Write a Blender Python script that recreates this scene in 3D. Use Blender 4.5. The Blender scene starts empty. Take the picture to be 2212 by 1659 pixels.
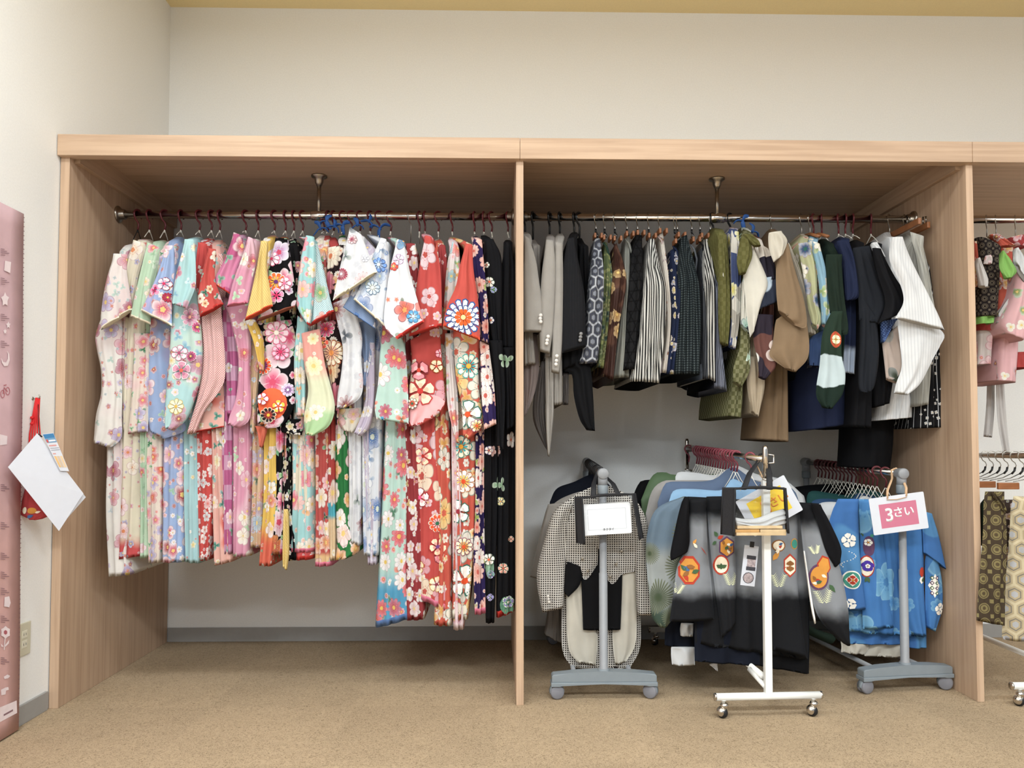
import bpy, bmesh, math, random
from mathutils import Vector, Matrix, Euler, noise
from mathutils.bvhtree import BVHTree
sc = bpy.context.scene
C = sc.collection
PI = math.pi

# ------------------------------------------------------------------ camera
F = 1661.0                       # focal length in pixels of the 2212 px wide frame
PX, PY = 1106.0, 892.0           # principal point
CAM = Vector((0.0, -2.75, 0.929))
ROT = Euler((math.radians(92.16), 0, math.radians(-1.2)), 'XYZ').to_matrix()
cd = bpy.data.cameras.new('camera'); cam = bpy.data.objects.new('camera', cd); C.objects.link(cam)
cam.location = CAM; cam.rotation_euler = ROT.to_euler()
cd.sensor_width = 36; cd.lens = F / 2212 * 36; cd.shift_y = (PY - 829.5) / 2212
cd.clip_start = 0.05
sc.camera = cam

# ------------------------------------------------------------------ light
sc.view_settings.view_transform = 'Standard'
sc.view_settings.look = 'None'
sc.view_settings.gamma = 1.0
sc.view_settings.use_curve_mapping = False
sc.view_settings.exposure = 0.22
w = bpy.data.worlds.new('room_ambient'); sc.world = w; w.use_nodes = True
bg = w.node_tree.nodes['Background']
bg.inputs[0].default_value = (0.86, 0.93, 1.0, 1); bg.inputs[1].default_value = 0.50

def area(name, loc, sx, sy, power, col, rot=(0, 0, 0), spread=180):
    l = bpy.data.lights.new(name, 'AREA'); l.shape = 'RECTANGLE'; l.size = sx; l.size_y = sy
    l.energy = power; l.color = col; l.spread = math.radians(spread)
    o = bpy.data.objects.new(name, l); C.objects.link(o); o.location = loc; o.rotation_euler = rot
    return o
# fluorescent ceiling fittings of the hall, in rows in front of the closet
for lx, ly, pw in ((-0.95, -1.25, 24), (0.7, -1.35, 13), (2.6, -1.35, 17),
                   (-0.9, -3.6, 92), (1.3, -3.6, 86), (3.4, -3.6, 78), (0.4, -5.4, 90)):
    area('ceiling_light', (lx, ly, 2.93), 1.25, 0.32, pw, (0.87, 0.945, 1.0))

# ------------------------------------------------------------------ pixels to places
def ray(px, py):
    return ROT @ Vector(((px - PX) / F, (PY - py) / F, -1.0))
def at(px, py, Y):
    d = ray(px, py); return CAM + d * ((Y - CAM.y) / d.y)
def on_floor(px, py):
    d = ray(px, py); return CAM + d * (-CAM.z / d.z)
def on_x(px, py, X):
    d = ray(px, py); return CAM + d * ((X - CAM.x) / d.x)

# ------------------------------------------------------------------ objects
def mesh_obj(name, bm, mats, parent=None, smooth=True, normals=True):
    if normals: bmesh.ops.recalc_face_normals(bm, faces=bm.faces[:])
    me = bpy.data.meshes.new(name); bm.to_mesh(me); bm.free()
    if not isinstance(mats, (list, tuple)): mats = [mats]
    for m in mats: me.materials.append(m)
    if smooth:
        for p in me.polygons: p.use_smooth = True
    o = bpy.data.objects.new(name, me); C.objects.link(o)
    if parent is not None:
        o.parent = parent
        o.matrix_parent_inverse = Matrix.Translation(-Vector(parent.location))
    return o
def tag(o, label=None, cat=None, group=None, kind=None):
    if label: o['label'] = label
    if cat: o['category'] = cat
    if group: o['group'] = group
    if kind: o['kind'] = kind
    return o
def thing(name, loc, label, cat, group=None):
    o = bpy.data.objects.new(name, None); C.objects.link(o); o.location = loc
    o.empty_display_size = 0.05
    return tag(o, label, cat, group)
def copy_tree(o, parent=None):
    c = o.copy(); C.objects.link(c)
    if parent is not None:
        c.parent = parent; c.matrix_parent_inverse = o.matrix_parent_inverse.copy()
    for ch in list(o.children): copy_tree(ch, c)
    return c

def add_box(bm, x0, x1, y0, y1, z0, z1, mi=0, bev=0.0):
    vs = [bm.verts.new((x, y, z)) for x in (x0, x1) for y in (y0, y1) for z in (z0, z1)]
    fs = []
    for q in ((0, 1, 3, 2), (4, 6, 7, 5), (0, 4, 5, 1), (2, 3, 7, 6), (0, 2, 6, 4), (1, 5, 7, 3)):
        f = bm.faces.new([vs[i] for i in q]); f.material_index = mi; fs.append(f)
    if bev > 0:
        es = list({e for f in fs for e in f.edges})
        r = bmesh.ops.bevel(bm, geom=es, offset=bev, segments=2, affect='EDGES', profile=0.6)
        for f in r['faces']: f.material_index = mi
    return vs
def box_obj(name, x0, x1, y0, y1, z0, z1, m, parent=None, bev=0.0):
    bm = bmesh.new(); add_box(bm, x0, x1, y0, y1, z0, z1, 0, bev)
    o = mesh_obj(name, bm, m, parent, smooth=False)
    return o
def add_tube(bm, pts, r, seg=8, closed=False, mi=0, flat=None):
    pts = [Vector(p) for p in pts]; n = len(pts); rings = []
    up = Vector((0, 0, 1)); prev = None
    for i, p in enumerate(pts):
        a = pts[(i - 1) % n] if (i > 0 or closed) else p
        b = pts[(i + 1) % n] if (i < n - 1 or closed) else p
        t = (b - a); t = t.normalized() if t.length > 1e-9 else Vector((0, 0, 1))
        if prev is None:
            u = t.cross(up)
            if u.length < 0.05: u = t.cross(Vector((1, 0, 0)))
        else:
            u = prev - t * prev.dot(t)
            if u.length < 1e-6: u = t.cross(up)
        u.normalize(); v = t.cross(u); prev = u
        rr = r[i] if isinstance(r, (list, tuple)) else r
        fx = flat if flat else 1.0
        rings.append([bm.verts.new(p + (u * math.cos(2 * PI * k / seg) + v * fx * math.sin(2 * PI * k / seg)) * rr) for k in range(seg)])
    for i in range(n if closed else n - 1):
        A, B = rings[i], rings[(i + 1) % n]
        for k in range(seg):
            f = bm.faces.new((A[k], A[(k + 1) % seg], B[(k + 1) % seg], B[k])); f.material_index = mi
    if not closed:
        for R in (rings[0], rings[-1]):
            f = bm.faces.new(R); f.material_index = mi
def tube_obj(name, pts, r, m, parent=None, seg=10, closed=False, flat=None):
    bm = bmesh.new(); add_tube(bm, pts, r, seg, closed, 0, flat); return mesh_obj(name, bm, m, parent)
def add_lathe(bm, prof, c, axis='z', seg=24, mi=0):
    rings = []
    for r, h in prof:
        ring = []
        for k in range(seg):
            a = 2 * PI * k / seg; x, y = r * math.cos(a), r * math.sin(a)
            p = {'z': (x, y, h), 'y': (x, h, y), 'x': (h, x, y)}[axis]
            ring.append(bm.verts.new(Vector(c) + Vector(p)))
        rings.append(ring)
    for A, B in zip(rings, rings[1:]):
        for k in range(seg):
            f = bm.faces.new((A[k], A[(k + 1) % seg], B[(k + 1) % seg], B[k])); f.material_index = mi
    for R in (rings[0], rings[-1]):
        f = bm.faces.new(R); f.material_index = mi
def lathe_obj(name, prof, c, axis, m, parent=None, seg=24):
    bm = bmesh.new(); add_lathe(bm, prof, c, axis, seg); return mesh_obj(name, bm, m, parent)
def prism_obj(name, poly, y0, y1, m, parent=None, bev=0.0, tf=None):
    """polygon in x,z given thickness from y0 to y1"""
    bm = bmesh.new()
    a = [bm.verts.new((x, y0, z)) for x, z in poly]; b = [bm.verts.new((x, y1, z)) for x, z in poly]
    n = len(poly)
    bm.faces.new(a); bm.faces.new(b[::-1])
    for i in range(n): bm.faces.new((a[i], b[i], b[(i + 1) % n], a[(i + 1) % n]))
    if bev:
        bmesh.ops.bevel(bm, geom=bm.edges[:], offset=bev, segments=2, affect='EDGES', profile=0.6)
    if tf is not None: bmesh.ops.transform(bm, matrix=tf, verts=bm.verts[:])
    return mesh_obj(name, bm, m, parent, smooth=False)

# ------------------------------------------------------------------ materials
def lin(h):
    if isinstance(h, (tuple, list)): return (*h[:3], 1)
    h = h.lstrip('#'); o = []
    for i in (0, 2, 4):
        c = int(h[i:i + 2], 16) / 255
        o.append(c / 12.92 if c <= 0.04045 else ((c + 0.055) / 1.055) ** 2.4)
    return (*o, 1)
class N:
    """small helper round one node tree"""
    def __init__(s, nt): s.nt = nt
    def node(s, t, **kw):
        n = s.nt.nodes.new(t)
        for k, v in kw.items(): setattr(n, k, v)
        return n
    def put(s, sock, v):
        if v is None: return
        if isinstance(v, bpy.types.NodeSocket): s.nt.links.new(v, sock)
        else:
            if sock.type == 'RGBA' and isinstance(v, str): v = lin(v)
            sock.default_value = v
    def math(s, op, a, b=None, c=None, clamp=False):
        n = s.node('ShaderNodeMath', operation=op); n.use_clamp = clamp
        s.put(n.inputs[0], a); s.put(n.inputs[1], b); s.put(n.inputs[2], c); return n.outputs[0]
    def mix(s, f, a, b, mode='MIX'):
        n = s.node('ShaderNodeMix', data_type='RGBA', blend_type=mode)
        s.put(n.inputs[0], f); s.put(n.inputs[6], a); s.put(n.inputs[7], b); return n.outputs[2]
    def ramp(s, v, a, b, c=0.0, d=1.0, smooth=True):
        n = s.node('ShaderNodeMapRange'); n.interpolation_type = 'SMOOTHSTEP' if smooth else 'LINEAR'
        s.put(n.inputs[0], v); s.put(n.inputs[1], a); s.put(n.inputs[2], b); s.put(n.inputs[3], c); s.put(n.inputs[4], d)
        return n.outputs[0]
    def xyz(s, v):
        n = s.node('ShaderNodeSeparateXYZ'); s.put(n.inputs[0], v); return n.outputs
    def vec(s, x, y, z=0.0):
        n = s.node('ShaderNodeCombineXYZ'); s.put(n.inputs[0], x); s.put(n.inputs[1], y); s.put(n.inputs[2], z); return n.outputs[0]
    def vm(s, op, a, b=None, sc=None):
        n = s.node('ShaderNodeVectorMath', operation=op); s.put(n.inputs[0], a); s.put(n.inputs[1], b)
        if sc is not None: s.put(n.inputs['Scale'], sc)
        return n.outputs[0]
def new_mat(name, rough=0.7, metal=0.0, spec=0.3, sheen=0.0):
    m = bpy.data.materials.new(name); m.use_nodes = True; nt = m.node_tree
    b = nt.nodes['Principled BSDF']
    b.inputs['Roughness'].default_value = rough; b.inputs['Metallic'].default_value = metal
    b.inputs['Specular IOR Level'].default_value = spec
    if sheen:
        b.inputs['Sheen Weight'].default_value = sheen; b.inputs['Sheen Roughness'].default_value = 0.5
    return m, N(nt), b
_plain = {}
def plain(name, col, rough=0.6, metal=0.0, spec=0.4, var=0.04, scale=40.0, bump=0.0, sheen=0.0):
    key = (name,)
    if key in _plain: return _plain[key]
    m, n, b = new_mat(name, rough, metal, spec, sheen)
    tc = n.node('ShaderNodeTexCoord')
    no = n.node('ShaderNodeTexNoise'); no.inputs['Scale'].default_value = scale; no.inputs['Detail'].default_value = 4
    n.put(no.inputs['Vector'], tc.outputs['Object'])
    f = n.ramp(no.outputs[0], 0.3, 0.7, 1 - var, 1 + var)
    c = n.vm('SCALE', lin(col)[:3] if not isinstance(col, bpy.types.NodeSocket) else col, None, f)
    n.put(b.inputs['Base Color'], c)
    if bump:
        bp = n.node('ShaderNodeBump'); bp.inputs['Strength'].default_value = bump; bp.inputs['Distance'].default_value = 0.002
        n.put(bp.inputs['Height'], no.outputs[0]); n.put(b.inputs['Normal'], bp.outputs[0])
    _plain[key] = m
    return m

# ---- node group: scattered blossoms -------------------------------------------------
G = bpy.data.node_groups.new('blossom_scatter', 'ShaderNodeTree')
for nm, ty, df in (('Vector', 'NodeSocketVector', None), ('Base', 'NodeSocketColor', None), ('Scale', 'NodeSocketFloat', 18), ('Seed', 'NodeSocketFloat', 0),
                   ('Size', 'NodeSocketFloat', .46), ('Petals', 'NodeSocketFloat', 5), ('Notch', 'NodeSocketFloat', .35), ('Pow', 'NodeSocketFloat', .6), ('Density', 'NodeSocketFloat', .7),
                   ('A', 'NodeSocketColor', None), ('B', 'NodeSocketColor', None), ('D', 'NodeSocketColor', None),
                   ('Tip', 'NodeSocketColor', None), ('TipMix', 'NodeSocketFloat', .5), ('Core', 'NodeSocketColor', None), ('Edge', 'NodeSocketColor', None), ('EdgeMix', 'NodeSocketFloat', .6)):
    s_ = G.interface.new_socket(nm, in_out='INPUT', socket_type=ty)
    if df is not None: s_.default_value = df
G.interface.new_socket('Color', in_out='OUTPUT', socket_type='NodeSocketColor')
def _build_group():
    n = N(G); gi = n.node('NodeGroupInput').outputs; go = n.node('NodeGroupOutput')
    v = n.vm('SCALE', gi['Vector'], None, gi['Scale'])
    v = n.vm('ADD', v, n.vec(gi['Seed'], n.math('MULTIPLY', gi['Seed'], 1.7)))
    # gentle warp so nothing looks stamped
    vo = n.node('ShaderNodeTexVoronoi', voronoi_dimensions='2D'); vo.inputs['Scale'].default_value = 1; vo.inputs['Randomness'].default_value = .78
    n.put(vo.inputs['Vector'], v)
    d = n.vm('SUBTRACT', v, vo.outputs['Position']); X, Yy, _ = n.xyz(d)
    sp = n.node('ShaderNodeSeparateColor'); n.put(sp.inputs[0], vo.outputs['Color']); cr, cg, cb = sp.outputs[:3]
    r = n.math('SQRT', n.math('ADD', n.math('MULTIPLY', X, X), n.math('MULTIPLY', Yy, Yy)))
    th = n.math('ADD', n.math('ARCTAN2', Yy, X), n.math('MULTIPLY', cr, 6.283))
    k = n.math('ABSOLUTE', n.math('COSINE', n.math('MULTIPLY', n.math('MULTIPLY', th, gi['Petals']), 0.5)))
    prof = n.math('ADD', n.math('SUBTRACT', 1.0, gi['Notch']), n.math('MULTIPLY', gi['Notch'], n.math('POWER', k, gi['Pow'])))
    R = n.math('MULTIPLY', n.math('MULTIPLY', gi['Size'], n.math('MULTIPLY_ADD', cg, 0.5, 0.55)), prof)
    rn = n.math('DIVIDE', r, R)
    mask = n.math('MULTIPLY', n.ramp(rn, 1.0, 0.93), n.math('LESS_THAN', cb, gi['Density']))
    h = n.math('FRACT', n.math('MULTIPLY', cr, 7.31))
    col = n.mix(n.math('GREATER_THAN', h, 0.4), gi['A'], gi['B']); col = n.mix(n.math('GREATER_THAN', h, 0.75), col, gi['D'])
    tipf = n.math('MULTIPLY', n.ramp(rn, 0.25, 0.95), gi['TipMix'])
    pet = n.mix(tipf, col, gi['Tip'])
    ln = n.math('MULTIPLY', n.ramp(k, 0.22, 0.08), n.ramp(rn, 0.2, 0.35))
    ol = n.math('MAXIMUM', ln, n.ramp(rn, 0.86, 0.92))
    pet = n.mix(n.math('MULTIPLY', ol, gi['EdgeMix']), pet, gi['Edge'])
    pet = n.mix(n.ramp(rn, 0.26, 0.2), pet, gi['Core'])
    # stamens
    st = n.math('MULTIPLY', n.math('LESS_THAN', n.math('ABSOLUTE', n.math('SUBTRACT', rn, 0.4)), 0.035), n.math('GREATER_THAN', n.math('COSINE', n.math('MULTIPLY', th, 15)), 0.3))
    pet = n.mix(n.math('MULTIPLY', st, 0.7), pet, gi['Core'])
    n.put(go.inputs['Color'], n.mix(mask, gi['Base'], pet))
_build_group()

def fabric(name, base, layers=(), zgrad=None, pattern=None, rough=0.82, sheen=0.0, bump=0.12, patch=None):
    """base colour (optional gradient along height), optional woven pattern, then blossom layers"""
    m, n, b = new_mat(name, rough, 0, 0.12, sheen)
    tc = n.node('ShaderNodeTexCoord'); uv = tc.outputs['UV']; u, v, _ = n.xyz(uv)
    col = n.mix(0.0, base, base)
    no = n.node('ShaderNodeTexNoise'); no.inputs['Scale'].default_value = 12; no.inputs['Detail'].default_value = 3; n.put(no.inputs['Vector'], uv)
    if zgrad:
        nz = n.math('MULTIPLY_ADD', no.outputs[0], 0.05, -0.025)
        vv = n.math('ADD', v, nz)
        for (z0, z1, c) in zgrad:          # colour c fades in going down from z0 to z1
            col = n.mix(n.ramp(vv, z0, z1), col, c)
    if patch:                              # soft clouds of a second colour
        c2, th_, soft, psc = patch
        pn = n.node('ShaderNodeTexNoise'); pn.inputs['Scale'].default_value = psc; pn.inputs['Detail'].default_value = 1; n.put(pn.inputs['Vector'], uv)
        col = n.mix(n.ramp(pn.outputs[0], th_, th_ + soft), col, c2)
    if pattern:
        kind = pattern[0]
        if kind == 'dots':                 # tie-dyed / woven dots: cell, radius, colour
            _, cs, rr, c2 = pattern
            s = n.vm('SCALE', n.vec(n.math('ADD', u, v), n.math('SUBTRACT', u, v)), None, 1 / cs)
            x, y, _ = n.xyz(s); fx = n.math('SUBTRACT', n.math('FRACT', x), .5); fy = n.math('SUBTRACT', n.math('FRACT', y), .5)
            q = n.math('SQRT', n.math('ADD', n.math('MULTIPLY', fx, fx), n.math('MULTIPLY', fy, fy)))
            col = n.mix(n.ramp(q, rr + .06, rr - .06), col, c2)
        elif kind == 'grid':               # houndstooth-like small check: cell, duty, colour
            cs, du, c2 = pattern[1:4]
            x = n.math('FRACT', n.math('MULTIPLY', u, 1 / cs)); y = n.math('FRACT', n.math('MULTIPLY', v, 1 / cs))
            col = n.mix(n.math('MULTIPLY', n.math('LESS_THAN', x, du), n.math('LESS_THAN', y, du)), col, c2)
        elif kind == 'check':
            _, cs, c2 = pattern
            x = n.math('FRACT', n.math('MULTIPLY', u, .5 / cs)); y = n.math('FRACT', n.math('MULTIPLY', v, .5 / cs))
            e = n.math('COMPARE', n.math('GREATER_THAN', x, .5), n.math('GREATER_THAN', y, .5), .1)
            col = n.mix(e, col, c2)
        elif kind == 'stripes':            # vertical: pitch, duty, colour
            cs, du, c2 = pattern[1:4]
            x = n.math('FRACT', n.math('MULTIPLY_ADD', u, 1 / cs, n.math('MULTIPLY', no.outputs[0], .06)))
            col = n.mix(n.math('LESS_THAN', x, du), col, c2)
        elif kind == 'diag':
            cs, du, c2 = pattern[1:4]
            x = n.math('FRACT', n.math('MULTIPLY', n.math('ADD', u, n.math('MULTIPLY', v, pattern[4] if len(pattern) > 4 else .8)), 1 / cs))
            col = n.mix(n.math('LESS_THAN', x, du), col, c2)
        elif kind == 'hex':                # hexagon lattice: cell, line colour, inner ring colour, core colour
            _, cs, c2, c3, c4 = pattern
            s = n.vm('SCALE', n.vec(u, v), None, 1 / cs); x, y, _ = n.xyz(s)
            def hexd(ox, oy):
                hx = n.math('SUBTRACT', n.math('MODULO', n.math('ADD', n.math('ADD', x, 200.0), ox), 1.0), .5)
                hy = n.math('SUBTRACT', n.math('MODULO', n.math('ADD', n.math('ADD', y, 173.205 * 2), oy), 1.7320508), .8660254)
                ax, ay = n.math('ABSOLUTE', hx), n.math('ABSOLUTE', hy)
                return n.math('MAXIMUM', ax, n.math('ADD', n.math('MULTIPLY', ax, .5), n.math('MULTIPLY', ay, .8660254)))
            hd = n.math('MINIMUM', hexd(0, 0), hexd(.5, .8660254))
            col = n.mix(n.math('GREATER_THAN', hd, .43), col, c2)
            col = n.mix(n.math('COMPARE', hd, .30, .03), col, c3)
            col = n.mix(n.math('LESS_THAN', hd, .17), col, c4)
        elif kind == 'scale':              # rows of small knots: cell, colour, colour 2
            _, cs, c2, c3 = pattern
            x = n.math('MULTIPLY', u, 1 / cs); y = n.math('MULTIPLY', v, 1.6 / cs)
            fx = n.math('SUBTRACT', n.math('FRACT', x), .5); fy = n.math('FRACT', n.math('ADD', y, n.math('MULTIPLY', n.math('ABSOLUTE', fx), 1.2)))
            col = n.mix(n.math('LESS_THAN', fy, .35), col, c2)
            col = n.mix(n.math('MULTIPLY', n.math('LESS_THAN', n.math('ABSOLUTE', fx), .14), n.math('GREATER_THAN', fy, .5)), col, c3)
        elif kind == 'medal':              # rows of round medallions between small squares
            _, cs, c2, c3 = pattern
            x = n.math('FRACT', n.math('MULTIPLY', u, 1 / cs)); y = n.math('FRACT', n.math('MULTIPLY', v, 1 / cs))
            fx = n.math('SUBTRACT', x, .5); fy = n.math('SUBTRACT', y, .5)
            q = n.math('SQRT', n.math('ADD', n.math('MULTIPLY', fx, fx), n.math('MULTIPLY', fy, fy)))
            col = n.mix(n.math('LESS_THAN', q, .36), col, c2); col = n.mix(n.math('COMPARE', q, .27, .03), col, c3); col = n.mix(n.math('LESS_THAN', q, .12), col, c3)
            mx = n.math('MINIMUM', n.math('ABSOLUTE', fx), 9.0); gx = n.math('SUBTRACT', .5, n.math('ABSOLUTE', fx)); gy = n.math('SUBTRACT', .5, n.math('ABSOLUTE', fy))
            col = n.mix(n.math('LESS_THAN', n.math('MAXIMUM', gx, gy), .13), col, c2)
        elif kind == 'marble':             # swirling abstract print
            _, sc_, c2, c3 = pattern
            wv = n.node('ShaderNodeTexVoronoi', voronoi_dimensions='2D'); wv.inputs['Scale'].default_value = sc_; n.put(wv.inputs['Vector'], uv)
            spc = n.node('ShaderNodeSeparateColor'); n.put(spc.inputs[0], wv.outputs['Color'])
            col = n.mix(n.math('GREATER_THAN', spc.outputs[0], .45), col, c2); col = n.mix(n.math('GREATER_THAN', spc.outputs[1], .62), col, c3)
        elif kind == 'relief':             # triangular quilted relief
            _, cs, c2 = pattern
            x = n.math('MULTIPLY', u, 1 / cs); y = n.math('MULTIPLY', v, 1 / cs)
            a1 = n.math('ABSOLUTE', n.math('SUBTRACT', n.math('FRACT', n.math('ADD', x, n.math('MULTIPLY', y, .577))), .5))
            a2 = n.math('ABSOLUTE', n.math('SUBTRACT', n.math('FRACT', n.math('SUBTRACT', x, n.math('MULTIPLY', y, .577))), .5))
            a3 = n.math('ABSOLUTE', n.math('SUBTRACT', n.math('FRACT', n.math('MULTIPLY', y, 1.155)), .5))
            mn = n.math('MINIMUM', n.math('MINIMUM', a1, a2), a3)
            col = n.mix(n.ramp(mn, .09, .03), col, c2)
    fl = [L for L in layers if L.get('EdgeMix', .5) > .3]
    if fl and pattern is None and not fl[0].get('NoFill'):             # a sprinkling of small blossoms between the large ones
        L = dict(fl[0]); L.update(Scale=L.get('Scale', 20) * 2.1, Density=L.get('Density', .5) * .42, Size=.36, TipMix=.6, EdgeMix=.3)
        layers = [L] + list(layers)
    for i, L in enumerate(layers):
        L = dict(L); L.pop('NoFill', None); L['Scale'] = L.get('Scale', 20) * .86; L['Density'] = min(1, L['Density'] * 1.25); L['Size'] = min(.6, L['Size'] * 1.12)
        g = n.node('ShaderNodeGroup'); g.node_tree = G
        n.put(g.inputs['Vector'], uv); n.put(g.inputs['Base'], col)
        d = dict(Scale=20, Seed=(sum(map(ord, name)) % 97) * 1.37 + i * 11.3, Size=.5, Petals=5, Notch=.35, Density=.7, A='#ffffff', B=None, D=None,
                 Tip='#ffffff', TipMix=.5, Core='#f4d27a', Edge='#b03050', EdgeMix=.5)
        d.update(L)
        if d['B'] is None: d['B'] = d['A']
        if d['D'] is None: d['D'] = d['A']
        for k, vv in d.items(): n.put(g.inputs[k], vv)
        col = g.outputs[0]
    tone = n.ramp(no.outputs[0], .3, .7, .70, .77)
    hs = n.node('ShaderNodeHueSaturation'); hs.inputs['Saturation'].default_value = .88; n.put(hs.inputs['Color'], col)
    col = n.vm('SCALE', hs.outputs[0], None, tone)
    n.put(b.inputs['Base Color'], col)
    fine = n.node('ShaderNodeTexNoise'); fine.inputs['Scale'].default_value = 260; fine.inputs['Detail'].default_value = 2; n.put(fine.inputs['Vector'], uv)
    hgt = n.math('MULTIPLY_ADD', no.outputs[0], 3.0, n.math('MULTIPLY', fine.outputs[0], .5))
    bp = n.node('ShaderNodeBump'); bp.inputs['Strength'].default_value = bump; bp.inputs['Distance'].default_value = .004
    n.put(bp.inputs['Height'], hgt); n.put(b.inputs['Normal'], bp.outputs[0])
    return m

# ------------------------------------------------------------------ draped cloth
def P(s): return [tuple(float(a) for a in q.split(',')) for q in s.split()]
def resample(pts, n):
    """Catmull-Rom through the points, n+1 samples evenly spaced in length"""
    if len(pts) == 1: return [pts[0]] * (n + 1)
    if len(pts) == 2: fine = [tuple(pts[0][k] + (pts[1][k] - pts[0][k]) * i / 40 for k in range(2)) for i in range(41)]
    else:
        q = [tuple(2 * pts[0][k] - pts[1][k] for k in range(2))] + list(pts) + [tuple(2 * pts[-1][k] - pts[-2][k] for k in range(2))]
        fine = []
        for i in range(1, len(q) - 2):
            p0, p1, p2, p3 = q[i - 1:i + 3]
            for j in range(12):
                t = j / 12
                fine.append(tuple(0.5 * (2 * p1[k] + (p2[k] - p0[k]) * t + (2 * p0[k] - 5 * p1[k] + 4 * p2[k] - p3[k]) * t * t + (3 * p1[k] - p0[k] - 3 * p2[k] + p3[k]) * t ** 3) for k in range(2)))
        fine.append(tuple(pts[-1]))
    L = [0.0]
    for a, b in zip(fine, fine[1:]): L.append(L[-1] + math.hypot(b[0] - a[0], b[1] - a[1]))
    out = []; j = 0
    for i in range(n + 1):
        t = L[-1] * i / n
        while j < len(fine) - 2 and L[j + 1] < t: j += 1
        d = L[j + 1] - L[j]; f = 0 if d < 1e-9 else (t - L[j]) / d
        out.append(tuple(fine[j][k] + (fine[j + 1][k] - fine[j][k]) * f for k in range(2)))
    return out

def loft(name, rows, mats, parent, folds=2.0, amp=0.006, bulge=0.35, seed=0, trim=0, nf=18, hollow=0.012, wob=0.004, decals=None, planar=False):
    """rows: (left point, right point, front y, back y); closed cloth volume with folds on the front"""
    bm = bmesh.new(); uvl = bm.loops.layers.uv.new('UVMap')
    nb = max(6, nf // 2); rings = []; us = []
    rnd = random.Random(seed); ph = rnd.random() * 6; ph2 = rnd.random() * 6
    nrow = len(rows)
    for i, (A, B, yf, yb) in enumerate(rows):
        t = i / max(1, nrow - 1)
        w_ = max(math.hypot(B[0] - A[0], B[1] - A[1]), 1e-4); r = min(w_ * bulge, (yb - yf) * .5)
        ring = []
        def P3(s, yy): return Vector((A[0] + (B[0] - A[0]) * s, yy, A[1] + (B[1] - A[1]) * s))
        def sup(s): return r * (1 - max(0.0, 1 - abs(2 * s - 1) ** 2.6) ** .5)
        fade = min(1, t * 5)
        a_ = min(amp, w_ * .22) * fade
        for k in range(nf + 1):
            s = k / nf; env = math.sin(PI * s) ** .4 if 0 < s < 1 else 0
            f = (math.sin(2 * PI * folds * s + ph + 2.2 * t) + .45 * math.sin(2 * PI * folds * 2.3 * s + ph2 - 3 * t))
            yy = yf + sup(s) + a_ * env * f
            p = P3(s, yy)
            nz = noise.noise(Vector((p.x * 9 + seed * 3.1, p.z * 5, seed * 1.7)))
            p.y += wob * nz * 2 * env
            ring.append(p)
        for k in range(nb + 1):
            s = 1 - k / nb; ring.append(P3(s, yb - sup(s)))
        rings.append([bm.verts.new(p) for p in ring]); 
        u = [0.0]
        for k in range(1, len(ring) + 1): u.append(u[-1] + (ring[k % len(ring)] - ring[k - 1]).length)
        x0 = A[0]
        us.append([x0 + q for q in u])
    n = len(rings[0])
    vz = [[0.0] * (n + 1) for _ in rings]
    for i, R in enumerate(rings):
        for k in range(n + 1): vz[i][k] = R[k % n].co.z
    for i in range(nrow - 1):
        for k in range(n):
            k2 = (k + 1) % n
            f = bm.faces.new((rings[i][k], rings[i][k2], rings[i + 1][k2], rings[i + 1][k]))
            if trim and i >= nrow - 1 - trim: f.material_index = 1
            for lp, (ii, kk) in zip(f.loops, ((i, k), (i, k + 1), (i + 1, k + 1), (i + 1, k))):
                lp[uvl].uv = (us[ii][kk], vz[ii][kk])
    if planar:
        for f in bm.faces:
            for lp in f.loops: lp[uvl].uv = (lp.vert.co.x, lp.vert.co.z)
    top = bm.faces.new(rings[0][::-1]);
    # hem: turned in a little so the bottom edge reads as cloth, not as a block
    A, B, yf, yb = rows[-1]
    inner = []
    cen = sum((v.co for v in rings[-1]), Vector()) / n
    prevc = sum((v.co for v in rings[max(0, nrow - 3)]), Vector()) / n
    up = (prevc - cen); up = up.normalized() * hollow if up.length > 1e-6 else Vector((0, 0, hollow))
    for v in rings[-1]: inner.append(bm.verts.new(v.co.lerp(cen, .12) + up))
    for k in range(n):
        f = bm.faces.new((rings[-1][k], rings[-1][(k + 1) % n], inner[(k + 1) % n], inner[k]))
        if trim: f.material_index = 1
    bm.faces.new(inner)
    for f in list(bm.faces):
        if len(f.verts) > 4:
            for lp in f.loops: lp[uvl].uv = (lp.vert.co.x, lp.vert.co.z)
    mats = list(mats) if isinstance(mats, (list, tuple)) else [mats]
    if trim and len(mats) < 2: mats.append(mats[0])
    if decals:
        bmesh.ops.recalc_face_normals(bm, faces=bm.faces[:])
        add_decals(bm, decals, mats)
    return mesh_obj(name, bm, mats, parent, normals=not decals)

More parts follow.
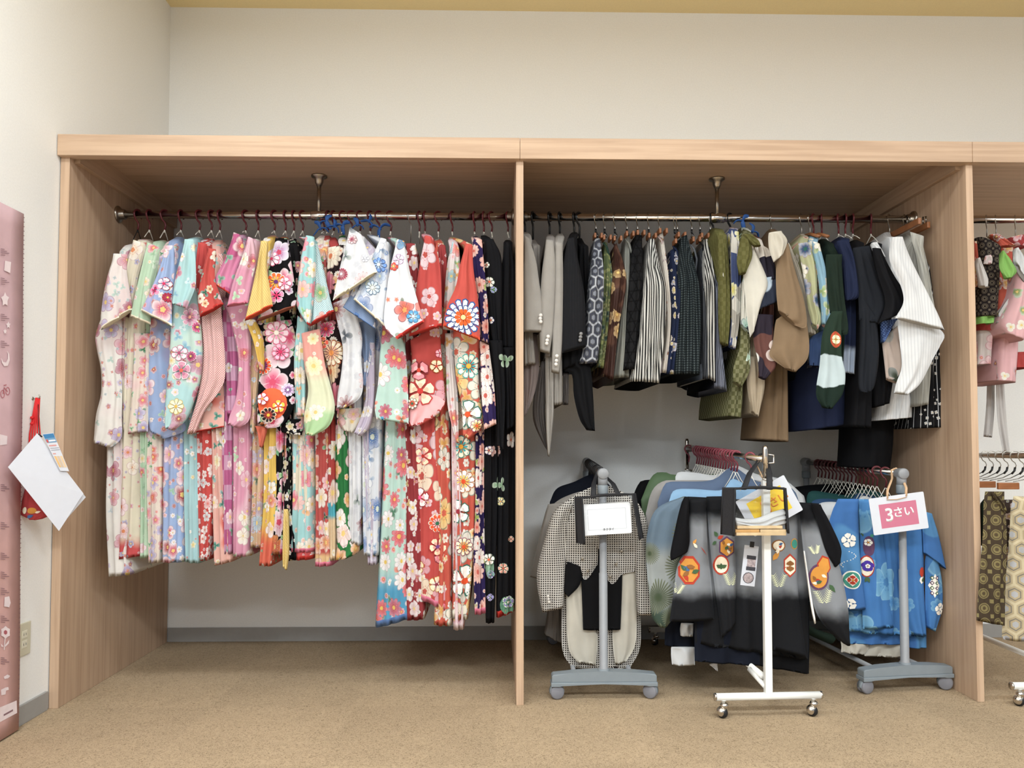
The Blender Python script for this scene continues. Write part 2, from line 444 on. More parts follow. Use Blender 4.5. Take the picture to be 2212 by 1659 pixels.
def add_decals(bm, decals, mats, lift=0.0012):
    """embroidered / printed motifs laid on the cloth: (material, polygon [(x,z)...], layer)"""
    bvh = BVHTree.FromBMesh(bm)
    for d in decals:
        m, poly = d[0], d[1]; lay = d[2] if len(d) > 2 else 0
        if m not in mats: mats.append(m)
        mi = mats.index(m)
        cx = sum(p[0] for p in poly) / len(poly); cz = sum(p[1] for p in poly) / len(poly)
        tmp = bmesh.new()
        vs = [tmp.verts.new((x, 0, z)) for x, z in poly]
        try: tmp.faces.new(vs)
        except ValueError: tmp.free(); continue
        bmesh.ops.triangulate(tmp, faces=tmp.faces[:])
        for _ in range(3):
            es = [e for e in tmp.edges if e.calc_length() > .009]
            if not es: break
            bmesh.ops.subdivide_edges(tmp, edges=es, cuts=1)
            bmesh.ops.triangulate(tmp, faces=tmp.faces[:])
        vm_ = {}; ok = True
        for v in tmp.verts:
            h = bvh.ray_cast(Vector((v.co.x, -3, v.co.z)), Vector((0, 1, 0)))
            vm_[v.index] = None; v.index = v.index
            if h[0] is None: v.tag = False
            else: v.co.y = h[0].y - lift * (1 + lay); v.tag = True
        nm = {}
        for f in tmp.faces:
            if all(v.tag for v in f.verts):
                q = []
                for v in f.verts:
                    if v not in nm: nm[v] = bm.verts.new(v.co)
                    q.append(nm[v])
                try:
                    g = bm.faces.new(q); g.normal_update()
                    if g.normal.y > 0: g.normal_flip()
                    g.material_index = mi
                except ValueError: pass
        tmp.free()

def panel(name, L, R, Y, mats, parent, thick=0.03, n=34, **kw):
    """cloth piece between a left and a right outline, Y = depth of its front (top, bottom) in metres"""
    Ls, Rs = resample(P(L) if isinstance(L, str) else L, n), resample(P(R) if isinstance(R, str) else R, n)
    y0, y1 = Y if isinstance(Y, (tuple, list)) else (Y, Y)
    rows = []
    for i in range(n + 1):
        t = i / n; y = y0 + (y1 - y0) * t
        a, b = at(*Ls[i], y), at(*Rs[i], y)
        th = thick * min(1, .45 + t * 6) if thick < .1 else thick
        rows.append(((a.x, a.z), (b.x, b.z), y, y + th))
    return loft(name, rows, mats, parent, **kw)

# ------------------------------------------------------------------ the room
def wall_mat(name, col, bump=.25):
    m, n, b = new_mat(name, .85, 0, .2)
    tc = n.node('ShaderNodeTexCoord')
    no = n.node('ShaderNodeTexNoise'); no.inputs['Scale'].default_value = 160; no.inputs['Detail'].default_value = 5; n.put(no.inputs['Vector'], tc.outputs['Object'])
    n.put(b.inputs['Base Color'], n.vm('SCALE', lin(col)[:3], None, n.ramp(no.outputs[0], .3, .7, .98, 1.02)))
    bp = n.node('ShaderNodeBump'); bp.inputs['Strength'].default_value = bump; bp.inputs['Distance'].default_value = .001
    n.put(bp.inputs['Height'], no.outputs[0]); n.put(b.inputs['Normal'], bp.outputs[0]); return m
def carpet_mat():
    m, n, b = new_mat('loop_carpet', .95, 0, .1)
    tc = n.node('ShaderNodeTexCoord'); v = tc.outputs['Object']
    wn = n.node('ShaderNodeTexNoise'); wn.inputs['Scale'].default_value = 62; wn.inputs['Detail'].default_value = 3; wn.inputs['Distortion'].default_value = 2.2; n.put(wn.inputs['Vector'], v)
    big = n.node('ShaderNodeTexNoise'); big.inputs['Scale'].default_value = 3; n.put(big.inputs['Vector'], v)
    fine = n.node('ShaderNodeTexNoise'); fine.inputs['Scale'].default_value = 420; n.put(fine.inputs['Vector'], v)
    ridge = n.math('ABSOLUTE', n.math('SUBTRACT', wn.outputs[0], .5))
    c = n.mix(n.ramp(ridge, .0, .05), '#75634d', '#ae987c')
    c = n.mix(n.ramp(fine.outputs[0], .35, .7, 0, .3), c, '#c2b095')
    # square carpet tiles, each laid a quarter turn from its neighbour
    x, y, _ = n.xyz(v)
    tx = n.math('FLOOR', n.math('MULTIPLY', x, 2)); ty = n.math('FLOOR', n.math('MULTIPLY', y, 2))
    par = n.math('MODULO', n.math('ADD', n.math('ADD', tx, ty), 100), 2)
    tone = n.math('MULTIPLY', n.math('MULTIPLY_ADD', par, .05, .95), n.ramp(big.outputs[0], .3, .7, .96, 1.04))
    n.put(b.inputs['Base Color'], n.vm('SCALE', c, None, tone))
    bp = n.node('ShaderNodeBump'); bp.inputs['Strength'].default_value = .7; bp.inputs['Distance'].default_value = .004
    n.put(bp.inputs['Height'], n.math('ADD', ridge, n.math('MULTIPLY', fine.outputs[0], .2))); n.put(b.inputs['Normal'], bp.outputs[0]); return m
def wood_mat(name, axis, col='#c3a68c', dark='#ad9077', rough=.45):
    m, n, b = new_mat(name, rough, 0, .3)
    tc = n.node('ShaderNodeTexCoord'); mp = n.node('ShaderNodeMapping'); n.put(mp.inputs['Vector'], tc.outputs['Object'])
    s = {'x': (2.2, 60, 60), 'y': (60, 2.2, 60), 'z': (60, 60, 2.2)}[axis]; mp.inputs['Scale'].default_value = s
    a = n.node('ShaderNodeTexNoise'); a.inputs['Scale'].default_value = 1; a.inputs['Detail'].default_value = 6; a.inputs['Distortion'].default_value = .4; n.put(a.inputs['Vector'], mp.outputs[0])
    mp2 = n.node('ShaderNodeMapping'); n.put(mp2.inputs['Vector'], tc.outputs['Object']); mp2.inputs['Scale'].default_value = tuple(q / 8 for q in s)
    c_ = n.node('ShaderNodeTexNoise'); c_.inputs['Scale'].default_value = 1; n.put(c_.inputs['Vector'], mp2.outputs[0])
    c = n.mix(n.ramp(a.outputs[0], .35, .72, 0, .8), col, dark)
    c = n.vm('SCALE', c, None, n.ramp(c_.outputs[0], .3, .7, .95, 1.04))
    n.put(b.inputs['Base Color'], c); return m
WHITE_WALL = wall_mat('white_wallpaper', '#f1f1ef')
CEIL = wall_mat('yellow_ceiling_board', '#f2e0ae')
CARPET = carpet_mat()
WX, WY, WZ = wood_mat('beech_laminate_along', 'x'), wood_mat('beech_laminate_deep', 'y'), wood_mat('beech_laminate_upright', 'z')
VINYL = plain('grey_vinyl_skirting', '#9c9a97', .5, var=.02)
CHROME = plain('polished_chrome', '#cfcac4', .16, 1.0, var=.01)
BRUSH = plain('satin_nickel', '#a39a8e', .3, 1.0, var=.03)

XL = at(143, 700, 0).x            # inner face of the left side panel
XW = XL - .032                    # left wall / outer face
YB = 0.90
def struct(o): o['kind'] = 'structure'; return o
struct(box_obj('floor', XW - .1, 5.5, -7, YB + .1, -.1, 0, CARPET))
struct(box_obj('wall_back', XW - .1, 5.5, YB, YB + .1, -.1, 3.2, WHITE_WALL))
struct(box_obj('wall_left', XW - .12, XW - .004, -7, YB + .1, -.1, 3.2, WHITE_WALL))
ZC = at(1200, 25, YB).z
struct(box_obj('ceiling', XW - .1, 5.5, -7, YB + .1, ZC, ZC + .1, CEIL))
zb = at(700, 1354, YB).z
struct(box_obj('baseboard_back', XL, 5.0, YB - .008, YB, 0, zb, VINYL, bev=.002))
struct(box_obj('baseboard_left', XW - .006, XW + .005, -6.5, -.012, 0, zb, VINYL, bev=.002))

# ------------------------------------------------------------------ the built-in closet
ZU, ZH0, ZH1 = 2.012, at(1120, 343, -.02).z, at(1125, 298, -.02).z
DV0, DV1 = at(1115, 900, 0).x, at(1131, 900, 0).x
RP0, RP1 = at(2098, 900, 0).x, at(2113, 900, 0).x
cl = thing('built_in_closet', ((XL + RP0) / 2, .4, 0), 'long open beech closet built against the back wall, with two bays in full view', 'closet')
def side(nm, x0, x1): return box_obj(nm, x0, x1, 0, YB - .009, .0, ZU, WZ, cl, bev=.0015)
side('side_panel', XW, XL); side('partition_panel', DV0, DV1); side('partition_panel', RP0, RP1)
box_obj('top_board', XW, 5.0, .02, YB - .001, ZU, ZH1 - .002, WX, cl)
hx0 = XW - .001; 
box_obj('header_board', hx0, (DV0 + DV1) / 2 - .0005, -.022, .02, ZH0, ZH1, WX, cl, bev=.002)
box_obj('header_board', (DV0 + DV1) / 2 + .0005, (RP0 + RP1) / 2, -.022, .02, ZH0, ZH1, WX, cl, bev=.002)
box_obj('header_board', (RP0 + RP1) / 2 + .001, 5.0, -.022, .02, ZH0, ZH1, WX, cl, bev=.002)
zc0 = at(700, 470, YB - .02).z
for a, b_ in ((XL, DV0), (DV1, RP0), (RP1, 5.0)):
    box_obj('back_cleat', a, b_, YB - .022, YB, zc0, ZU, WX, cl, bev=.0015)
box_obj('side_cleat', XL, XL + .02, .03, YB - .022, ZU - .075, ZU, WY, cl, bev=.0015)
box_obj('side_cleat', RP0 - .02, RP0, .03, YB - .022, ZU - .075, ZU, WY, cl, bev=.0015)
SCREW = plain('beige_screw_cap', '#a98c70', .5)
for px, py in ((536, 452), (735, 456), (933, 458), (1313, 461), (1506, 461), (1704, 460)):
    p = at(px, py, YB - .022); lathe_obj('screw_cap', [(.0075, 0), (.0075, -.002), (.005, -.003)], p, 'y', SCREW, cl, 16)

# ------------------------------------------------------------------ clothes rails
RY = 0.357
def rail(x0, x1, z, posts, label):
    t = thing('clothes_rail', ((x0 + x1) / 2, RY, z), label, 'rail')
    lathe_obj('rod', [(.0155, 0), (.0155, x1 - x0)], (x0, RY, z), 'x', CHROME, t, 24)
    for xe, s in ((x0, 1), (x1, -1)):
        lathe_obj('end_flange', [(.034, 0), (.034, .004 * s), (.028, .009 * s), (.020, .011 * s), (.020, .028 * s), (.0165, .03 * s)], (xe, RY, z), 'x', BRUSH, t, 28)
    for xp in posts:
        lathe_obj('support_post', [(.008, z), (.008, ZU - .03)], (xp, RY, 0), 'z', BRUSH, t, 16)
        lathe_obj('post_rose', [(.009, ZU - .045), (.016, ZU - .03), (.019, ZU - .012), (.032, ZU - .006), (.032, ZU)], (xp, RY, 0), 'z', BRUSH, t, 24)
        lathe_obj('rod_collar', [(.0175, -.03), (.0205, -.027), (.0205, .027), (.0175, .03)], (xp, RY, z), 'x', CHROME, t, 24)
    return t
ZR = at(690, 466, RY).z
rail(XL, DV0, ZR, [at(689, 440, RY).x], 'chrome clothes rail across the left bay, carrying the girls kimonos')
rail(DV1, RP0, ZR, [at(1549, 430, RY).x], 'chrome clothes rail across the middle bay, carrying suits, skirts and jackets')
rail(RP1, 4.6, ZR, [], 'chrome clothes rail in the right-hand bay, cut off by the photo edge')

# ------------------------------------------------------------------ cloth of the girls kimonos
def lay(A, B=None, D=None, sc=20, pet=5, notch=.35, dens=.7, size=.5, tip='#ffffff', tm=.5, core='#f2cf70', edge='#b03050', em=.45):
    return dict(A=A, B=B, D=D, Scale=sc, Petals=pet, Notch=notch, Density=dens, Size=size, Tip=tip, TipMix=tm, Core=core, Edge=edge, EdgeMix=em)
def leaves(A='#4c9a5a', B='#7cc07c', sc=26, dens=.35, size=.42): return dict(lay(A, B, None, sc, 3, .85, dens * .75, size * .95, '#ffffff', .3, A, '#ffffff', 0), Pow=1.1)
M = {}
M['white_red'] = fabric('k_white_red', '#f0ebe4', [leaves('#b8cfc4', '#cfd9e0', 30, .2), lay('#d98a9c', '#b4476a', '#b5a3cf', 15, 5, .35, .42, tm=.35, edge='#a83048'), lay('#c83c50', '#8fb4c8', None, 42, 4, .7, .2, .3)], patch=('#ecd6d4', .5, .15, 5))
M['cream'] = fabric('k_cream', '#eadfc6', [lay('#8f86bd', '#c96a8c', '#dc4c50', 30, 5, .5, .3, .38), lay('#f0c8cc', '#eab0b8', '#f4e0c8', 15, 5, .35, .35, edge='#b05060', core='#e08040')], zgrad=[(.585, .535, '#cf2f33')])
M['green'] = fabric('k_green', '#bfdcbc', [lay('#e6b8c4', '#dc5468', '#e9d9b4', 20, 5, .4, .3, .42), leaves('#9cc49c', '#cfe6c8', 26, .3)])
M['cream_pink'] = fabric('k_cream_pink', '#efdfcf', [leaves('#3f8d5c', '#8ac18a', 30, .3), lay('#e7637c', '#ad9fd0', '#e24630', 22, 5, .42, .7, edge='#c04858')], patch=('#f2c9c9', .5, .12, 6))
M['blue'] = fabric('k_blue', '#9cb6e4', [leaves('#9fcfb4', '#7fb6d8', 28, .25), lay('#d94a78', '#b7294e', '#eaa7c2', 14, 5, .38, .5, tm=.75, edge='#8e2142'), lay('#f6eef4', '#b4305c', None, 34, 7, .5, .22, .36)], patch=('#b4b4e4', .5, .15, 5))
M['aqua'] = fabric('k_aqua', '#b2dee0', [leaves('#7fb9cf', '#d6eef0', 22, .35), lay('#c583a2', '#ecdbe0', '#b93d72', 13, 5, .3, .42, tm=.3, edge='#f3e4ea'), lay('#f1e7b4', '#a02048', '#ffffff', 26, 9, .4, .25, .42)], patch=('#c9e4d8', .5, .15, 5))
M['aqua_strip'] = fabric('k_aqua_plain', '#acd7dc', [lay('#b03060', '#ffffff', '#e8e0a0', 30, 5, .5, .2, .34)])
M['red'] = fabric('k_red', '#d3261c', [lay('#f3e3dc', '#f0c8b8', None, 36, 5, .5, .12, .3, em=0)])
M['red_print'] = fabric('k_red_print', '#cc3122', [leaves('#2f6d52', '#7fbfa8', 26, .5), lay('#eec07c', '#dd9ba2', '#f2e6c8', 22, 5, .4, .5, core='#b83030')])
M['red_white'] = fabric('k_red_white', '#cf2a1f', [lay('#f2dfdc', '#d9d6dc', '#e8a9ac', 28, 5, .42, .55, edge='#b85858', core='#e07060')])
M['shibori'] = fabric('k_shibori', '#f2d2cc', [], pattern=('dots', .0085, .30, '#c9404c'))
M['coral'] = fabric('k_coral', '#eeb2a4', [leaves('#3f8d78', '#86b9b4', 24, .4), lay('#f3d7c8', '#f4e3b4', '#d55c60', 16, 6, .4, .5, edge='#c05850')], patch=('#df5a46', .55, .1, 7))
M['pink_big'] = fabric('k_pink_big', '#dd7aa6', [leaves('#6fa88a', '#a6cfa0', 20, .35), lay('#d83f68', '#e4a0b8', '#c02040', 15, 5, .35, .6, tm=.65, edge='#a02858')], patch=('#c94c88', .5, .03, 9))
M['pink_patch'] = fabric('k_pink_patch', '#d39cbc', [leaves('#6fa88a', '#a6cfa0', 26, .2), lay('#efb8c8', '#f6e6ec', '#c02050', 20, 5, .35, .25, tm=.6, edge='#a02858')], pattern=('check', .055, '#c25590'))
M['pink'] = fabric('k_pink', '#e093b0', [leaves('#b6dcae', '#d9edc8', 22, .25), lay('#f6ecdf', '#e8a9c0', '#d2466c', 17, 5, .35, .45, tm=.3, edge='#b82a50')], patch=('#eebccb', .52, .15, 5))
M['yellow'] = fabric('k_yellow', '#e2bd55', [], pattern=('diag', .009, .4, '#edd183'))
M['yellow_fl'] = fabric('k_yellow_floral', '#eec13c', [leaves('#7f9c5a', '#4f8a66', 28, .4), lay('#f3d8cc', '#e26a40', '#f8f0e4', 19, 5, .38, .45)], zgrad=[(.64, .54, '#e4572c')])
M['brocade'] = fabric('k_brocade', '#d9b48c', [leaves('#6b7d58', '#8b6a30', 24, .3), lay('#d9745e', '#a9c2d8', '#b8a4c0', 17, 9, .3, .8, tm=.35, edge='#8c3c2c')])
M['black_fl'] = fabric('k_black_floral', '#131114', [leaves('#58b06a', '#9ad08a', 16, .65, .5), lay('#e2467c', '#f3b8cc', '#c9a4cf', 11.5, 5, .3, .78, .52, tm=.55, core='#e0205c', edge='#ffffff', em=.35), lay('#d8502c', '#f0ece8', None, 13, 8, .5, .2, .5, tip='#f6c04c', edge='#6b2a7c')])
M['black_small'] = fabric('k_black_small', '#141214', [leaves('#6ba070', '#c0b080', 30, .4), lay('#f0ebe0', '#d8c890', '#c85070', 22, 5, .45, .5)])
M['multi_aqua'] = fabric('k_multi_aqua', '#a3d8da', [leaves('#8cc88c', '#e8a050', 20, .4), lay('#f6ecda', '#e4597c', '#f0b8b4', 15, 8, .35, .75, tm=.3, edge='#c23a4c')])
M['aqua_dots'] = fabric('k_aqua_dots', '#dff0f0', [lay('#b078b8', '#e2603c', '#7cbc84', 15, 5, .4, .35)], pattern=('dots', .0085, .30, '#64b6cc'))
M['multi_peach'] = fabric('k_multi_peach', '#efe6d6', [leaves('#78b478', '#d8b050', 20, .4), lay('#e2506c', '#f3b8b4', '#efc25c', 15, 5, .35, .85, tm=.35, edge='#b83040')])
M['coral_green'] = fabric('k_coral_green', '#ef9f90', [lay('#f4ecb4', '#f2efe2', '#d94c54', 16, 8, .3, .38, tm=.3, edge='#e8c890')], zgrad=[(1.22, 1.14, '#e6e8c4'), (1.06, 1.03, '#b2d69e')])
M['chrys'] = fabric('k_chrysanthemum', '#2a1a1c', [leaves('#a4c05c', '#e0a03c', 15, .6, .5), lay('#d8466c', '#f0e2c8', '#e8c088', 11, 12, .25, .9, .54, tm=.2, core='#e0702c', edge='#a03020')])
M['red_multi'] = fabric('k_red_multi', '#c33c34', [leaves('#6cb06c', '#2a1a1c', 18, .5), lay('#f2dcc8', '#e48a50', '#f0a8b0', 15, 6, .4, .8, edge='#902c28')], zgrad=[(.525, .50, '#e9bf84')])
M['red_blocks'] = fabric('k_red_blocks', '#b82620', [lay('#f3ead8', '#efc8b4', None, 13, 10, .3, .35, .5, edge='#902020')], zgrad=[(.742, .738, '#3fb3c8'), (.66, .64, '#e7c89c')])
M['green_fl'] = fabric('k_green_floral', '#1f7d3c', [leaves('#a6d070', '#56a85c', 14, .4, .5), lay('#f7f2ec', '#efa53a', '#f6dcd8', 13, 5, .3, .7, .54, tm=.4, edge='#c05860')])
M['white_gray'] = fabric('k_white_gray', '#e6e6ea', [lay('#d3d4dc', '#dcdce2', None, 30, 6, .3, .6, .45, tip='#e2e2e6', em=0, core='#d8d8de'), leaves('#5b6470', '#9aa6a0', 16, .12, .45), dict(NoFill=1, **lay('#8c2f48', '#d8aab0', '#b9b0b8', 13, 11, .5, .34, .5, tm=.6))])
M['lilac'] = fabric('k_lilac', '#cdbfd4', [lay('#e9e4ea', '#b8aac8', None, 26, 5, .35, .4, edge='#907890')])
M['blue_white'] = fabric('k_blue_white', '#e2e5ec', [leaves('#7894b8', '#a9bcd6', 20, .45), lay('#4f7cc0', '#aabfdf', '#e9edf4', 13, 7, .3, .6, .52, tm=.45, core='#dde6d4', edge='#38589c')])
M['denim_hatch'] = fabric('k_denim_hatch', '#6f8cbb', [lay('#b8c8e2', '#cdd8ea', None, 22, 8, .3, .3)], pattern=('diag', .006, .45, '#8fa6cc', -.6))
M['white_maple'] = fabric('k_white_maple', '#eef0f4', [leaves('#6b7a5c', '#54698c', 15, .3, .5), lay('#e0543c', '#f4f2f8', '#4c8fc0', 13, 5, .45, .5, tm=.2, core='#e8a848', edge='#7c3050', em=.7)], zgrad=[(1.30, 1.18, '#c3e3da')])
M['mint_multi'] = fabric('k_mint_multi', '#bfe0d4', [leaves('#56886c', '#e0602c', 16, .5), lay('#df3f58', '#f3eef0', '#c13c68', 14, 9, .4, .75, tm=.2, core='#efc848', edge='#7a2040')], zgrad=[(.47, .37, '#3f9fc8')])
M['darkred_white'] = fabric('k_darkred_white', '#9c1c24', [lay('#f0e8e4', '#e6c8cc', None, 18, 5, .35, .55, edge='#a84858'), leaves('#d0a848', '#c85868', 26, .2)])
M['scarlet'] = fabric('k_scarlet', '#ca2a1d', [dict(NoFill=1, **lay('#e7a8b4', '#f3e0c0', None, 24, 5, .4, .22, .4)), lay('#f3d9bc', '#e59aa6', '#efc8d0', 9.5, 5, .4, .42, .5, tm=.1, core='#c23a2a', edge='#7c2430')])
M['scarlet_plain'] = fabric('k_scarlet_plain', '#cf3319', [])
M['crimson'] = fabric('k_crimson', '#ab1f22', [lay('#d77a86', '#c23a3c', None, 18, 5, .4, .3)])
M['white_multi'] = fabric('k_white_multi', '#f0e4e0', [leaves('#e0a03c', '#8fc07c', 20, .5), lay('#df5a50', '#e9a4bc', '#9ecbd4', 15, 6, .4, .75, tm=.3, edge='#b83040')])
M['orange_big'] = fabric('k_orange_big', '#d34420', [leaves('#e2a238', '#a9a83c', 12, .5, .5), lay('#f4ead4', '#f2c468', '#efe7d8', 9.5, 6, .38, .8, .53, tm=.15, core='#dc5028', edge='#2c6a5c', em=.7)])
M['navy_fl'] = fabric('k_navy_floral', '#2b1b56', [leaves('#a7b848', '#d94c40', 20, .4), lay('#f4b9a8', '#f8efe8', '#f0a08c', 16, 10, .3, .88, .53, tm=.25, core='#d8503c', edge='#d04c40')])
M['black_spare'] = fabric('k_black_spare', '#16161a', [leaves('#8fb48c', '#9a94c8', 15, .04, .4), dict(NoFill=1, **lay('#f3eee6', '#e9a89a', '#e8d8a0', 12, 5, .42, .07, .34, tm=.4, core='#e0703c'))])
M['orange_lining'] = fabric('k_orange_lining', '#d4552c')
M['cream_lining'] = fabric('k_cream_lining', '#ebe2cf')
M['pink_lining'] = fabric('k_pink_lining', '#df6f78')
M['pale_hem'] = fabric('k_pale_hem', '#f3d9dc', [lay('#e59ab0', None, None, 30)])
TR = {k: plain('trim_' + k, c, .7) for k, c in dict(cream='#ece3cc', red='#b8302a', pink='#d97a96', orange='#cf4a2a', white='#f2f0ec', brown='#8a4a38', blue='#5878ac').items()}

# ------------------------------------------------------------------ hangers
MAROON = plain('maroon_plastic', '#5c2026', .35, var=.03)
CORD = plain('white_cotton_cord', '#ece7dc', .85)
BLACKP = plain('black_plastic', '#141416', .35, var=.02)
WIRE = plain('steel_wire', '#b9b6b0', .25, 1.0)
BEECHW = plain('varnished_hanger_wood', '#8a5836', .4, var=.12, scale=25)
BLUERIB = plain('blue_ribbon', '#2f5a9c', .6)
rng = random.Random(7)
def hook_pts(x, zr, low, rot, R=.0195, y0=RY):
    """crook over the rail and a shank down to z=low"""
    pts = []
    for a in range(-40, 215, 15):
        t = math.radians(a); pts.append((R * math.cos(t), R * math.sin(t)))
    pts = pts[::-1] if False else pts
    # open end at angle -40, closes over the top, comes down the far side and swings under
    path = [(p[0], p[1]) for p in pts] + [(-R * .55, -R * 1.15), (0, -R * 1.6), (.004, -R * 2.2), (0, low - zr)]
    c, s = math.cos(rot), math.sin(rot)
    return [(x + p[0] * s, y0 + p[0] * c, zr + p[1]) for p in path]
def cord_hanger(x, zneck, label, mat=MAROON, rot=None, group=None, cordm=CORD, spread=.05):
    rot = rng.uniform(.15, .95) if rot is None else rot
    t = thing('cord_hanger', (x, RY, ZR), label, 'hanger', group)
    zl = ZR - .062
    tube_obj('hook', hook_pts(x, ZR, zl, rot), .0038, mat, t, 8)
    bm = bmesh.new()
    add_tube(bm, [(x, RY, zl + .006), (x - .001, RY - .003, zl - .006), (x + .002, RY - spread * .5, (zl + zneck) / 2), (x + .004, RY - spread, zneck)], .0016, 6)
    add_tube(bm, [(x, RY, zl + .006), (x + .001, RY + .003, zl - .006), (x - .001, RY + spread * .5, (zl + zneck) / 2), (x - .003, RY + spread, zneck)], .0016, 6)
    add_lathe(bm, [(.001, -.012), (.0032, -.009), (.0032, -.003), (.001, 0)], (x, RY, zl), 'z', 8)
    mesh_obj('cord', bm, cordm, t)
    return t

def rot_poly(cx, cz, r, n, petal=1.0, a0=0.0, w=.5):
    """one petal list: rounded petals round a centre"""
    out = []
    for k in range(n):
        a = a0 + 2 * PI * k / n; pts = []
        for s, d in ((0.28, -.25), (.7, -w), (.93, -w * .8), (1.0, 0), (.93, w * .8), (.7, w), (.28, .25)):
            th = a + d * (2 * PI / n) * .95; pts.append((cx + r * s * petal * math.cos(th), cz + r * s * petal * math.sin(th)))
        out.append(pts)
    return out
_ink = {}
def ink(c):
    if c not in _ink: _ink[c] = plain('print_ink_' + str(len(_ink)), c, .8, var=.05)
    return _ink[c]
def bloom(px, py, r, n, outer, line, inner, core, Y=.06, a0=0.0, base=0):
    """large printed blossom: outlined petals, inner ring, centre"""
    a = at(px, py, Y); R = r * (Y + 2.75) / F; out = []
    out += [(ink(line), p_, base) for p_ in rot_poly(a.x, a.z, R, n, 1, a0)]
    out += [(ink(outer), p_, base + 1) for p_ in rot_poly(a.x, a.z, R * .92, n, 1, a0, .42)]
    out += [(ink(inner), p_, base + 2) for p_ in rot_poly(a.x, a.z, R * .55, n, 1, a0, .3)]
    out += [(ink(core), [(a.x + R * .2 * math.cos(k * PI / 5), a.z + R * .2 * math.sin(k * PI / 5)) for k in range(10)], base + 3)]
    return out
def disc(px, py, rx, ry, c, Y=.06, base=0):
    q_ = [at(px + rx * math.cos(k * PI / 9), py + ry * math.sin(k * PI / 9), Y) for k in range(18)]
    return [(ink(c), [(v.x, v.z) for v in q_], base)]

# ------------------------------------------------------------------ kimono on the left rail
seedn = [1]
def body(name, hookx, neck_y, sh, L, R, mats, parent, yf=.13, yb=.60, hw=.018, n=30, neckw=.012, **kw):
    """narrow side-on garment body: neck at the rail, shoulder ridge sloping to the front, then straight down"""
    seedn[0] += 1
    zn = at(hookx, neck_y, RY).z; xh = at(hookx, neck_y, RY).x
    s_ = at(sh[0], sh[1], yf)
    Ls, Rs = resample(P(L), n), resample(P(R), n)
    rows = [((xh - neckw, zn), (xh + neckw, zn), RY - .025, RY + .025)]
    zn2 = min(zn - .004, s_.z + .01)
    zs = min(s_.z, zn - .01)
    rows.append(((xh * .6 + s_.x * .4 - hw, zn * .55 + zs * .45), (xh * .6 + s_.x * .4 + hw, zn * .55 + zs * .45), yf + .10, yb - .10))
    rows.append(((s_.x - hw, zs), (s_.x + hw, zs), yf + .012, yb - .012))
    a0, b0 = at(*Ls[0], yf), at(*Rs[0], yf); z0 = min(a0.z, b0.z)
    k = 10
    if zs - z0 > .04:
        for i in range(1, k):
            t = i / k; e = t
            rows.append(((s_.x - hw + (a0.x - s_.x + hw) * e, zs + (a0.z - zs) * t), (s_.x + hw + (b0.x - s_.x - hw) * e, zs + (b0.z - zs) * t), yf, yb))
    for i in range(n + 1):
        a, b = at(*Ls[i], yf), at(*Rs[i], yf)
        if min(a.z, b.z) > zs - .005 and i < n - 3: continue
        rows.append(((a.x, a.z), (b.x, b.z), yf, yb))
    kw.setdefault('folds', 1.2 + 18 * max(0, (rows[-1][1][0] - rows[-1][0][0])))
    kw.setdefault('hollow', .05)
    return loft(name, rows, mats, parent, amp=kw.pop('amp', .008), bulge=.4, seed=seedn[0], nf=16, **kw)

def kimono(label, hook, neck, sh, S, pieces, hang=None, hookrot=None, hmat=MAROON, cordm=CORD, S_mats=None, cat='kimono', nm='kimono', group=None, short=None, S_dec=None):
    t = thing(nm, (at(hook, 500, RY).x, RY, at(hook, neck, RY).z), label, cat, group)
    if S: body('body', hook, neck, sh, S[0], S[1], S_mats or M['cream'], t, trim=(1 if isinstance(S_mats, (list, tuple)) else 0), decals=S_dec)
    for pc in pieces:
        nmp, L, R, ly, mats = pc[:5]; kw = dict(pc[5]) if len(pc) > 5 else {}
        seedn[0] += 1
        base = .125 - .024 * ly
        top = kw.pop('top', base + .015)
        tk = kw.pop('thick', .028)
        pk = dict(folds=1.3, amp=.006, bulge=.3, seed=seedn[0], trim=(1 if isinstance(mats, (list, tuple)) else 0)); pk.update(kw)
        panel(nmp, L, R, (top, base), mats, t, thick=tk, **pk)
    if hang: cord_hanger(at(hook, 480, RY).x, at(hook, neck, RY).z + .002, hang, hmat, hookrot, cordm=cordm)
    return t
def q(name): return M[name]
T = lambda m, t: [M[m], TR[t]]
SL, SB = 'sleeve', 'sleeve_drop'
kimono('white kimono with red and lilac flowers, first on the left rail', 298, 528, (262, 540),
  ('223,940 221,1110 225,1247', '262,940 270,1110 280,1243'),
  [(SB, '225,660 203,719 205,753 214,800 214,850 203,898 198,955', '262,690 259,785 260,850 259,898 258,945 236,967', 1, q('white_red')),
   (SL, '243,547 225,606 214,674 214,712', '273,549 270,583 279,640 282,668', 3, T('white_red', 'cream'))],
  'maroon hanger hook at the left end of the rail, tied with black string', cordm=BLACKP, S_mats=q('white_red'))
kimono('cream kimono with a broad red hem band, second on the left rail', 323, 520, (300, 522),
  ('250,940 248,1100 243,1210', '312,940 305,1100 301,1202'),
  [(SB, '262,680 260,780 262,870 264,925', '288,690 284,800 280,880 272,934', 0, q('cream')),
   (SL, '286,517 270,561 264,606 270,660', '311,525 304,561 293,606 283,675', 2, T('cream', 'cream'))],
  'maroon cord hanger above the cream kimono with the red hem', S_mats=q('cream'))
kimono('pale green kimono with a plain mint sleeve, beside the cream one', 356, 522, (332, 530),
  ('300,940 301,1100 301,1207', '320,940 319,1100 318,1205'),
  [(SB, '287,720 284,800 279,880 273,938', '325,720 322,800 318,880 316,932', 1, q('cream_pink')),
   (SL, '316,522 302,579 288,635 278,682', '343,534 338,572 327,624 322,700', 4, T('green', 'cream'))],
  'maroon cord hanger above the pale green kimono', S_mats=q('green'))
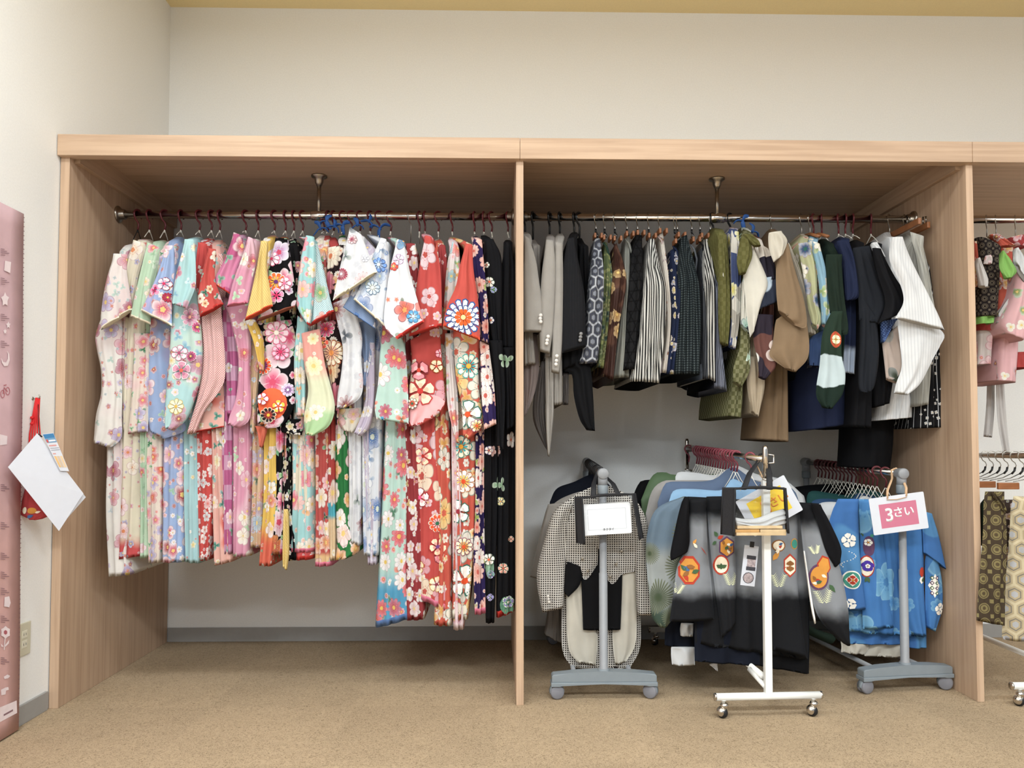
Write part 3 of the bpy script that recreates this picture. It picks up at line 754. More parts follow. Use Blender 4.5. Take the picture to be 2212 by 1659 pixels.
kimono('narrow cream and pink kimono edge with red blossoms hanging beside the blue one', 391, 516, (350, 540),
  ('312,930 315,1100 317,1217', '346,930 344,1100 341,1217'),
  [(SB, '306,720 303,780 300,840 298,900', '322,720 322,780 320,840 318,900', 0, q('cream_pink'))],
  'maroon cord hanger left of the aqua kimono', S_mats=q('cream_pink'))
kimono('light blue kimono with crimson and white blossoms', 391, 515, (365, 535),
  ('347,930 346,1100 346,1216', '398,930 397,1100 396,1215'),
  [(SB, '322,685 317,760 315,876 320,928', '374,700 374,800 385,890 398,928 350,948', 1, q('blue'), dict(folds=1)),
   (SL, '356,530 340,580 318,633 300,669', '374,529 373,583 368,651 368,703', 5, T('blue', 'cream'), dict(decals=bloom(353,612,15,5,'#fbeef2','#8e2142','#f0a8c0','#c8305c',.0)+bloom(332,625,14,5,'#e98cae','#f7dfe8','#c83468','#a02048',.0,.5)+bloom(359,641,11,12,'#b42a44','#7c1830','#d0485c','#f0c860',.0)))],
  None, S_mats=q('blue'))
kimono('aqua kimono with dusty rose peonies and a long rounded sleeve', 431, 515, (407, 524),
  ('392,930 394,1100 397,1214', '427,930 427,1100 428,1218'),
  [(SB, '372,640 366,700 362,774 356,830 352,898 355,925', '420,600 431,700 435,763 430,819 415,871 399,907 372,930', 4, q('aqua'), dict(folds=1.2,decals=bloom(408,684,20,8,'#cf9fb4','#f3e4ea','#b8708c','#e8a890',.03)+bloom(425,706,12,12,'#c04878','#f0d0dc','#a02858','#f0c860',.03,.2,4)+bloom(386,762,18,6,'#ecd8dc','#b06880','#d8a0b4','#a04868',.03,.4)+bloom(392,800,21,5,'#cf94a8','#f3e4ea','#b8708c','#d0604c',.03,.3,4)+bloom(380,878,18,8,'#efe9bc','#c8b070','#f5f2d8','#d8b050',.03)+bloom(414,770,12,12,'#b04070','#f0d0dc','#8c2050','#f0c860',.03,.1,8))),
   (SL, '397,516 385,560 374,606 368,655', '417,516 420,583 418,620 400,665', 6, q('aqua'))],
  'maroon cord hanger above the aqua kimono', S_mats=q('aqua_strip'))
kimono('bright red kimono with a plain red shoulder and white blossom edge', 457, 518, (436, 530),
  ('421,930 424,1100 428,1211', '458,930 456,1100 448,1211'),
  [(SL, '426,523 420,572 418,617 424,650', '446,526 444,561 438,606 432,650', 2, q('red')),
   (SL, '449,536 435,583 424,640 429,684', '465,538 461,595 472,635 480,656', 5, T('red_print', 'red'))],
  'maroon cord hanger above the bright red kimono', S_mats=q('red_white'))
kimono('coral kimono with pink tie-dyed dotted sleeve', 475, 520, (462, 545),
  ('452,930 454,1100 457,1224', '477,930 490,1100 500,1214'),
  [(SB, '434,840 424,880 402,938', '481,830 482,880 481,922', 1, T('coral', 'red')),
   (SB, '440,600 432,683 436,760 425,850 401,938', '462,600 474,660 484,800 470,845 440,885 418,936', 3, q('shibori'), dict(folds=1.5)),
   (SL, '455,545 452,600 458,640 462,670', '478,548 486,600 484,640 478,680', 0, q('shibori'))],
  'maroon cord hanger above the coral kimono with dotted sleeve', S_mats=q('coral'))
kimono('deep pink kimono with large red and white peonies and patchwork skirt', 531, 510, (508, 512),
  ('476,930 477,1100 476,1197', '499,930 499,1100 498,1197'),
  [(SB, '480,640 478,720 484,800 488,895', '508,650 512,745 514,830 512,897', 1, q('pink_patch')),
   (SL, '503,501 483,556 463,595 462,614', '517,506 524,538 508,583 494,634', 4, T('pink_big', 'red'))],
  'maroon cord hanger above the deep pink kimono', S_mats=q('pink_patch'))
kimono('rose pink kimono with small plum blossoms and pale green drifts', 558, 520, (541, 520),
  ('499,930 498,1100 498,1203', '542,930 540,1100 538,1202'),
  [(SB, '484,660 497,700 512,774 508,853 493,898 490,916', '534,650 540,741 538,808 538,900 512,925', 2, q('pink')),
   (SL, '535,511 519,556 501,606 487,661', '546,515 550,561 541,606 533,653', 6, T('pink', 'pink'))],
  'maroon cord hanger above the rose pink kimono', S_mats=q('pink'))
kimono('beige brocade kimono with blue and rust chrysanthemums, beside the yellow one', 593, 512, (574, 540),
  ('541,930 541,1080 538,1182', '569,930 565,1080 563,1184'),
  [(SB, '536,700 536,780 537,853 540,937', '552,700 562,780 556,860 548,938', 1, q('brocade'))],
  'maroon cord hanger above the beige brocade kimono', S_mats=q('brocade'))
kimono('yellow kimono with woven zigzag sleeve and orange lining', 593, 512, (570, 524),
  ('567,930 566,1080 556,1223', '600,930 597,1080 584,1224'),
  [(SB, '527,690 545,735 556,780 560,800', '550,690 566,730 568,770 566,800', 3, q('yellow_fl')),
   (SL, '562,520 553,572 541,629 526,692', '578,521 574,572 580,617 587,660', 7, T('yellow', 'orange')),
   ('lining', '549,920 556,940 560,965', '577,920 570,945 563,966', 2, q('orange_lining'), dict(n=10))],
  None, S_mats=q('yellow_fl'))
kimono('black kimono crowded with large pink peonies and green leaves', 617, 515, (606, 520),
  ('594,930 592,1080 583,1197', '622,930 618,1080 610,1198'),
  [(SB, '549,700 560,774 555,842 553,912', '628,690 638,741 639,808 633,876 608,917 578,926', 2, q('black_fl'), dict(folds=1.2,decals=bloom(596,718,27,8,'#f6dbe4','#d8688c','#ee9cb8','#f4e8d8',.08)+bloom(568,790,20,12,'#d8502c','#f4e8dc','#7a2c7c','#f0b040',.08,0,4)+bloom(606,760,19,8,'#f0b8cc','#d8688c','#e46890','#c8305c',.08,.3,8)+disc(588,872,32,34,'#e4643c',.08,1)+bloom(570,862,14,5,'#fbeef2','#c03048','#f3b8cc','#f0a030',.08,0,12)+bloom(604,878,15,5,'#f6c04c','#c03048','#f0ece8','#d8502c',.08,.4,12)+bloom(583,897,17,10,'#1c1416','#f0e4c8','#7c2028','#f0b040',.08,.1,16)+bloom(622,842,15,10,'#d4b8d8','#f6f0f6','#a478b0','#fbeef2',.08,.2,4))),
   (SL, '594,513 578,572 576,606 566,660 551,694', '620,522 630,583 638,640 634,662', 5, T('black_fl', 'brown'), dict(decals=bloom(598,610,22,10,'#e8642c','#fbf2e8','#f0b040','#5c2c6c',.02)+bloom(600,640,17,5,'#f090b0','#fbe4ec','#e0507c','#b82050',.02,.3,4)+bloom(618,615,15,6,'#f6dbe4','#d8688c','#f0a8c0','#e46890',.02,.1,8)+bloom(588,560,17,8,'#f6e8ec','#d8688c','#f0b8cc','#c8305c',.02,.2)))],
  'maroon cord hanger above the black peony kimono', S_mats=q('black_fl'))
tb = kimono('black kimono with a rolled sash end, tucked behind the black peony one', 635, 518, (630, 535),
  ('612,930 608,1080 606,1214', '628,930 626,1080 646,1210'),
  [(SL, '621,528 626,600 634,660', '642,526 648,580 645,650', 1, q('black_small')),
   (SB, '590,905 600,930 625,938', '651,905 653,925 650,940', 1, q('black_small'), dict(n=14)),
   ('sash_end', '612,1100 609,1190 610,1225', '622,1100 623,1190 618,1232', 2, M['yellow'] , dict(thick=.02))],
  'maroon cord hanger right of the black peony kimono', S_mats=q('black_small'))
kimono('turquoise kimono with crowded cream, pink and purple blossoms and pink hem', 654, 516, (668, 515),
  ('626,930 627,1080 623,1193', '677,930 677,1080 677,1193'),
  [(SB, '641,680 633,774 636,850 640,900', '664,700 658,785 658,840 657,899', 3, q('multi_aqua')),
   (SL, '660,508 649,549 640,629 641,665 664,701', '678,511 681,560 676,640 668,703', 6, T('multi_aqua', 'red'))],
  'maroon cord hanger left of the rail support post', S_mats=T('multi_aqua', 'pink'))
kimono('turquoise dotted kimono sleeve with a twisted red cuff cord', 699, 512, (686, 530),
  ('640,940 632,1100 630,1211', '660,940 672,1100 674,1209'),
  [(SL, '670,523 667,583 667,640 667,704', '685,527 703,606 712,645 720,672', 5, T('aqua_dots', 'red'))],
  'maroon hanger hook with a blue ribbon, just right of the rail support post', S_mats=T('cream', 'red'))
kimono('coral kimono fading to leaf green at the sleeve bottom', 709, 512, (697, 535),
  ('678,930 679,1080 677,1225', '711,930 710,1080 716,1223'),
  [(SB, '650,720 655,785 664,840 655,900 658,938', '690,710 700,785 718,853 721,887 708,921 674,942', 4, q('coral_green')),
   (SL, '686,535 688,600 695,650', '702,540 706,600 714,660', 2, q('red_multi'))],
  'maroon hanger hook with a blue ribbon above the coral and green kimono', S_mats=T('red_multi', 'pink'))
kimono('dark kimono with big cream and rose chrysanthemums', 721, 516, (722, 535),
  ('708,930 708,1080 708,1211', '723,930 723,1080 722,1212'),
  [(SB, '690,700 690,741 706,790 722,880', '724,690 737,730 738,808 726,930', 2, q('chrys'), dict(decals=bloom(715,762,30,14,'#f1e2c9','#a85838','#e0b088','#e09050',.08)+bloom(703,710,19,10,'#d8688c','#f4e8dc','#b8385c','#d04030',.08,.1,4)+bloom(696,740,14,5,'#e8604c','#f4d8c8','#f0a080','#f0c860',.08,.1,8))),
   (SL, '708,534 704,606 712,651', '742,528 735,583 722,645', 3, q('chrys'))],
  'maroon hanger hook above the dark chrysanthemum kimono', S_mats=q('red_blocks'))
kimono('green kimono with white and orange blossoms, left of the white and grey one', 741, 512, (745, 540),
  ('722,930 722,1080 722,1210', '750,930 755,1120 776,1180 770,1196 748,1208'),
  [(SB, '722,885 722,905 742,930', '780,880 778,910 760,935', 1, q('multi_peach'), dict(n=14))],
  'maroon hanger hook with a blue ribbon left of the white and grey kimono', S_mats=q('green_fl'))
kimono('white kimono with pale grey clouds, its sleeve raised highest on the rail', 760, 505, (775, 508),
  ('750,930 752,1080 750,1168', '779,930 779,1080 777,1180'),
  [(SB, '718,655 730,708 739,753 735,808 728,850 726,882', '756,640 780,719 779,770 783,830 775,860 745,881', 4, q('white_gray')),
   (SL, '755,489 742,538 728,595 717,648', '780,506 794,543 806,566 814,586', 8, T('white_gray', 'cream'), dict(decals=bloom(739,594,15,16,'#9c3048','#e8d8dc','#c88c98','#f0e4e4',-.05)+bloom(761,518,11,8,'#e8c8cc','#8c6068','#c07484','#8c2f48',-.05)+bloom(790,560,9,6,'#dcdce2','#b8b8c4','#cfd0d8','#e8e8ec',-.05)))],
  'maroon hanger hook above the raised white and grey sleeve', S_mats=q('white_gray'))
kimono('denim blue kimono sleeve with fine hatching and white flowers', 778, 510, (800, 535),
  ('783,940 790,1100 793,1222', '800,940 808,1100 812,1221'),
  [(SB, '760,700 768,740 782,790 780,830', '809,690 808,740 798,790 788,835', 2, q('denim_hatch')),
   (SL, '766,610 755,635 739,662', '800,620 808,660 810,710', 6, T('denim_hatch', 'blue'))],
  'maroon hanger hook with a blue ribbon above the denim blue sleeve', S_mats=q('lilac'))
kimono('white kimono with blue roses and a squared cuff', 800, 510, (828, 520),
  ('779,930 780,1080 783,1200', '822,930 820,1080 816,1201'),
  [(SB, '783,740 786,800 786,870 764,936', '809,740 810,800 808,876 798,921 778,942', 2, q('lilac')),
   (SL, '821,513 807,543 790,590 762,645', '834,516 840,561 836,629 830,704', 7, T('blue_white', 'cream'), dict(decals=bloom(818,572,17,8,'#6f94cc','#3c5c9c','#a8c0e4','#e8ecd8',-.04)+bloom(805,622,16,9,'#c8d6e4','#5c7c94','#e4ecdc','#f0f0dc',-.04,.2)))],
  'maroon hanger hook above the blue rose kimono', S_mats=q('blue_white'))
kimono('long white kimono with scattered maple leaves, turning bright blue at the hem', 844, 516, (862, 520),
  ('829,920 820,1100 812,1250 805,1361', '885,920 886,1050 886,1250 896,1334'),
  [(SB, '826,690 820,760 815,830 808,876 812,905', '858,720 873,745 880,830 882,916', 4, q('mint_multi')),
   (SL, '857,516 843,572 834,629 829,700 857,732', '873,520 884,583 899,640 916,694', 8, T('white_maple', 'red'), dict(decals=bloom(850,575,10,5,'#e04c3c','#a02828','#f08060','#f0c860',-.06)+bloom(861,560,13,5,'#d8c4d8','#a88cac','#efe4ee','#c8a8c0',-.06,.4)+bloom(893,684,15,6,'#5c9cc8','#3c6c94','#9cc4dc','#f0f4f8',-.06)+bloom(843,730,9,5,'#f6f2f8','#7c3050','#efe4ea','#d8a040',-.06)))],
  'maroon hanger hook above the white maple leaf kimono', S_mats=T('mint_multi', 'blue'))
kimono('dark red kimono with white camellias on a bent steel wire hanger', 887, 528, (886, 530),
  ('868,930 872,1100 873,1341', '900,930 912,1100 916,1340'),
  [(SL, '877,526 876,583 880,660', '897,526 903,583 904,660', 2, q('darkred_white'))],
  None, S_mats=q('darkred_white'))
kimono('scarlet kimono with big spring flowers, its skirt swept to the right', 918, 508, (926, 512),
  ('890,930 886,1050 884,1150 886,1285', '958,930 975,1100 978,1200 974,1325'),
  [(SB, '886,735 888,785 882,853 882,921', '948,700 957,808 961,871 941,898 905,920', 3, q('scarlet'), dict(folds=1,decals=disc(925,893,46,42,'#e9a9ac',.05,0)+bloom(908,845,33,5,'#f6dcbc','#b8383c','#f0b49c','#b8302c',.05,.3,3)+bloom(905,800,23,3,'#dc8c94','#7c2430','#e9b0b4','#c23a2a',.05,.5,8)+bloom(942,790,15,5,'#f3e0c0','#b8783c','#f0c8a8','#c23a2a',.05,.9,3)+bloom(949,762,10,5,'#f3b0bc','#d8607c','#f6d4dc','#c83c54',.05,.1,3)+bloom(891,872,13,8,'#e8e0cc','#1c1416','#e04c30','#2c6c50',.05,.1,12))),
   (SL, '918,508 907,561 898,624 893,680 882,726', '932,511 948,561 953,629 954,702', 6, T('scarlet', 'red'))],
  'maroon hanger hook above the scarlet kimono with clouds', S_mats=T('scarlet', 'pink'), S_dec=bloom(914,985,21,5,'#f6dcbc','#b8383c','#e8a09c','#b8302c',.13)+bloom(906,1075,22,5,'#fbf2ee','#8c2430','#f3c0c8','#d8507c',.13,.2)+bloom(945,1130,20,10,'#e8542c','#f4e8d8','#efc8d0','#2c6c50',.13)+bloom(900,1225,17,5,'#f6ecc4','#b87c3c','#e0b4c8','#7c4c8c',.13,.4)+bloom(943,1262,18,5,'#f6e4c0','#b87c3c','#f3ecd8','#8c3c4c',.13,.1)+bloom(958,1200,22,4,'#dc8c94','#7c2430','#f6dcbc','#c23a2a',.13,.6)+bloom(946,1180,20,5,'#f6dcbc','#b8383c','#e8a09c','#7c4c8c',.13,.9,4))
kimono('dark crimson kimono, only its narrow shoulder and floral hem showing behind the scarlet one', 947, 520, (950, 530),
  ('938,1000 938,1200 936,1352', '972,1000 974,1200 975,1354'),
  [(SL, '945,524 948,583 950,650', '962,530 966,583 962,674', 1, q('crimson'))],
  'maroon hanger hook above the dark crimson kimono', S_mats=q('orange_big'))
kimono('white kimono with red, blue and gold fans between the two scarlet ones', 977, 516, (980, 530),
  ('974,930 976,1100 979,1362', '990,930 996,1100 1002,1360'),
  [(SB, '961,720 963,800 966,876 986,957', '984,720 982,780 989,853 990,958', 2, q('white_multi')),
   (SL, '977,520 965,572 959,651 956,710', '992,538 994,600 990,650 984,712', 3, q('white_multi'))],
  'maroon hanger hook above the white kimono with fans', S_mats=q('pale_hem'))
WHT, NVY, ORG, CRM = plain('print_white', '#f6f2ea', .8), plain('print_blue', '#24508e', .8), plain('print_orange', '#dd5a22', .8), plain('print_cream', '#f3cf90', .8)
cc = at(1002, 690, .0); cx, cz = cc.x, cc.z; rr = 35 * 2.8 / F
dec = []
for mul, nn, a0 in ((1.16, 14, .1), (.78, 12, .3)):
    for pp in rot_poly(cx, cz, rr * mul, nn, 1, a0): dec.append((NVY, pp, 0 if mul > 1 else 2))
    for pp in rot_poly(cx, cz, rr * mul * .93, nn, 1, a0, .36): dec.append((WHT, pp, 1 if mul > 1 else 3))
for pp in rot_poly(cx, cz, rr * .52, 10, 1, 0): dec.append((ORG, pp, 4))
dec.append((CRM, [(cx + rr * .15 * math.cos(a / 2), cz + rr * .15 * math.sin(a / 2)) for a in range(12)], 5))
kimono('orange red kimono whose sleeve bears one large white and blue chrysanthemum', 977, 516, (1012, 526),
  ('976,930 977,1080 977,1200 975,1336', '1030,930 1028,1100 1023,1200 1010,1340'), # skirt with the largest blossoms
  [(SB, '978,715 984,808 996,873 1000,940', '1036,720 1034,830 1042,915 1012,950', 3, q('orange_big'), dict(folds=1,decals=bloom(1012,790,28,10,'#f2ead8','#4cb0a8','#3fa0a4','#f0b040',.05)+bloom(1010,895,32,5,'#f4f0ea','#2c6a5c','#efe4d4','#dc5028',.05,.2,4)+bloom(1030,920,15,8,'#f6e4b4','#8c3c7c','#e8a050','#dc5028',.05,.2,8))),
   (SL, '1006,525 993,572 984,617 965,660 956,703', '1020,527 1023,583 1033,651 1037,734', 7, T('scarlet_plain', 'orange'), dict(decals=dec))],
  None, S_mats=q('orange_big'), S_dec=bloom(996,965,25,8,'#f4ead4','#2c8c88','#3fa0a4','#f0b040',.13)+bloom(1001,1040,26,10,'#f4f0ea','#b86c3c','#f2c468','#dc5028',.13,.2)+bloom(990,1105,26,5,'#f4f0ea','#2c6a5c','#e0d8d8','#8c2430',.13,.5,4)+bloom(1004,1255,36,5,'#f4f0ea','#2c6a5c','#f6f2ec','#dc5028',.13,.2)+bloom(1002,1180,20,10,'#efe4c4','#8c3c5c','#e8a050','#dc5028',.13,.2,4))
kimono('navy kimono packed with peach chrysanthemums', 1025, 513, (1032, 522),
  ('1027,930 1026,1100 1022,1200 1025,1329', '1046,930 1046,1100 1048,1200 1050,1325'),
  [(SB, '1036,735 1040,853 1046,928', '1056,745 1068,840 1072,916', 4, q('navy_fl')),
   (SL, '1024,514 1020,561 1033,651 1040,735', '1041,517 1047,583 1054,660 1056,742', 4, q('navy_fl'))],
  'maroon hanger hook above the navy kimono', S_mats=T('navy_fl', 'pink'))
kimono('black kimono with sparse white blossoms and red lining at the hem', 1045, 512, (1055, 520),
  ('1046,910 1046,1100 1046,1200 1049,1347', '1075,910 1075,1100 1072,1200 1068,1346'),
  [(SB, '1056,735 1066,850 1074,965', '1085,735 1092,850 1088,972', 3, q('black_spare')),
   (SL, '1047,516 1045,583 1054,674 1064,740', '1066,516 1084,561 1084,674 1084,740', 2, q('black_spare'), dict(decals=bloom(1057,609,12,6,'#f6f0e8','#8fa090','#f0d8c8','#e0603c',.08)+bloom(1051,572,7,5,'#f6f0e8','#8fa090','#f0d8c8','#e0603c',.08)+bloom(1066,625,8,3,'#8f8cc8','#b8d0b0','#8fb48c','#5c8c6c',.08)+bloom(1060,692,8,5,'#f6f0e8','#8f8cc8','#f0d8c8','#e0603c',.08)))],
  'maroon hanger hook above the black kimono with sparse blossoms', S_mats=q('black_spare'), S_dec=bloom(1056,973,10,5,'#f6f0e8','#9a94c8','#f0e0d8','#c0503c',.13)+disc(1058,1228,9,22,'#86a890',.13)+bloom(1056,1208,13,6,'#f6f0e8','#8fa090','#f0d8c8','#e0603c',.13,.2,4)+bloom(1060,1240,9,4,'#6c9c84','#b8a8d8','#8c84c0','#e8e4d0',.13,0,8)+bloom(1059,1290,8,4,'#9a94c8','#c8c4e8','#e0dcf0','#8fb48c',.13))
kimono('black kimono with a temari ball at the hem, pressed against the partition', 1097, 522, (1098, 530),
  ('1075,920 1074,1100 1072,1337', '1112,920 1112,1100 1112,1322'),
  [(SB, '1086,750 1090,830 1094,930', '1111,750 1112,830 1111,920', 2, q('black_spare')),
   (SL, '1094,521 1084,572 1081,674 1084,751', '1103,525 1111,572 1111,660 1111,752', 1, q('black_spare'))],
  'maroon hanger hook beside the partition', S_mats=T('black_spare', 'red'), S_dec=bloom(1081,1083,10,6,'#f3e4a8','#b8d0c0','#f6f0dc','#d8a060',.13)+bloom(1087,1228,12,6,'#e8a898','#b0d0c0','#f3dcc8','#c8604c',.13)+disc(1097,1308,17,20,'#5f8c74',.13)+bloom(1098,1300,13,5,'#8c84b8','#dcecd4','#6c9c84','#f0e8d8',.13,.2,4)+bloom(1104,1165,7,4,'#e8a898','#b0d0c0','#f3dcc8','#c8604c',.13))
# extra hooks whose garments are hidden between the others
for hx_, lab in ((741, None), (819, 'maroon hanger hook with a large blue ribbon bow'), (906, 'maroon hanger hook just right of the steel wire hook'), (1062, 'maroon hanger hook second from the partition')):
    if lab: cord_hanger(at(hx_, 480, RY).x, at(hx_, 520, RY).z, lab)
def wire_hook(x, zlow, label, nm='wire_hanger', cat='hanger', low2=None, m=WIRE, r=.0017, rot=.5, tint=None, z=None, y0=RY):
    z = ZR if z is None else z
    t = thing(nm, (x, y0, z), label, cat)
    tube_obj('hook', hook_pts(x, z, zlow, rot, y0=y0), r, m, t, 8)
    return t
wire_hook(at(887, 480, RY).x, at(887, 525, RY).z, 'bent steel wire hanger hook above the dark red kimono')
# blue ribbons knotted round some of the hooks
def ribbon(px, py, s, a, label):
    c = at(px, py, RY - .035); t = thing('ribbon', c, label, 'ribbon', None)
    bm = bmesh.new()
    for k, (dx, dz) in enumerate(((-1, .35), (1, .1), (-.35, -1.1))):
        ca, sa = math.cos(a), math.sin(a)
        pts = []
        for i in range(9):
            u = i / 8; x = dx * u * s; zz = dz * u * s + math.sin(u * PI) * .25 * s; yy = -.004 * math.sin(u * 5)
            pts.append((c.x + x * ca - zz * sa, c.y + yy, c.z + x * sa + zz * ca))
        add_tube(bm, pts, [.003 + .006 * math.sin(PI * min(1, (j + .5) / 9)) ** .7 for j in range(9)], 8, flat=.35)
    mesh_obj('loops', bm, BLUERIB, t)
    kb = bmesh.new(); add_lathe(kb, [(.001, -.007), (.006, -.004), (.006, .004), (.001, .007)], c, 'z', 10); mesh_obj('knot', kb, BLUERIB, t)
for i, (px, py, s, a) in enumerate(((692, 494, .035, -.5), (706, 478, .03, .8), (722, 489, .03, -1.1), (741, 488, .03, .4), (772, 486, .03, -.7), (797, 478, .03, -1.3), (821, 494, .042, .2))):
    ribbon(px, py, s, a, ['blue ribbon leftmost of those tied along the rail', 'small blue ribbon on the second hook after the support post', 'blue ribbon knotted between two maroon hooks',
      'blue ribbon with a hanging tail left of the raised white sleeve', 'blue ribbon behind the raised white sleeve', 'blue ribbon wound up onto the rail', 'large blue ribbon bow, rightmost on the left rail'][i])

# ------------------------------------------------------------------ middle bay, upper rail: suits, hakama skirts, haori jackets
M['suit_grey'] = fabric('suit_grey_wool', '#a8a29b', bump=.2)
M['suit_grey2'] = fabric('suit_warm_grey', '#9c958f', bump=.2)
M['mauve_lining'] = fabric('mauve_satin_lining', '#8e7f7c', rough=.45)
M['dark_lining'] = fabric('dark_satin_lining', '#4d4745', rough=.45)
M['pinstripe'] = fabric('black_pinstripe_wool', '#17171a', pattern=('stripes', .006, .14, '#34343a'))
M['black_wool'] = fabric('black_wool', '#101013')
M['hex'] = fabric('hexagon_brocade', '#55565c', pattern=('hex', .052, '#b9bcc4', '#3a3f58', '#8a8f9c'))
M['green_br'] = fabric('green_brocade', '#5f6c43', [dict(NoFill=1, **lay('#8c8c50', '#2c4438', '#7c8454', 46, 4, .4, .5, tm=.1, core='#2c4438', edge='#2c4438'))], patch=('#93975a', .5, .1, 30))
M['brown_gold'] = fabric('brown_gold_brocade', '#40251d', [dict(NoFill=1, **lay('#c99a58', '#a87c48', '#7a4a28', 20, 6, .3, .22, .5, tip='#e0c890', edge='#5a3020'))], patch=('#5c3a2a', .5, .1, 14), rough=.5)
M['sage_satin'] = fabric('sage_satin', '#8f9088', rough=.4)
M['relief'] = fabric('black_relief_cloth', '#1c1c1e', pattern=('relief', .045, '#08080a'), bump=.3)
M['stripe_bw'] = fabric('black_white_stripe', '#d9d6cf', pattern=('stripes', .0135, .45, '#17171a'))
M['stripe_fine'] = fabric('fine_grey_stripe', '#8c92a6', pattern=('stripes', .006, .4, '#26262e'))
M['cream_red'] = fabric('cream_with_red_marks', '#e2d8cc', [lay('#a03c34', '#7c2c2c', None, 34, 2, .9, .35, .4, em=0)])
M['navy_dots'] = fabric('navy_with_gold_dots', '#1a2646', [lay('#b8b298', '#8890a8', '#c9b878', 26, 9, .2, .4, .38)])
M['teal_scale'] = fabric('dark_teal_knotted', '#14191c', pattern=('scale', .015, '#2a3538', '#5c6668'))
M['black_str'] = fabric('black_fine_stripe', '#191a20', pattern=('stripes', .007, .35, '#70747c'))
M['olive'] = fabric('olive_check_silk', '#625f2c', pattern=('check', .016, '#6c6938'))
M['olive_green'] = fabric('olive_green_check', '#62623a', [leaves('#bfe0c8', '#f0f4ec', 9, .25, .5)], pattern=('check', .016, '#82805a'))
M['grey_multi'] = fabric('grey_lattice_print', '#b2aca2', [lay('#7c6a9c', '#d8d060', '#f0ece4', 16, 6, .3, .4, .45, edge='#5c4c5c')], pattern=('marble', 16, '#d9d4ca', '#3c4c7c'))
M['white_multi2'] = fabric('white_print_haori', '#dcd9d0', [leaves('#6fa890', '#3c4c7c', 14, .3)], pattern=('marble', 14, '#b9b4ae', '#5a4a7c'))
M['ivory'] = fabric('ivory_silk', '#ded8ca')
M['ivory_print'] = fabric('ivory_bird_print', '#dedace', [lay('#4c5a6c', '#8fb8a8', '#8c9cac', 10, 8, .3, .55, .5, tip='#e8ece8', core='#1c2434', edge='#2c3a4c')])
M['brown_print'] = fabric('brown_navy_abstract', '#6d4238', pattern=('marble', 13, '#e6dcd0', '#2b2734'))
M['brown_print2'] = fabric('navy_leaf_print', '#332b38', [leaves('#f0ebe2', '#6f96ba', 9, .6, .52), lay('#d8a890', '#6f96ba', None, 9, 3, .6, .3, .5, em=0)], patch=('#70443c', .5, .02, 9))
M['blue_leaf'] = fabric('blue_leaf_print', '#2c3244', [leaves('#7c9cbc', '#8fb0cc', 6.5, .85, .56)], patch=('#d8ae98', .62, .02, 7))
M['tan'] = fabric('tan_wool', '#8e7354')
M['sand'] = fabric('sand_wool', '#b3a187')
M['cream_tuck'] = fabric('cream_pleated', '#d3cab9')
M['yel_green'] = fabric('yellow_green_crest_print', '#b9b98c', [leaves('#7c8c5c', '#e0dcc0', 14, .4), lay('#d8703c', '#2c4a7c', '#efe6cc', 13, 8, .3, .5, .48, core='#2c6a5c', edge='#8c2c28')], zgrad=[(1.36, 1.28, '#c5d8c0')])
M['blue_print'] = fabric('blue_green_crest_print', '#87b4ce', [leaves('#9cb470', '#28345c', 15, .5), lay('#e0a8a0', '#f0e8d0', '#28306c', 14, 8, .3, .5, .48, edge='#28305c')], zgrad=[(1.27, 1.22, '#23265c')])
M['blue_fade'] = fabric('navy_fading_cloth', '#3c5c94', zgrad=[(1.22, 1.16, '#20305c'), (1.16, 1.12, '#141a34')])
M['dark_green'] = fabric('dark_green_silk', '#1d2c22')
M['green_band'] = fabric('green_with_pale_band', '#26392c', zgrad=[(1.245, 1.24, '#c5d6da'), (1.135, 1.13, '#1b2d24')])
M['navy'] = fabric('navy_silk', '#1a2444')
M['navy_sky'] = fabric('navy_pale_drift', '#1f2a4c', zgrad=[(1.30, 1.27, '#b9c8e0'), (1.20, 1.12, '#2c3c68')])
M['black_silk'] = fabric('black_silk', '#141418')
M['black_silk2'] = fabric('charcoal_silk', '#20232a')
M['white_rib'] = fabric('white_ribbed_silk', '#e9e9ea', pattern=('stripes', .011, .3, '#d8d9dc'), bump=.2)
M['silver'] = fabric('silver_grey_hakama', '#b3b1a8', pattern=('stripes', .03, .35, '#c2c0b8'))
M['bw_band'] = fabric('black_with_white_bands', '#18181b', [lay('#c9c9cc', None, None, 60, 4, .5, .2, .4, em=0)], pattern=('stripes', .028, .10, '#c9cbd0'))
M['pale_pink'] = fabric('pale_pink_silk', '#d9c3b6', [leaves('#4c5444', '#8c8c84', 9, .28, .5)], pattern=None)
M['royal_key'] = fabric('royal_blue_key_pattern', '#27427c', pattern=('check', .006, '#5c7cb8'))
BUTTON = plain('pearl_button', '#cfcac4', .3, 0, .6)
BUTTON_D = plain('grey_button', '#6e6c6c', .3, 0, .6)
CLAMP = plain('orange_wood_clamp', '#965f3a', .45, var=.1, scale=25)
CLIPST = plain('clip_steel', '#8c8a88', .25, 1.0)

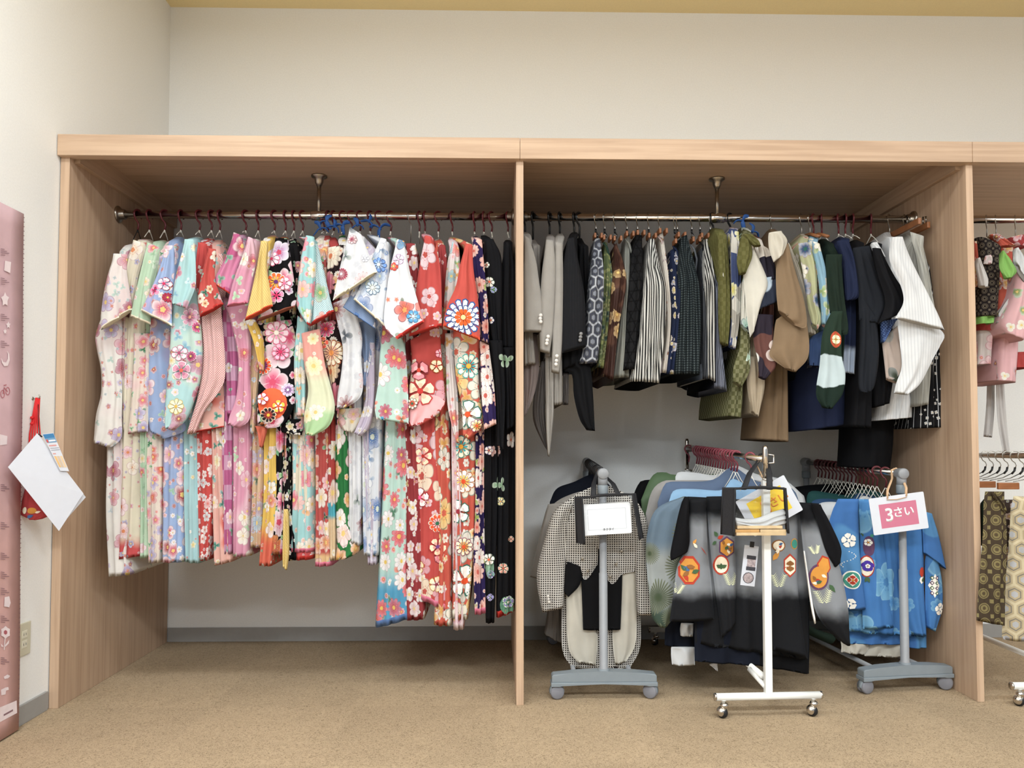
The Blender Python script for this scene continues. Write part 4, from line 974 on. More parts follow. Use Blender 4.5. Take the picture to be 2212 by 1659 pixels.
def buttons(t, pts, Y, m=BUTTON, r=.0068):
    for px, py in pts:
        p = at(px, py, Y)
        lathe_obj('button', [(r * .5, .003), (r, .001), (r, -.002), (r * .8, -.004), (r * .3, -.0045)], p, 'y', m, t, 14)
def coat_hanger(px, neck, label, rot=.35):
    """black plastic hanger: thick hook on the rail, shoulder bar inside the jacket"""
    x = at(px, 480, RY).x; zl = at(px, neck, RY).z
    t = thing('plastic_hanger', (x, RY, ZR), label, 'hanger')
    tube_obj('hook', hook_pts(x, ZR, zl - .004, rot), .0042, BLACKP, t, 8)
    return t
def clip_hanger(px, neck, label, woody=True, rot=.5):
    """steel hook, black swivel neck, wooden clamp jaws at both sides of the waistband"""
    x = at(px, 480, RY).x; zn = at(px, neck, RY).z
    t = thing('clamp_hanger', (x, RY, ZR), label, 'hanger')
    zs = ZR - .055
    tube_obj('hook', hook_pts(x, ZR, zs, rot), .0019, WIRE, t, 8)
    c, s = math.cos(rot), math.sin(rot)
    tube_obj('swivel_neck', [(x, RY, zs + .008), (x, RY, zs - .006), (x + .008 * s + .004, RY + .01 * c, zs - .014), (x + .006, RY - .004, zs - .026), (x - .002, RY - .012, zs - .03)], .0042, BLACKP, t, 8)
    tube_obj('clip_spring', [(x - .006, RY - .012, zs - .028), (x - .002, RY - .016, zs - .018), (x + .006, RY - .012, zs - .024), (x + .005, RY - .012, zn + .0)], .0016, CLIPST, t, 6)
    if woody:
        for dx in (-.013, .013):
            box_obj('clamp_jaw', x + dx - .0045, x + dx + .0045, .275, .33, zn - .024, zn - .004, CLAMP, t, bev=.002)
    return t
def garment(nm, cat, label, hook, neck, sh, S, mats, pieces=(), hang=None, **kw):
    t = thing(nm, (at(hook, 500, RY).x, RY, at(hook, neck, RY).z), label, cat)
    if S:
        bk = dict(kw); body('body', hook, neck, sh, S[0], S[1], mats, t, **bk)
    for pc in pieces:
        nmp, L, R, ly, mm = pc[:5]; k2 = dict(pc[5]) if len(pc) > 5 else {}
        seedn[0] += 1; base = .125 - .024 * ly
        k3 = dict(folds=1.3, amp=.006, bulge=.3, seed=seedn[0], trim=(1 if isinstance(mm, (list, tuple)) else 0)); k3.update(k2)
        tk = k3.pop('thick', .028); top = k3.pop('top', base + .015)
        panel(nmp, L, R, (top, base), mm, t, thick=tk, **k3)
    return t
# tail coats
g = garment('tailcoat', 'jacket', 'light grey tailcoat nearest the partition, its sleeve shorter than the others', 1134, 505, (1140, 515),
  ('1132,580 1132,700 1133,790', '1143,580 1150,700 1158,785'), q('suit_grey'),
  [('tail', '1132,715 1132,800 1133,900', '1160,722 1165,800 1155,850 1136,896', -1, q('mauve_lining'), dict(n=20)),
   (SL, '1133,508 1132,600 1132,716', '1144,515 1158,560 1166,612 1178,690 1176,716', 2, q('suit_grey'), dict(folds=.6, amp=.003))], yb=.55)
buttons(g, [(1168, 681), (1167, 688), (1168, 695)], .066)
coat_hanger(1134, 512, 'black hanger hook closest to the partition')
g = garment('tailcoat', 'jacket', 'light grey tailcoat second from the partition, with the longest pointed tail', 1187, 510, (1190, 522),
  ('1178,640 1180,760 1178,770', '1198,640 1198,760 1197,770'), q('suit_grey2'),
  [('tail', '1178,765 1179,870 1180,930 1184,985', '1197,750 1197,850 1196,900 1187,987', 0, q('suit_grey'), dict(n=22)),
   ('tail_lining', '1170,780 1155,845 1152,905 1172,955 1182,972', '1180,780 1180,850 1178,890 1184,975', -1, q('dark_lining'), dict(n=20)),
   (SL, '1180,517 1170,600 1166,700 1167,758', '1196,519 1202,578 1198,691 1188,763', 2, q('suit_grey'), dict(folds=.6, amp=.003))], yb=.55)
buttons(g, [(1184, 727), (1182, 735), (1181, 742)], .066)
coat_hanger(1187, 515, 'black hanger hook above the pointed grey tailcoat')
garment('jacket', 'jacket', 'grey jacket of which only a lapel shows between the first two tailcoats', 1151, 522, (1158, 528),
  ('1152,580 1155,640 1160,700', '1168,580 1169,640 1172,700'), q('suit_grey2'), yf=.2, yb=.5)
coat_hanger(1151, 525, 'black hanger hook second from the partition')
g = garment('tailcoat', 'jacket', 'light grey tailcoat third from the partition, left of the black pinstripe one', 1209, 508, (1208, 522),
  ('1197,640 1197,780 1196,876', '1214,640 1215,780 1216,873'), q('suit_grey'),
  [(SL, '1200,522 1199,623 1194,720 1192,803', '1216,526 1217,623 1215,740 1208,807', 2, q('suit_grey'), dict(folds=.5, amp=.003))], yb=.55)
buttons(g, [(1203, 769), (1202, 779), (1201, 787)], .066)
coat_hanger(1209, 512, 'black hanger hook above the third grey tailcoat')
g = garment('tailcoat', 'jacket', 'black pinstripe tailcoat with a long curved tail', 1240, 505, (1238, 512),
  ('1216,600 1215,700 1214,800', '1250,600 1262,700 1262,780'), q('black_wool'),
  [('tail', '1214,770 1218,800 1236,808 1241,858 1253,905 1268,929', '1262,740 1276,790 1282,850 1286,931', 0, q('black_wool'), dict(n=26)),
   ('inner_sleeve', '1217,805 1217,840 1216,874', '1229,805 1229,840 1228,874', -1, q('dark_lining'), dict(n=10)),
   (SL, '1226,515 1217,580 1215,680 1215,762', '1241,512 1250,560 1264,640 1267,748', 2, q('pinstripe'), dict(folds=.8, amp=.003))], yb=.55)
buttons(g, [(1255, 721), (1254, 728), (1253, 735)], .066, BUTTON_D)
coat_hanger(1240, 508, 'black hanger hook above the pinstripe tailcoat')
garment('jacket', 'jacket', 'black jacket half hidden behind the pinstripe tailcoat', 1250, 518, (1262, 528),
  ('1252,580 1256,660 1258,740', '1274,580 1278,660 1276,740'), q('black_wool'), yf=.2, yb=.52)
coat_hanger(1251, 525, 'black hanger hook crooked towards the first skirt', rot=.8)
# hakama skirts on clamp hangers
HK = [
 ('grey and white skirt with bold hexagon tortoiseshell pattern', 1287, 512, 'hex', '1285,515 1278,578 1269,669 1262,740 1250,786', '1297,515 1306,596 1302,700 1292,784', 1, 'steel hook of the clamp hanger holding the hexagon skirt'),
 ('mottled green brocade skirt right of the hexagon one', 1306, 516, 'green_br', '1306,522 1304,601 1300,691 1292,793', '1312,526 1324,590 1321,669 1305,796', -0.5, 'steel hook of the clamp hanger holding the green brocade skirt'),
 ('dark brown satin skirt with gold flower patches', 1328, 518, 'brown_gold', '1326,532 1323,612 1318,691 1305,813', '1332,524 1351,574 1354,620 1337,714 1326,822', 1, 'steel hook of the clamp hanger holding the brown and gold skirt'),
 ('pale sage satin skirt showing as a narrow shining fold', 1354, 508, 'sage_satin', '1352,510 1349,578 1342,700 1326,817', '1360,510 1362,590 1358,691 1362,815', -0.6, 'steel hook of the clamp hanger holding the sage skirt'),
 ('black skirt with a quilted triangular relief', 1377, 506, 'relief', '1373,508 1365,556 1359,635 1352,720 1347,800', '1388,508 1390,580 1392,646 1385,720 1380,796', .6, 'steel hook of the clamp hanger holding the black relief skirt'),
 ('broad skirt in bold black and white vertical stripes', 1401, 512, 'stripe_bw', '1403,517 1397,578 1391,640 1382,740 1366,823', '1414,515 1427,567 1442,623 1440,714 1429,827', 2, 'steel hook of the clamp hanger holding the bold striped skirt'),
 ('cream skirt flecked with dark red, edge on beside the bold stripes', 1424, 502, 'cream_red', '1424,505 1438,600 1443,700 1430,805', '1433,504 1445,600 1450,690 1441,806', 0, 'steel hook of the clamp hanger holding the cream skirt'),
 ('navy skirt with gold and pale dots', 1457, 524, 'navy_dots', '1449,540 1447,600 1453,691 1440,808', '1463,533 1472,600 1467,700 1457,808', .4, 'steel hook of the clamp hanger holding the dotted navy skirt'),
 ('dark teal skirt woven with rows of pale knots', 1463, 510, 'teal_scale', '1472,512 1470,600 1466,700 1454,809', '1485,506 1508,590 1517,640 1519,740 1517,808', 1.2, 'steel hook of the clamp hanger holding the dark teal skirt'),
 ('black skirt with hair fine grey stripes, right of the teal one', 1494, 520, 'black_str', '1512,540 1518,620 1520,720 1520,818', '1522,530 1530,620 1534,720 1545,822', 0, 'steel hook of the clamp hanger holding the fine striped black skirt'),
 ('white and black striped skirt hanging at the foot of the support post', 1512, 512, 'stripe_bw', '1522,516 1525,600 1529,700 1532,817', '1537,516 1545,600 1546,700 1548,826', 1, 'steel hook of the clamp hanger holding the second striped skirt'),
 ('grey blue fine striped skirt, last in the row of skirts', 1534, 518, 'stripe_fine', '1538,522 1545,600 1548,700 1545,838', '1552,522 1554,640 1560,740 1574,845', .3, 'steel hook of the clamp hanger holding the grey blue skirt')]
for i, (lab, hk, nk, mm, L, R, ly, hl) in enumerate(HK):
    seedn[0] += 1
    t = thing('hakama_skirt', (at(hk, 500, RY).x, RY, at(hk, nk, RY).z), lab, 'skirt')
    Ls, Rs = resample(P(L), 30), resample(P(R), 30); yf0 = .135 - .02 * ly; rows = []
    for k in range(31):
        u = k / 30; e = min(1, u / .35); e = e * e * (3 - 2 * e)
        yf = yf0 + .16 * (1 - e); yb = .42 + .16 * e
        a, b = at(*Ls[k], yf), at(*Rs[k], yf); rows.append(((a.x, a.z), (b.x, b.z), yf, yb))
    nfold = {0: 1.4, 5: 3, 8: 3}.get(i, 1.3)
    loft('pleated_body', rows, q(mm), t, folds=nfold, amp=.009, bulge=.35, seed=seedn[0], nf=20, hollow=.06)
    # waist ties knotted in front
    p = at(hk + 4, nk + 14, .29)
    tube_obj('waist_tie', [p + Vector((-.012, 0, .01)), p + Vector((.0, -.012, -.01)), p + Vector((.012, -.006, -.05)), p + Vector((.006, -.01, -.10))], .007, q(mm), t, 8, flat=.4)
    clip_hanger(hk, nk, hl)
# haori jackets and childrens kimonos
coat_hanger(1540, 500, 'thick black hanger hook in front of the support post collar', rot=.9)
garment('haori', 'jacket', 'olive green checked haori with white cord ties', 1541, 496, (1560, 500),
  ('1553,520 1553,640 1558,741', '1573,520 1578,640 1574,745'), q('olive'),
  [('tie_cord', '1566,560 1562,590 1563,598', '1569,560 1567,590 1568,598', 1, plain('white_tie', '#e8e4da'), dict(n=10, thick=.006)),
   (SL, '1552,500 1553,578 1554,691 1558,742', '1571,506 1578,578 1580,680 1574,746', 1, q('olive'))])
coat_hanger(1577, 500, 'thick black hanger hook right of the support post', rot=.9)
garment('haori', 'jacket', 'grey haori with a purple and white lattice print', 1577, 494, (1587, 500),
  ('1582,540 1583,640 1578,745', '1600,540 1602,640 1592,750'), q('grey_multi'),
  [(SL, '1581,497 1581,578 1583,680 1577,748', '1597,500 1603,578 1600,680 1590,754', 1.5, q('grey_multi'))])
garment('kimono', 'kimono', 'childs kimono with an olive shoulder scarf, ivory sleeve and checked green skirt', 1604, 494, (1615, 512),
  ('1592,800 1580,860 1577,899', '1606,800 1608,860 1604,903'), q('olive_green'),
  [('skirt_fold', '1602,690 1600,749 1587,792 1586,825', '1620,690 1623,749 1622,800 1604,836', 2, q('olive_green')),
   ('printed_sleeve', '1606,600 1603,650 1602,700', '1622,600 1625,650 1621,720', 2.6, q('ivory_print')),
   (SL, '1620,536 1608,580 1612,640 1618,700 1623,728', '1630,536 1652,578 1662,613 1648,650 1634,700', 3.4, q('ivory'), dict(folds=.7)),
   ('scarf', '1603,508 1594,560 1600,592', '1622,508 1628,550 1612,590', 3.8, q('olive'), dict(n=14)),
   ('scarf', '1606,505 1620,520 1632,530', '1628,506 1642,520 1645,530', 4.2, q('olive'), dict(n=10))])
garment('kimono', 'kimono', 'beige undyed childs kimono bunched below the olive one', 1612, 510, (1626, 540),
  ('1620,760 1618,840 1624,895', '1640,760 1652,830 1640,900'), q('sand'),
  [(SB, '1618,770 1616,830 1626,890', '1645,770 1655,830 1640,902', 1, q('sand'))])
garment('kimono', 'kimono', 'brown and navy childs kimono with a blue leaf on the sleeve', 1622, 510, (1645, 530),
  ('1648,660 1640,740 1642,800', '1675,660 1674,740 1672,800'), q('brown_print'),
  [(SB, '1634,678 1630,730 1640,780 1642,814', '1672,680 1676,749 1680,789 1655,820', 3, q('brown_print2')),
   (SL, '1640,527 1646,580 1650,608', '1662,538 1674,560 1681,600', 3.0, q('brown_print')),
   ('cuff', '1652,600 1646,630 1644,666', '1681,596 1688,620 1690,648', 3.4, q('blue_leaf'), dict(n=14))])
g = garment('haori', 'jacket', 'plain tan haori with a full rounded sleeve and cream tucked collar', 1665, 498, (1690, 520),
  ('1688,690 1680,740 1680,770', '1720,690 1728,740 1726,770'), q('tan'),
  [('lining_edge', '1703,522 1724,590 1740,660 1748,722', '1714,545 1735,600 1756,680 1763,722', 1.5, q('cream_tuck')),
   (SB, '1678,690 1672,740 1666,768 1700,796', '1735,650 1749,715 1749,770 1722,803', 4, q('tan'), dict(folds=1)),
   (SL, '1692,527 1680,570 1680,630 1684,670', '1704,526 1724,592 1742,655 1745,705 1720,702', 5, q('tan'), dict(folds=1)),
   ('collar', '1662,502 1664,535 1674,565', '1690,498 1704,518 1694,548', 5.4, q('cream_tuck'), dict(n=16))])
wire_hook(at(1666, 480, RY).x, at(1666, 505, RY).z, 'thin steel wire hook above the tan haori')
garment('trousers', 'trousers', 'tan wool trousers with a pressed crease hanging below the tan haori', 1672, 520, (1684, 560),
  ('1655,780 1648,860 1639,950', '1708,780 1710,860 1712,955'), q('tan'), yf=.22, yb=.5, folds=2)
garment('haori', 'jacket', 'yellow green haori with orange crest prints', 1730, 508, (1738, 525),
  ('1740,600 1752,680 1760,740', '1762,600 1770,680 1774,740'), q('yel_green'),
  [(SL, '1726,525 1738,592 1746,649 1757,700', '1746,522 1766,563 1770,649 1779,690 1768,712', 3, q('yel_green'))])
for hx_, lab in ((1731, 'steel hook of the left one of two wooden coat hangers'), (1749, 'steel hook of the right one of two wooden coat hangers')):
    x = at(hx_, 480, RY).x; zl = at(hx_, 512, RY).z
    t = thing('wooden_hanger', (x, RY, ZR), lab, 'hanger')
    tube_obj('hook', hook_pts(x, ZR, zl, .7), .002, WIRE, t, 8)
    tube_obj('shoulder_bar', [(x - .004, .18, zl - .045), (x - .004, .26, zl - .014), (x, RY, zl), (x + .002, .46, zl - .014), (x + .002, .54, zl - .045)], .009, BEECHW, t, 10, flat=.7)
garment('haori', 'jacket', 'sky blue haori with green and navy crest prints', 1748, 508, (1762, 522),
  ('1765,600 1775,700 1765,790', '1790,600 1795,690 1780,790'), q('blue_print'),
  [(SB, '1752,728 1751,760 1752,789', '1790,706 1786,750 1778,792', 1, q('blue_fade')),
   (SL, '1755,521 1769,592 1776,650 1780,700', '1772,527 1789,590 1798,660 1790,708', 3.4, q('blue_print'))])
GCREST = [plain('crest_red', '#b0492c', .8), plain('crest_cream', '#e8dcb8', .8), plain('crest_gold', '#b08a3c', .8)]
def ellipse(cx, cz, rx, rz, n=20, a0=0): return [(cx + rx * math.cos(a0 + 2 * PI * k / n), cz + rz * math.sin(a0 + 2 * PI * k / n)) for k in range(n)]
c0 = at(1803, 734, .03); k_ = 2.78 / F
dd = [(GCREST[0], ellipse(c0.x, c0.z, 13 * k_, 18 * k_), 0), (GCREST[2], ellipse(c0.x, c0.z, 10 * k_, 14 * k_, 4), 1)]
dd += [(GCREST[1], pp, 2) for pp in rot_poly(c0.x, c0.z, 11 * k_, 4, 1, PI / 4)]
garment('haori', 'jacket', 'dark green haori with a pale band and a round red crest on the sleeve', 1773, 520, (1803, 540),
  ('1800,620 1806,700 1800,780', '1824,620 1828,700 1824,780'), q('dark_green'),
  [(SB, '1798,672 1780,721 1774,787 1766,850 1780,880', '1822,672 1822,764 1830,807 1824,850 1800,883', 5, q('green_band'), dict(folds=1, decals=dd)),
   (SL, '1786,549 1790,620 1796,672', '1821,549 1827,640 1836,715 1822,722', 4, q('dark_green'))],
  )
cord_hanger(at(1757, 480, RY).x, at(1757, 520, RY).z, 'maroon cord hanger directly right of the wooden hangers, with black string', cordm=BLACKP)
cord_hanger(at(1775, 480, RY).x, at(1775, 526, RY).z, 'maroon cord hanger above the dark green haori')
garment('kimono', 'kimono', 'navy childs kimono with a pale drifting band', 1811, 516, (1830, 522),
  ('1822,640 1826,735 1824,805', '1852,640 1852,735 1849,809'), q('navy_sky'),
  [(SL, '1809,520 1824,563 1830,649', '1836,517 1850,563 1859,635 1840,649', 3, q('navy'))])
cord_hanger(at(1811, 480, RY).x, at(1811, 522, RY).z, 'maroon cord hanger left of the close pair')
garment('kimono', 'kimono', 'plain navy childs kimono with a wide hem below the dark green sleeve', 1826, 520, (1815, 545),
  ('1737,790 1735,860 1733,932', '1845,800 1846,870 1847,915'), M['navy'],
  [], yf=.20, yb=.52, folds=2, hw=.02)
garment('kimono', 'kimono', 'black childs kimono behind the navy one, its hem showing at the left', 1826, 520, (1790, 560),
  ('1716,792 1728,840 1733,870', '1765,790 1770,840 1772,880'), M['black_silk'], [], yf=.26, yb=.5)
cord_hanger(at(1826, 480, RY).x, at(1826, 522, RY).z, 'maroon cord hanger, left one of the close pair')
cord_hanger(at(1842, 480, RY).x, at(1842, 522, RY).z, 'maroon cord hanger, right one of the close pair')
garment('haori', 'jacket', 'black haori with a long plain sleeve rounded at the bottom', 1842, 522, (1862, 535),
  ('1850,700 1846,860 1842,922', '1890,700 1890,860 1890,925'), q('black_silk'),
  [(SB, '1862,640 1860,740 1858,835 1874,848', '1898,690 1903,764 1894,830 1882,846', 3.5, q('black_silk2')),
   (SL, '1844,535 1856,620 1860,690', '1880,530 1900,590 1924,655 1903,700', 3, q('black_silk2'))])
g = garment('haori', 'jacket', 'black haori with a broad pointed cuff and a lining of blue and pale pink', 1881, 526, (1900, 535),
  ('1890,700 1890,800 1895,880', '1935,720 1938,800 1925,870'), q('black_silk'),
  [('lining', '1908,730 1914,780 1918,818', '1945,700 1960,784 1942,828', 2.2, q('pale_pink'), dict(n=16)),
   ('lining_top', '1904,694 1907,720 1909,740', '1943,687 1935,700 1912,738', 2.6, q('royal_key'), dict(n=10)),
   (SL, '1886,535 1900,592 1916,650 1902,697', '1905,537 1938,598 1960,630 1979,663', 4.6, q('black_silk'))])
cord_hanger(at(1881, 480, RY).x, at(1881, 530, RY).z, 'maroon cord hanger above the black haori with the pointed cuff')
CR = plain('family_crest_grey', '#5a4a50', .8)
cp = at(1984, 607, .03); dd = [(CR, ellipse(cp.x, cp.z, 6 * k_, 9 * k_, 18, .3), 0)]
dd += [(plain('crest_white', '#dcd8d6', .8), pp, 1) for pp in rot_poly(cp.x, cp.z, 5 * k_, 3, 1, PI / 2)]
garment('kimono', 'kimono', 'white ribbed kimono with a family crest and a big folded sleeve', 1912, 505, (1935, 512),
  ('1921,840 1908,875 1896,909', '1975,850 1981,875 1982,901'), q('white_rib'),
  [(SB, '1941,684 1948,740 1952,790 1941,825 1935,848', '2010,690 2044,720 2036,745 2020,775 1993,827 1965,853', 5, q('white_rib'), dict(folds=1.2, amp=.004)),
   (SL, '1928,512 1926,560 1948,610 1956,650 1938,686', '1952,511 1978,570 2003,620 2030,675 2045,712', 6.2, q('white_rib'), dict(folds=.8, amp=.004, decals=dd))], yf=.2)
garment('kimono', 'kimono', 'white shoulder of a second kimono peeping out left of the ribbed one', 1890, 518, (1896, 522),
  None, q('white_rib'), [('shoulder', '1884,524 1890,540 1896,552', '1897,522 1908,540 1915,556', 2, q('white_rib'), dict(n=12))])
for (px, lab) in ((1921, 'steel hook of the clamp hanger holding the white kimono'), (1954, 'steel hook of the clamp hanger at the right end of the rail')):
    x = at(px, 480, RY).x; t = thing('clamp_hanger', (x, RY, ZR), lab, 'hanger')
    tube_obj('hook', hook_pts(x, ZR, ZR - .06, .8), .002, WIRE, t, 8)
    box_obj('wooden_bar', x - .006, x + .006, .13 + (0 if px < 1940 else .05), .58, ZR - .085, ZR - .06, BEECHW, t, bev=.003)
    tube_obj('clip_spring', [(x, .2, ZR - .06), (x, .2, ZR - .035), (x, .22, ZR - .03), (x, .22, ZR - .06)], .003, CLIPST, t, 8)
garment('hakama_skirt', 'skirt', 'silvery grey pleated skirt next to the right side panel', 1954, 500, (1985, 520),
  ('1988,620 1990,760 1985,878', '2016,620 2018,780 2012,872'), q('silver'),
  [('pleat', '1968,500 1985,560 1996,640 2000,700', '1998,510 2002,560 2022,660 2028,730', 1, q('silver'))], yf=.16)
garment('hakama_skirt', 'skirt', 'black skirt with white patterned bands, outermost at the right end', 1960, 508, (2000, 560),
  ('1990,760 1984,850 1978,926', '2036,750 2050,850 2060,922'), q('bw_band'), [], yf=.19, yb=.50, folds=3)
garment('trousers', 'trousers', 'long black trousers reaching down behind the right rack', 1900, 530, (1895, 560),
  ('1842,900 1840,960 1838,1010', '1950,900 1946,960 1938,1012'), q('black_wool'), [], yf=.30, yb=.5, folds=1.6)
for (px, py, s, a, lb) in ((1604, 478, .035, .6, 'blue ribbon tied over the middle rail, left one of two'), (1626, 500, .035, -.9, 'blue ribbon hanging lower, right one of two on the middle rail')):
    ribbon(px, py, s, a, lb)

# ------------------------------------------------------------------ rolling racks
GREYP = plain('grey_rack_plastic', '#7e868c', .5, var=.02)
GREYM = plain('grey_rack_tube', '#8c8e92', .42, var=.02)
GREYW = plain('grey_caster_wheel', '#7b7b82', .55, var=.02)
WHITEM = plain('white_enamel_tube', '#e9e9e6', .3, var=.01)
BLKR = plain('black_rubber', '#17171a', .6, var=.02)
SEAM = plain('dark_seam', '#33353a', .6)

def caster_grey(t, x, y, yaw):
    c = Vector((x, y, .026)); R_ = Matrix.Rotation(yaw, 4, 'Z')
    for s in (-1, 1):
        bm = bmesh.new(); add_lathe(bm, [(.018, 0), (.0255, .002), (.026, .008), (.0245, .0135), (.021, .0155), (.001, .0165)], (0, 0, 0), 'x', 24)
        bmesh.ops.transform(bm, matrix=Matrix.Translation(c) @ R_ @ Matrix.Rotation(0 if s > 0 else PI, 4, 'Z') @ Matrix.Translation((.002, 0, 0)), verts=bm.verts[:])
        mesh_obj('caster_wheel', bm, GREYW, t)
    bm = bmesh.new()
    pts = [(0, .020 * math.cos(a), .0275 * math.sin(a)) for a in [math.radians(d) for d in range(-10, 191, 20)]]
    for w_ in (-.0115, .0115):
        pass
    # hood over the wheel pair
    ring0 = [bm.verts.new((-.0105, p[1] * 1.32, max(-.004, p[2] * 1.04))) for p in pts]; ring1 = [bm.verts.new((.0105, p[1] * 1.32, max(-.004, p[2] * 1.04))) for p in pts]
    for a, b, c2, d in zip(ring0, ring0[1:], ring1[1:], ring1): bm.faces.new((a, b, c2, d))
    bm.faces.new(ring0[::-1]); bm.faces.new(ring1)
    bmesh.ops.transform(bm, matrix=Matrix.Translation(c + Vector((0, 0, .001))) @ R_, verts=bm.verts[:])
    mesh_obj('caster_hood', bm, GREYP, t)

def foot_grey(t, cx, cy, half, yaw):
    """moulded foot: gently arched top, stepped lower lip, two end feet"""
    prof_top = [(-1, .086), (-.97, .091), (-.6, .097), (-.15, .101), (0, .102), (.15, .101), (.6, .097), (.97, .091), (1, .086)]
    M_ = Matrix.Translation((cx, cy, 0)) @ Matrix.Rotation(yaw, 4, 'Z')
    poly = [(x * half, z) for x, z in prof_top] + [(half * 1.0, .062)] + [(-half * 1.0, .062)]
    prism_obj('foot_bar', poly, -.022, .022, GREYP, t, .004, M_)
    low = [(-half * 1.015, .063), (half * 1.015, .063), (half * 1.015, .048), (half * .84, .048), (half * .78, .055), (0, .0575), (-half * .78, .055), (-half * .84, .048), (-half * 1.015, .048)]
    prism_obj('foot_lip', low, -.026, .026, GREYP, t, .003, M_)
    for s in (-1, 1):
        p = M_ @ Vector((s * half * .9, 0, 0)); caster_grey(t, p.x, p.y, yaw + PI / 2 + (.35 if s < 0 else -.3) - .2)

def grey_rack(F_, B_, foot_y, half, yaw, label):
    """F_, B_: front and back end of the hanging rail"""
    t = thing('garment_rack', (F_.x, (F_.y + B_.y) / 2, 0), label, 'rack')
    foot_grey(t, F_.x, F_.y, half, yaw); foot_grey(t, B_.x, B_.y - .01, half * .95, 0)
    for e, nm in ((F_, 'front'), (B_, 'back')):
        zt = e.z - .03
        lathe_obj('post', [(.0175, .098), (.0175, .11), (.0155, .112), (.0155, .45), (.0135, .452), (.0135, zt)], (e.x, e.y, 0), 'z', GREYM, t, 24)
        lathe_obj('post_collar', [(.0215, .098), (.0215, .103), (.018, .108)], (e.x, e.y, 0), 'z', GREYP, t, 24)
        lathe_obj('lock_clip', [(.0185, zt - .045), (.0195, zt - .04), (.0195, zt - .015), (.018, zt - .012)], (e.x, e.y, 0), 'z', GREYP, t, 20)
        s = -1 if nm == 'front' else 1
        # elbow joint with a round end cap
        bm = bmesh.new()
        add_tube(bm, [(e.x, e.y, zt - .014), (e.x, e.y, e.z - .004)], .0175, 20)
        add_lathe(bm, [(.0165, -.03 * s), (.019, -.02 * s), (.0205, .012 * s), (.0205, .018 * s), (.018, .021 * s), (.001, .0215 * s)], e, 'y', 24)
        mesh_obj('elbow_joint', bm, GREYM, t)
    tube_obj('hanging_rail', [F_ + Vector((0, .02, 0)), B_ - Vector((0, .02, 0))], .0125, CHROME, t, 20)
    for dx in (-.55, .55):
        tube_obj('base_rail', [(F_.x + dx * half, F_.y + .02, .075), (B_.x + dx * half, B_.y - .03, .075)], .009, GREYM, t, 14)
    return t
FA, BA = at(1302, 1023, .07), at(1268, 998, .83)
grey_rack(FA, BA, .07, .19, 0.0, 'grey rolling rack beside the partition, loaded with jackets')
FC, BC = at(1947, 1023, .125), at(1741, 998, .84)
grey_rack(FC, BC, .12, .18, math.radians(7), 'grey rolling rack by the right side panel, carrying blue kimonos and an age sign')

# white rack
def ball_caster(t, x, y):
    lathe_obj('caster_stem', [(.006, .045), (.006, .06), (.011, .058)], (x, y, 0), 'z', WHITEM, t, 14)
    lathe_obj('caster_collar', [(.008, .030), (.013, .034), (.014, .042), (.011, .048), (.006, .050)], (x + .003, y, 0), 'z', CHROME, t, 18)
    bm = bmesh.new(); bmesh.ops.create_uvsphere(bm, u_segments=20, v_segments=12, radius=.0175)
    bmesh.ops.transform(bm, matrix=Matrix.Translation((x - .006, y - .003, .0215)), verts=bm.verts[:]); mesh_obj('caster_shell', bm, CHROME, t)
    bm = bmesh.new(); add_lathe(bm, [(.008, -.012), (.017, -.008), (.0185, 0), (.017, .008), (.008, .012)], (0, 0, 0), 'x', 20)
    bmesh.ops.transform(bm, matrix=Matrix.Translation((x - .004, y - .003, .0185)) @ Matrix.Rotation(.5, 4, 'Z'), verts=bm.verts[:]); mesh_obj('caster_tread', bm, BLKR, t)
def white_rack(F_, B_, half, label, yaw=0.0):
    t = thing('garment_rack', (F_.x, (F_.y + B_.y) / 2, 0), label, 'rack')
    for e in (F_, B_):
        d = Vector((math.cos(yaw), math.sin(yaw), 0)) * half
        c = Vector((e.x, e.y, .069))
        tube_obj('foot_tube', [c - d, c + d], .0125, WHITEM, t, 20)
        for s in (-1, 1):
            tube_obj('end_cap', [c + d * s, c + d * s * 1.03], .0132, CHROME, t, 18)
            p = c + d * s * .86; ball_caster(t, p.x, p.y)
        box_obj('post', e.x - .0125, e.x + .0125, e.y - .0125, e.y + .0125, .066, .80, WHITEM, t, bev=.004)
        lathe_obj('post_extension', [(.0095, .79), (.0095, e.z + .035), (.007, e.z + .045), (.001, e.z + .047)], (e.x, e.y, 0), 'z', CHROME, t, 18)
        tube_obj('wire_clip', [(e.x + .009, e.y - .006, e.z + .016), (e.x + .026, e.y - .008, e.z + .014), (e.x + .027, e.y - .008, e.z - .012), (e.x + .009, e.y - .006, e.z - .014)], .003, CHROME, t, 8)
        tube_obj('height_pin', [(e.x - .014, e.y - .012, .803), (e.x + .02, e.y - .014, .797)], .004, CHROME, t, 8)
    tube_obj('hanging_rail', [F_ + Vector((-.006, .01, 0)), B_ + Vector((0, -.01, 0))], .0105, CHROME, t, 20)
    tube_obj('base_rail', [(F_.x - .01, F_.y + .02, .13), (B_.x, B_.y - .02, .13)], .0105, WHITEM, t, 14)
    tube_obj('brace', [(F_.x - .008, F_.y + .005, .10), (F_.x - .03, F_.y + .10, .13)], .009, WHITEM, t, 12)
    return t
FB, BB = at(1653, 992, -.13), at(1484, 969, .80)
white_rack(FB, BB, .18, 'white rolling rack in front of the middle bay, carrying the crested black kimono', math.radians(2))

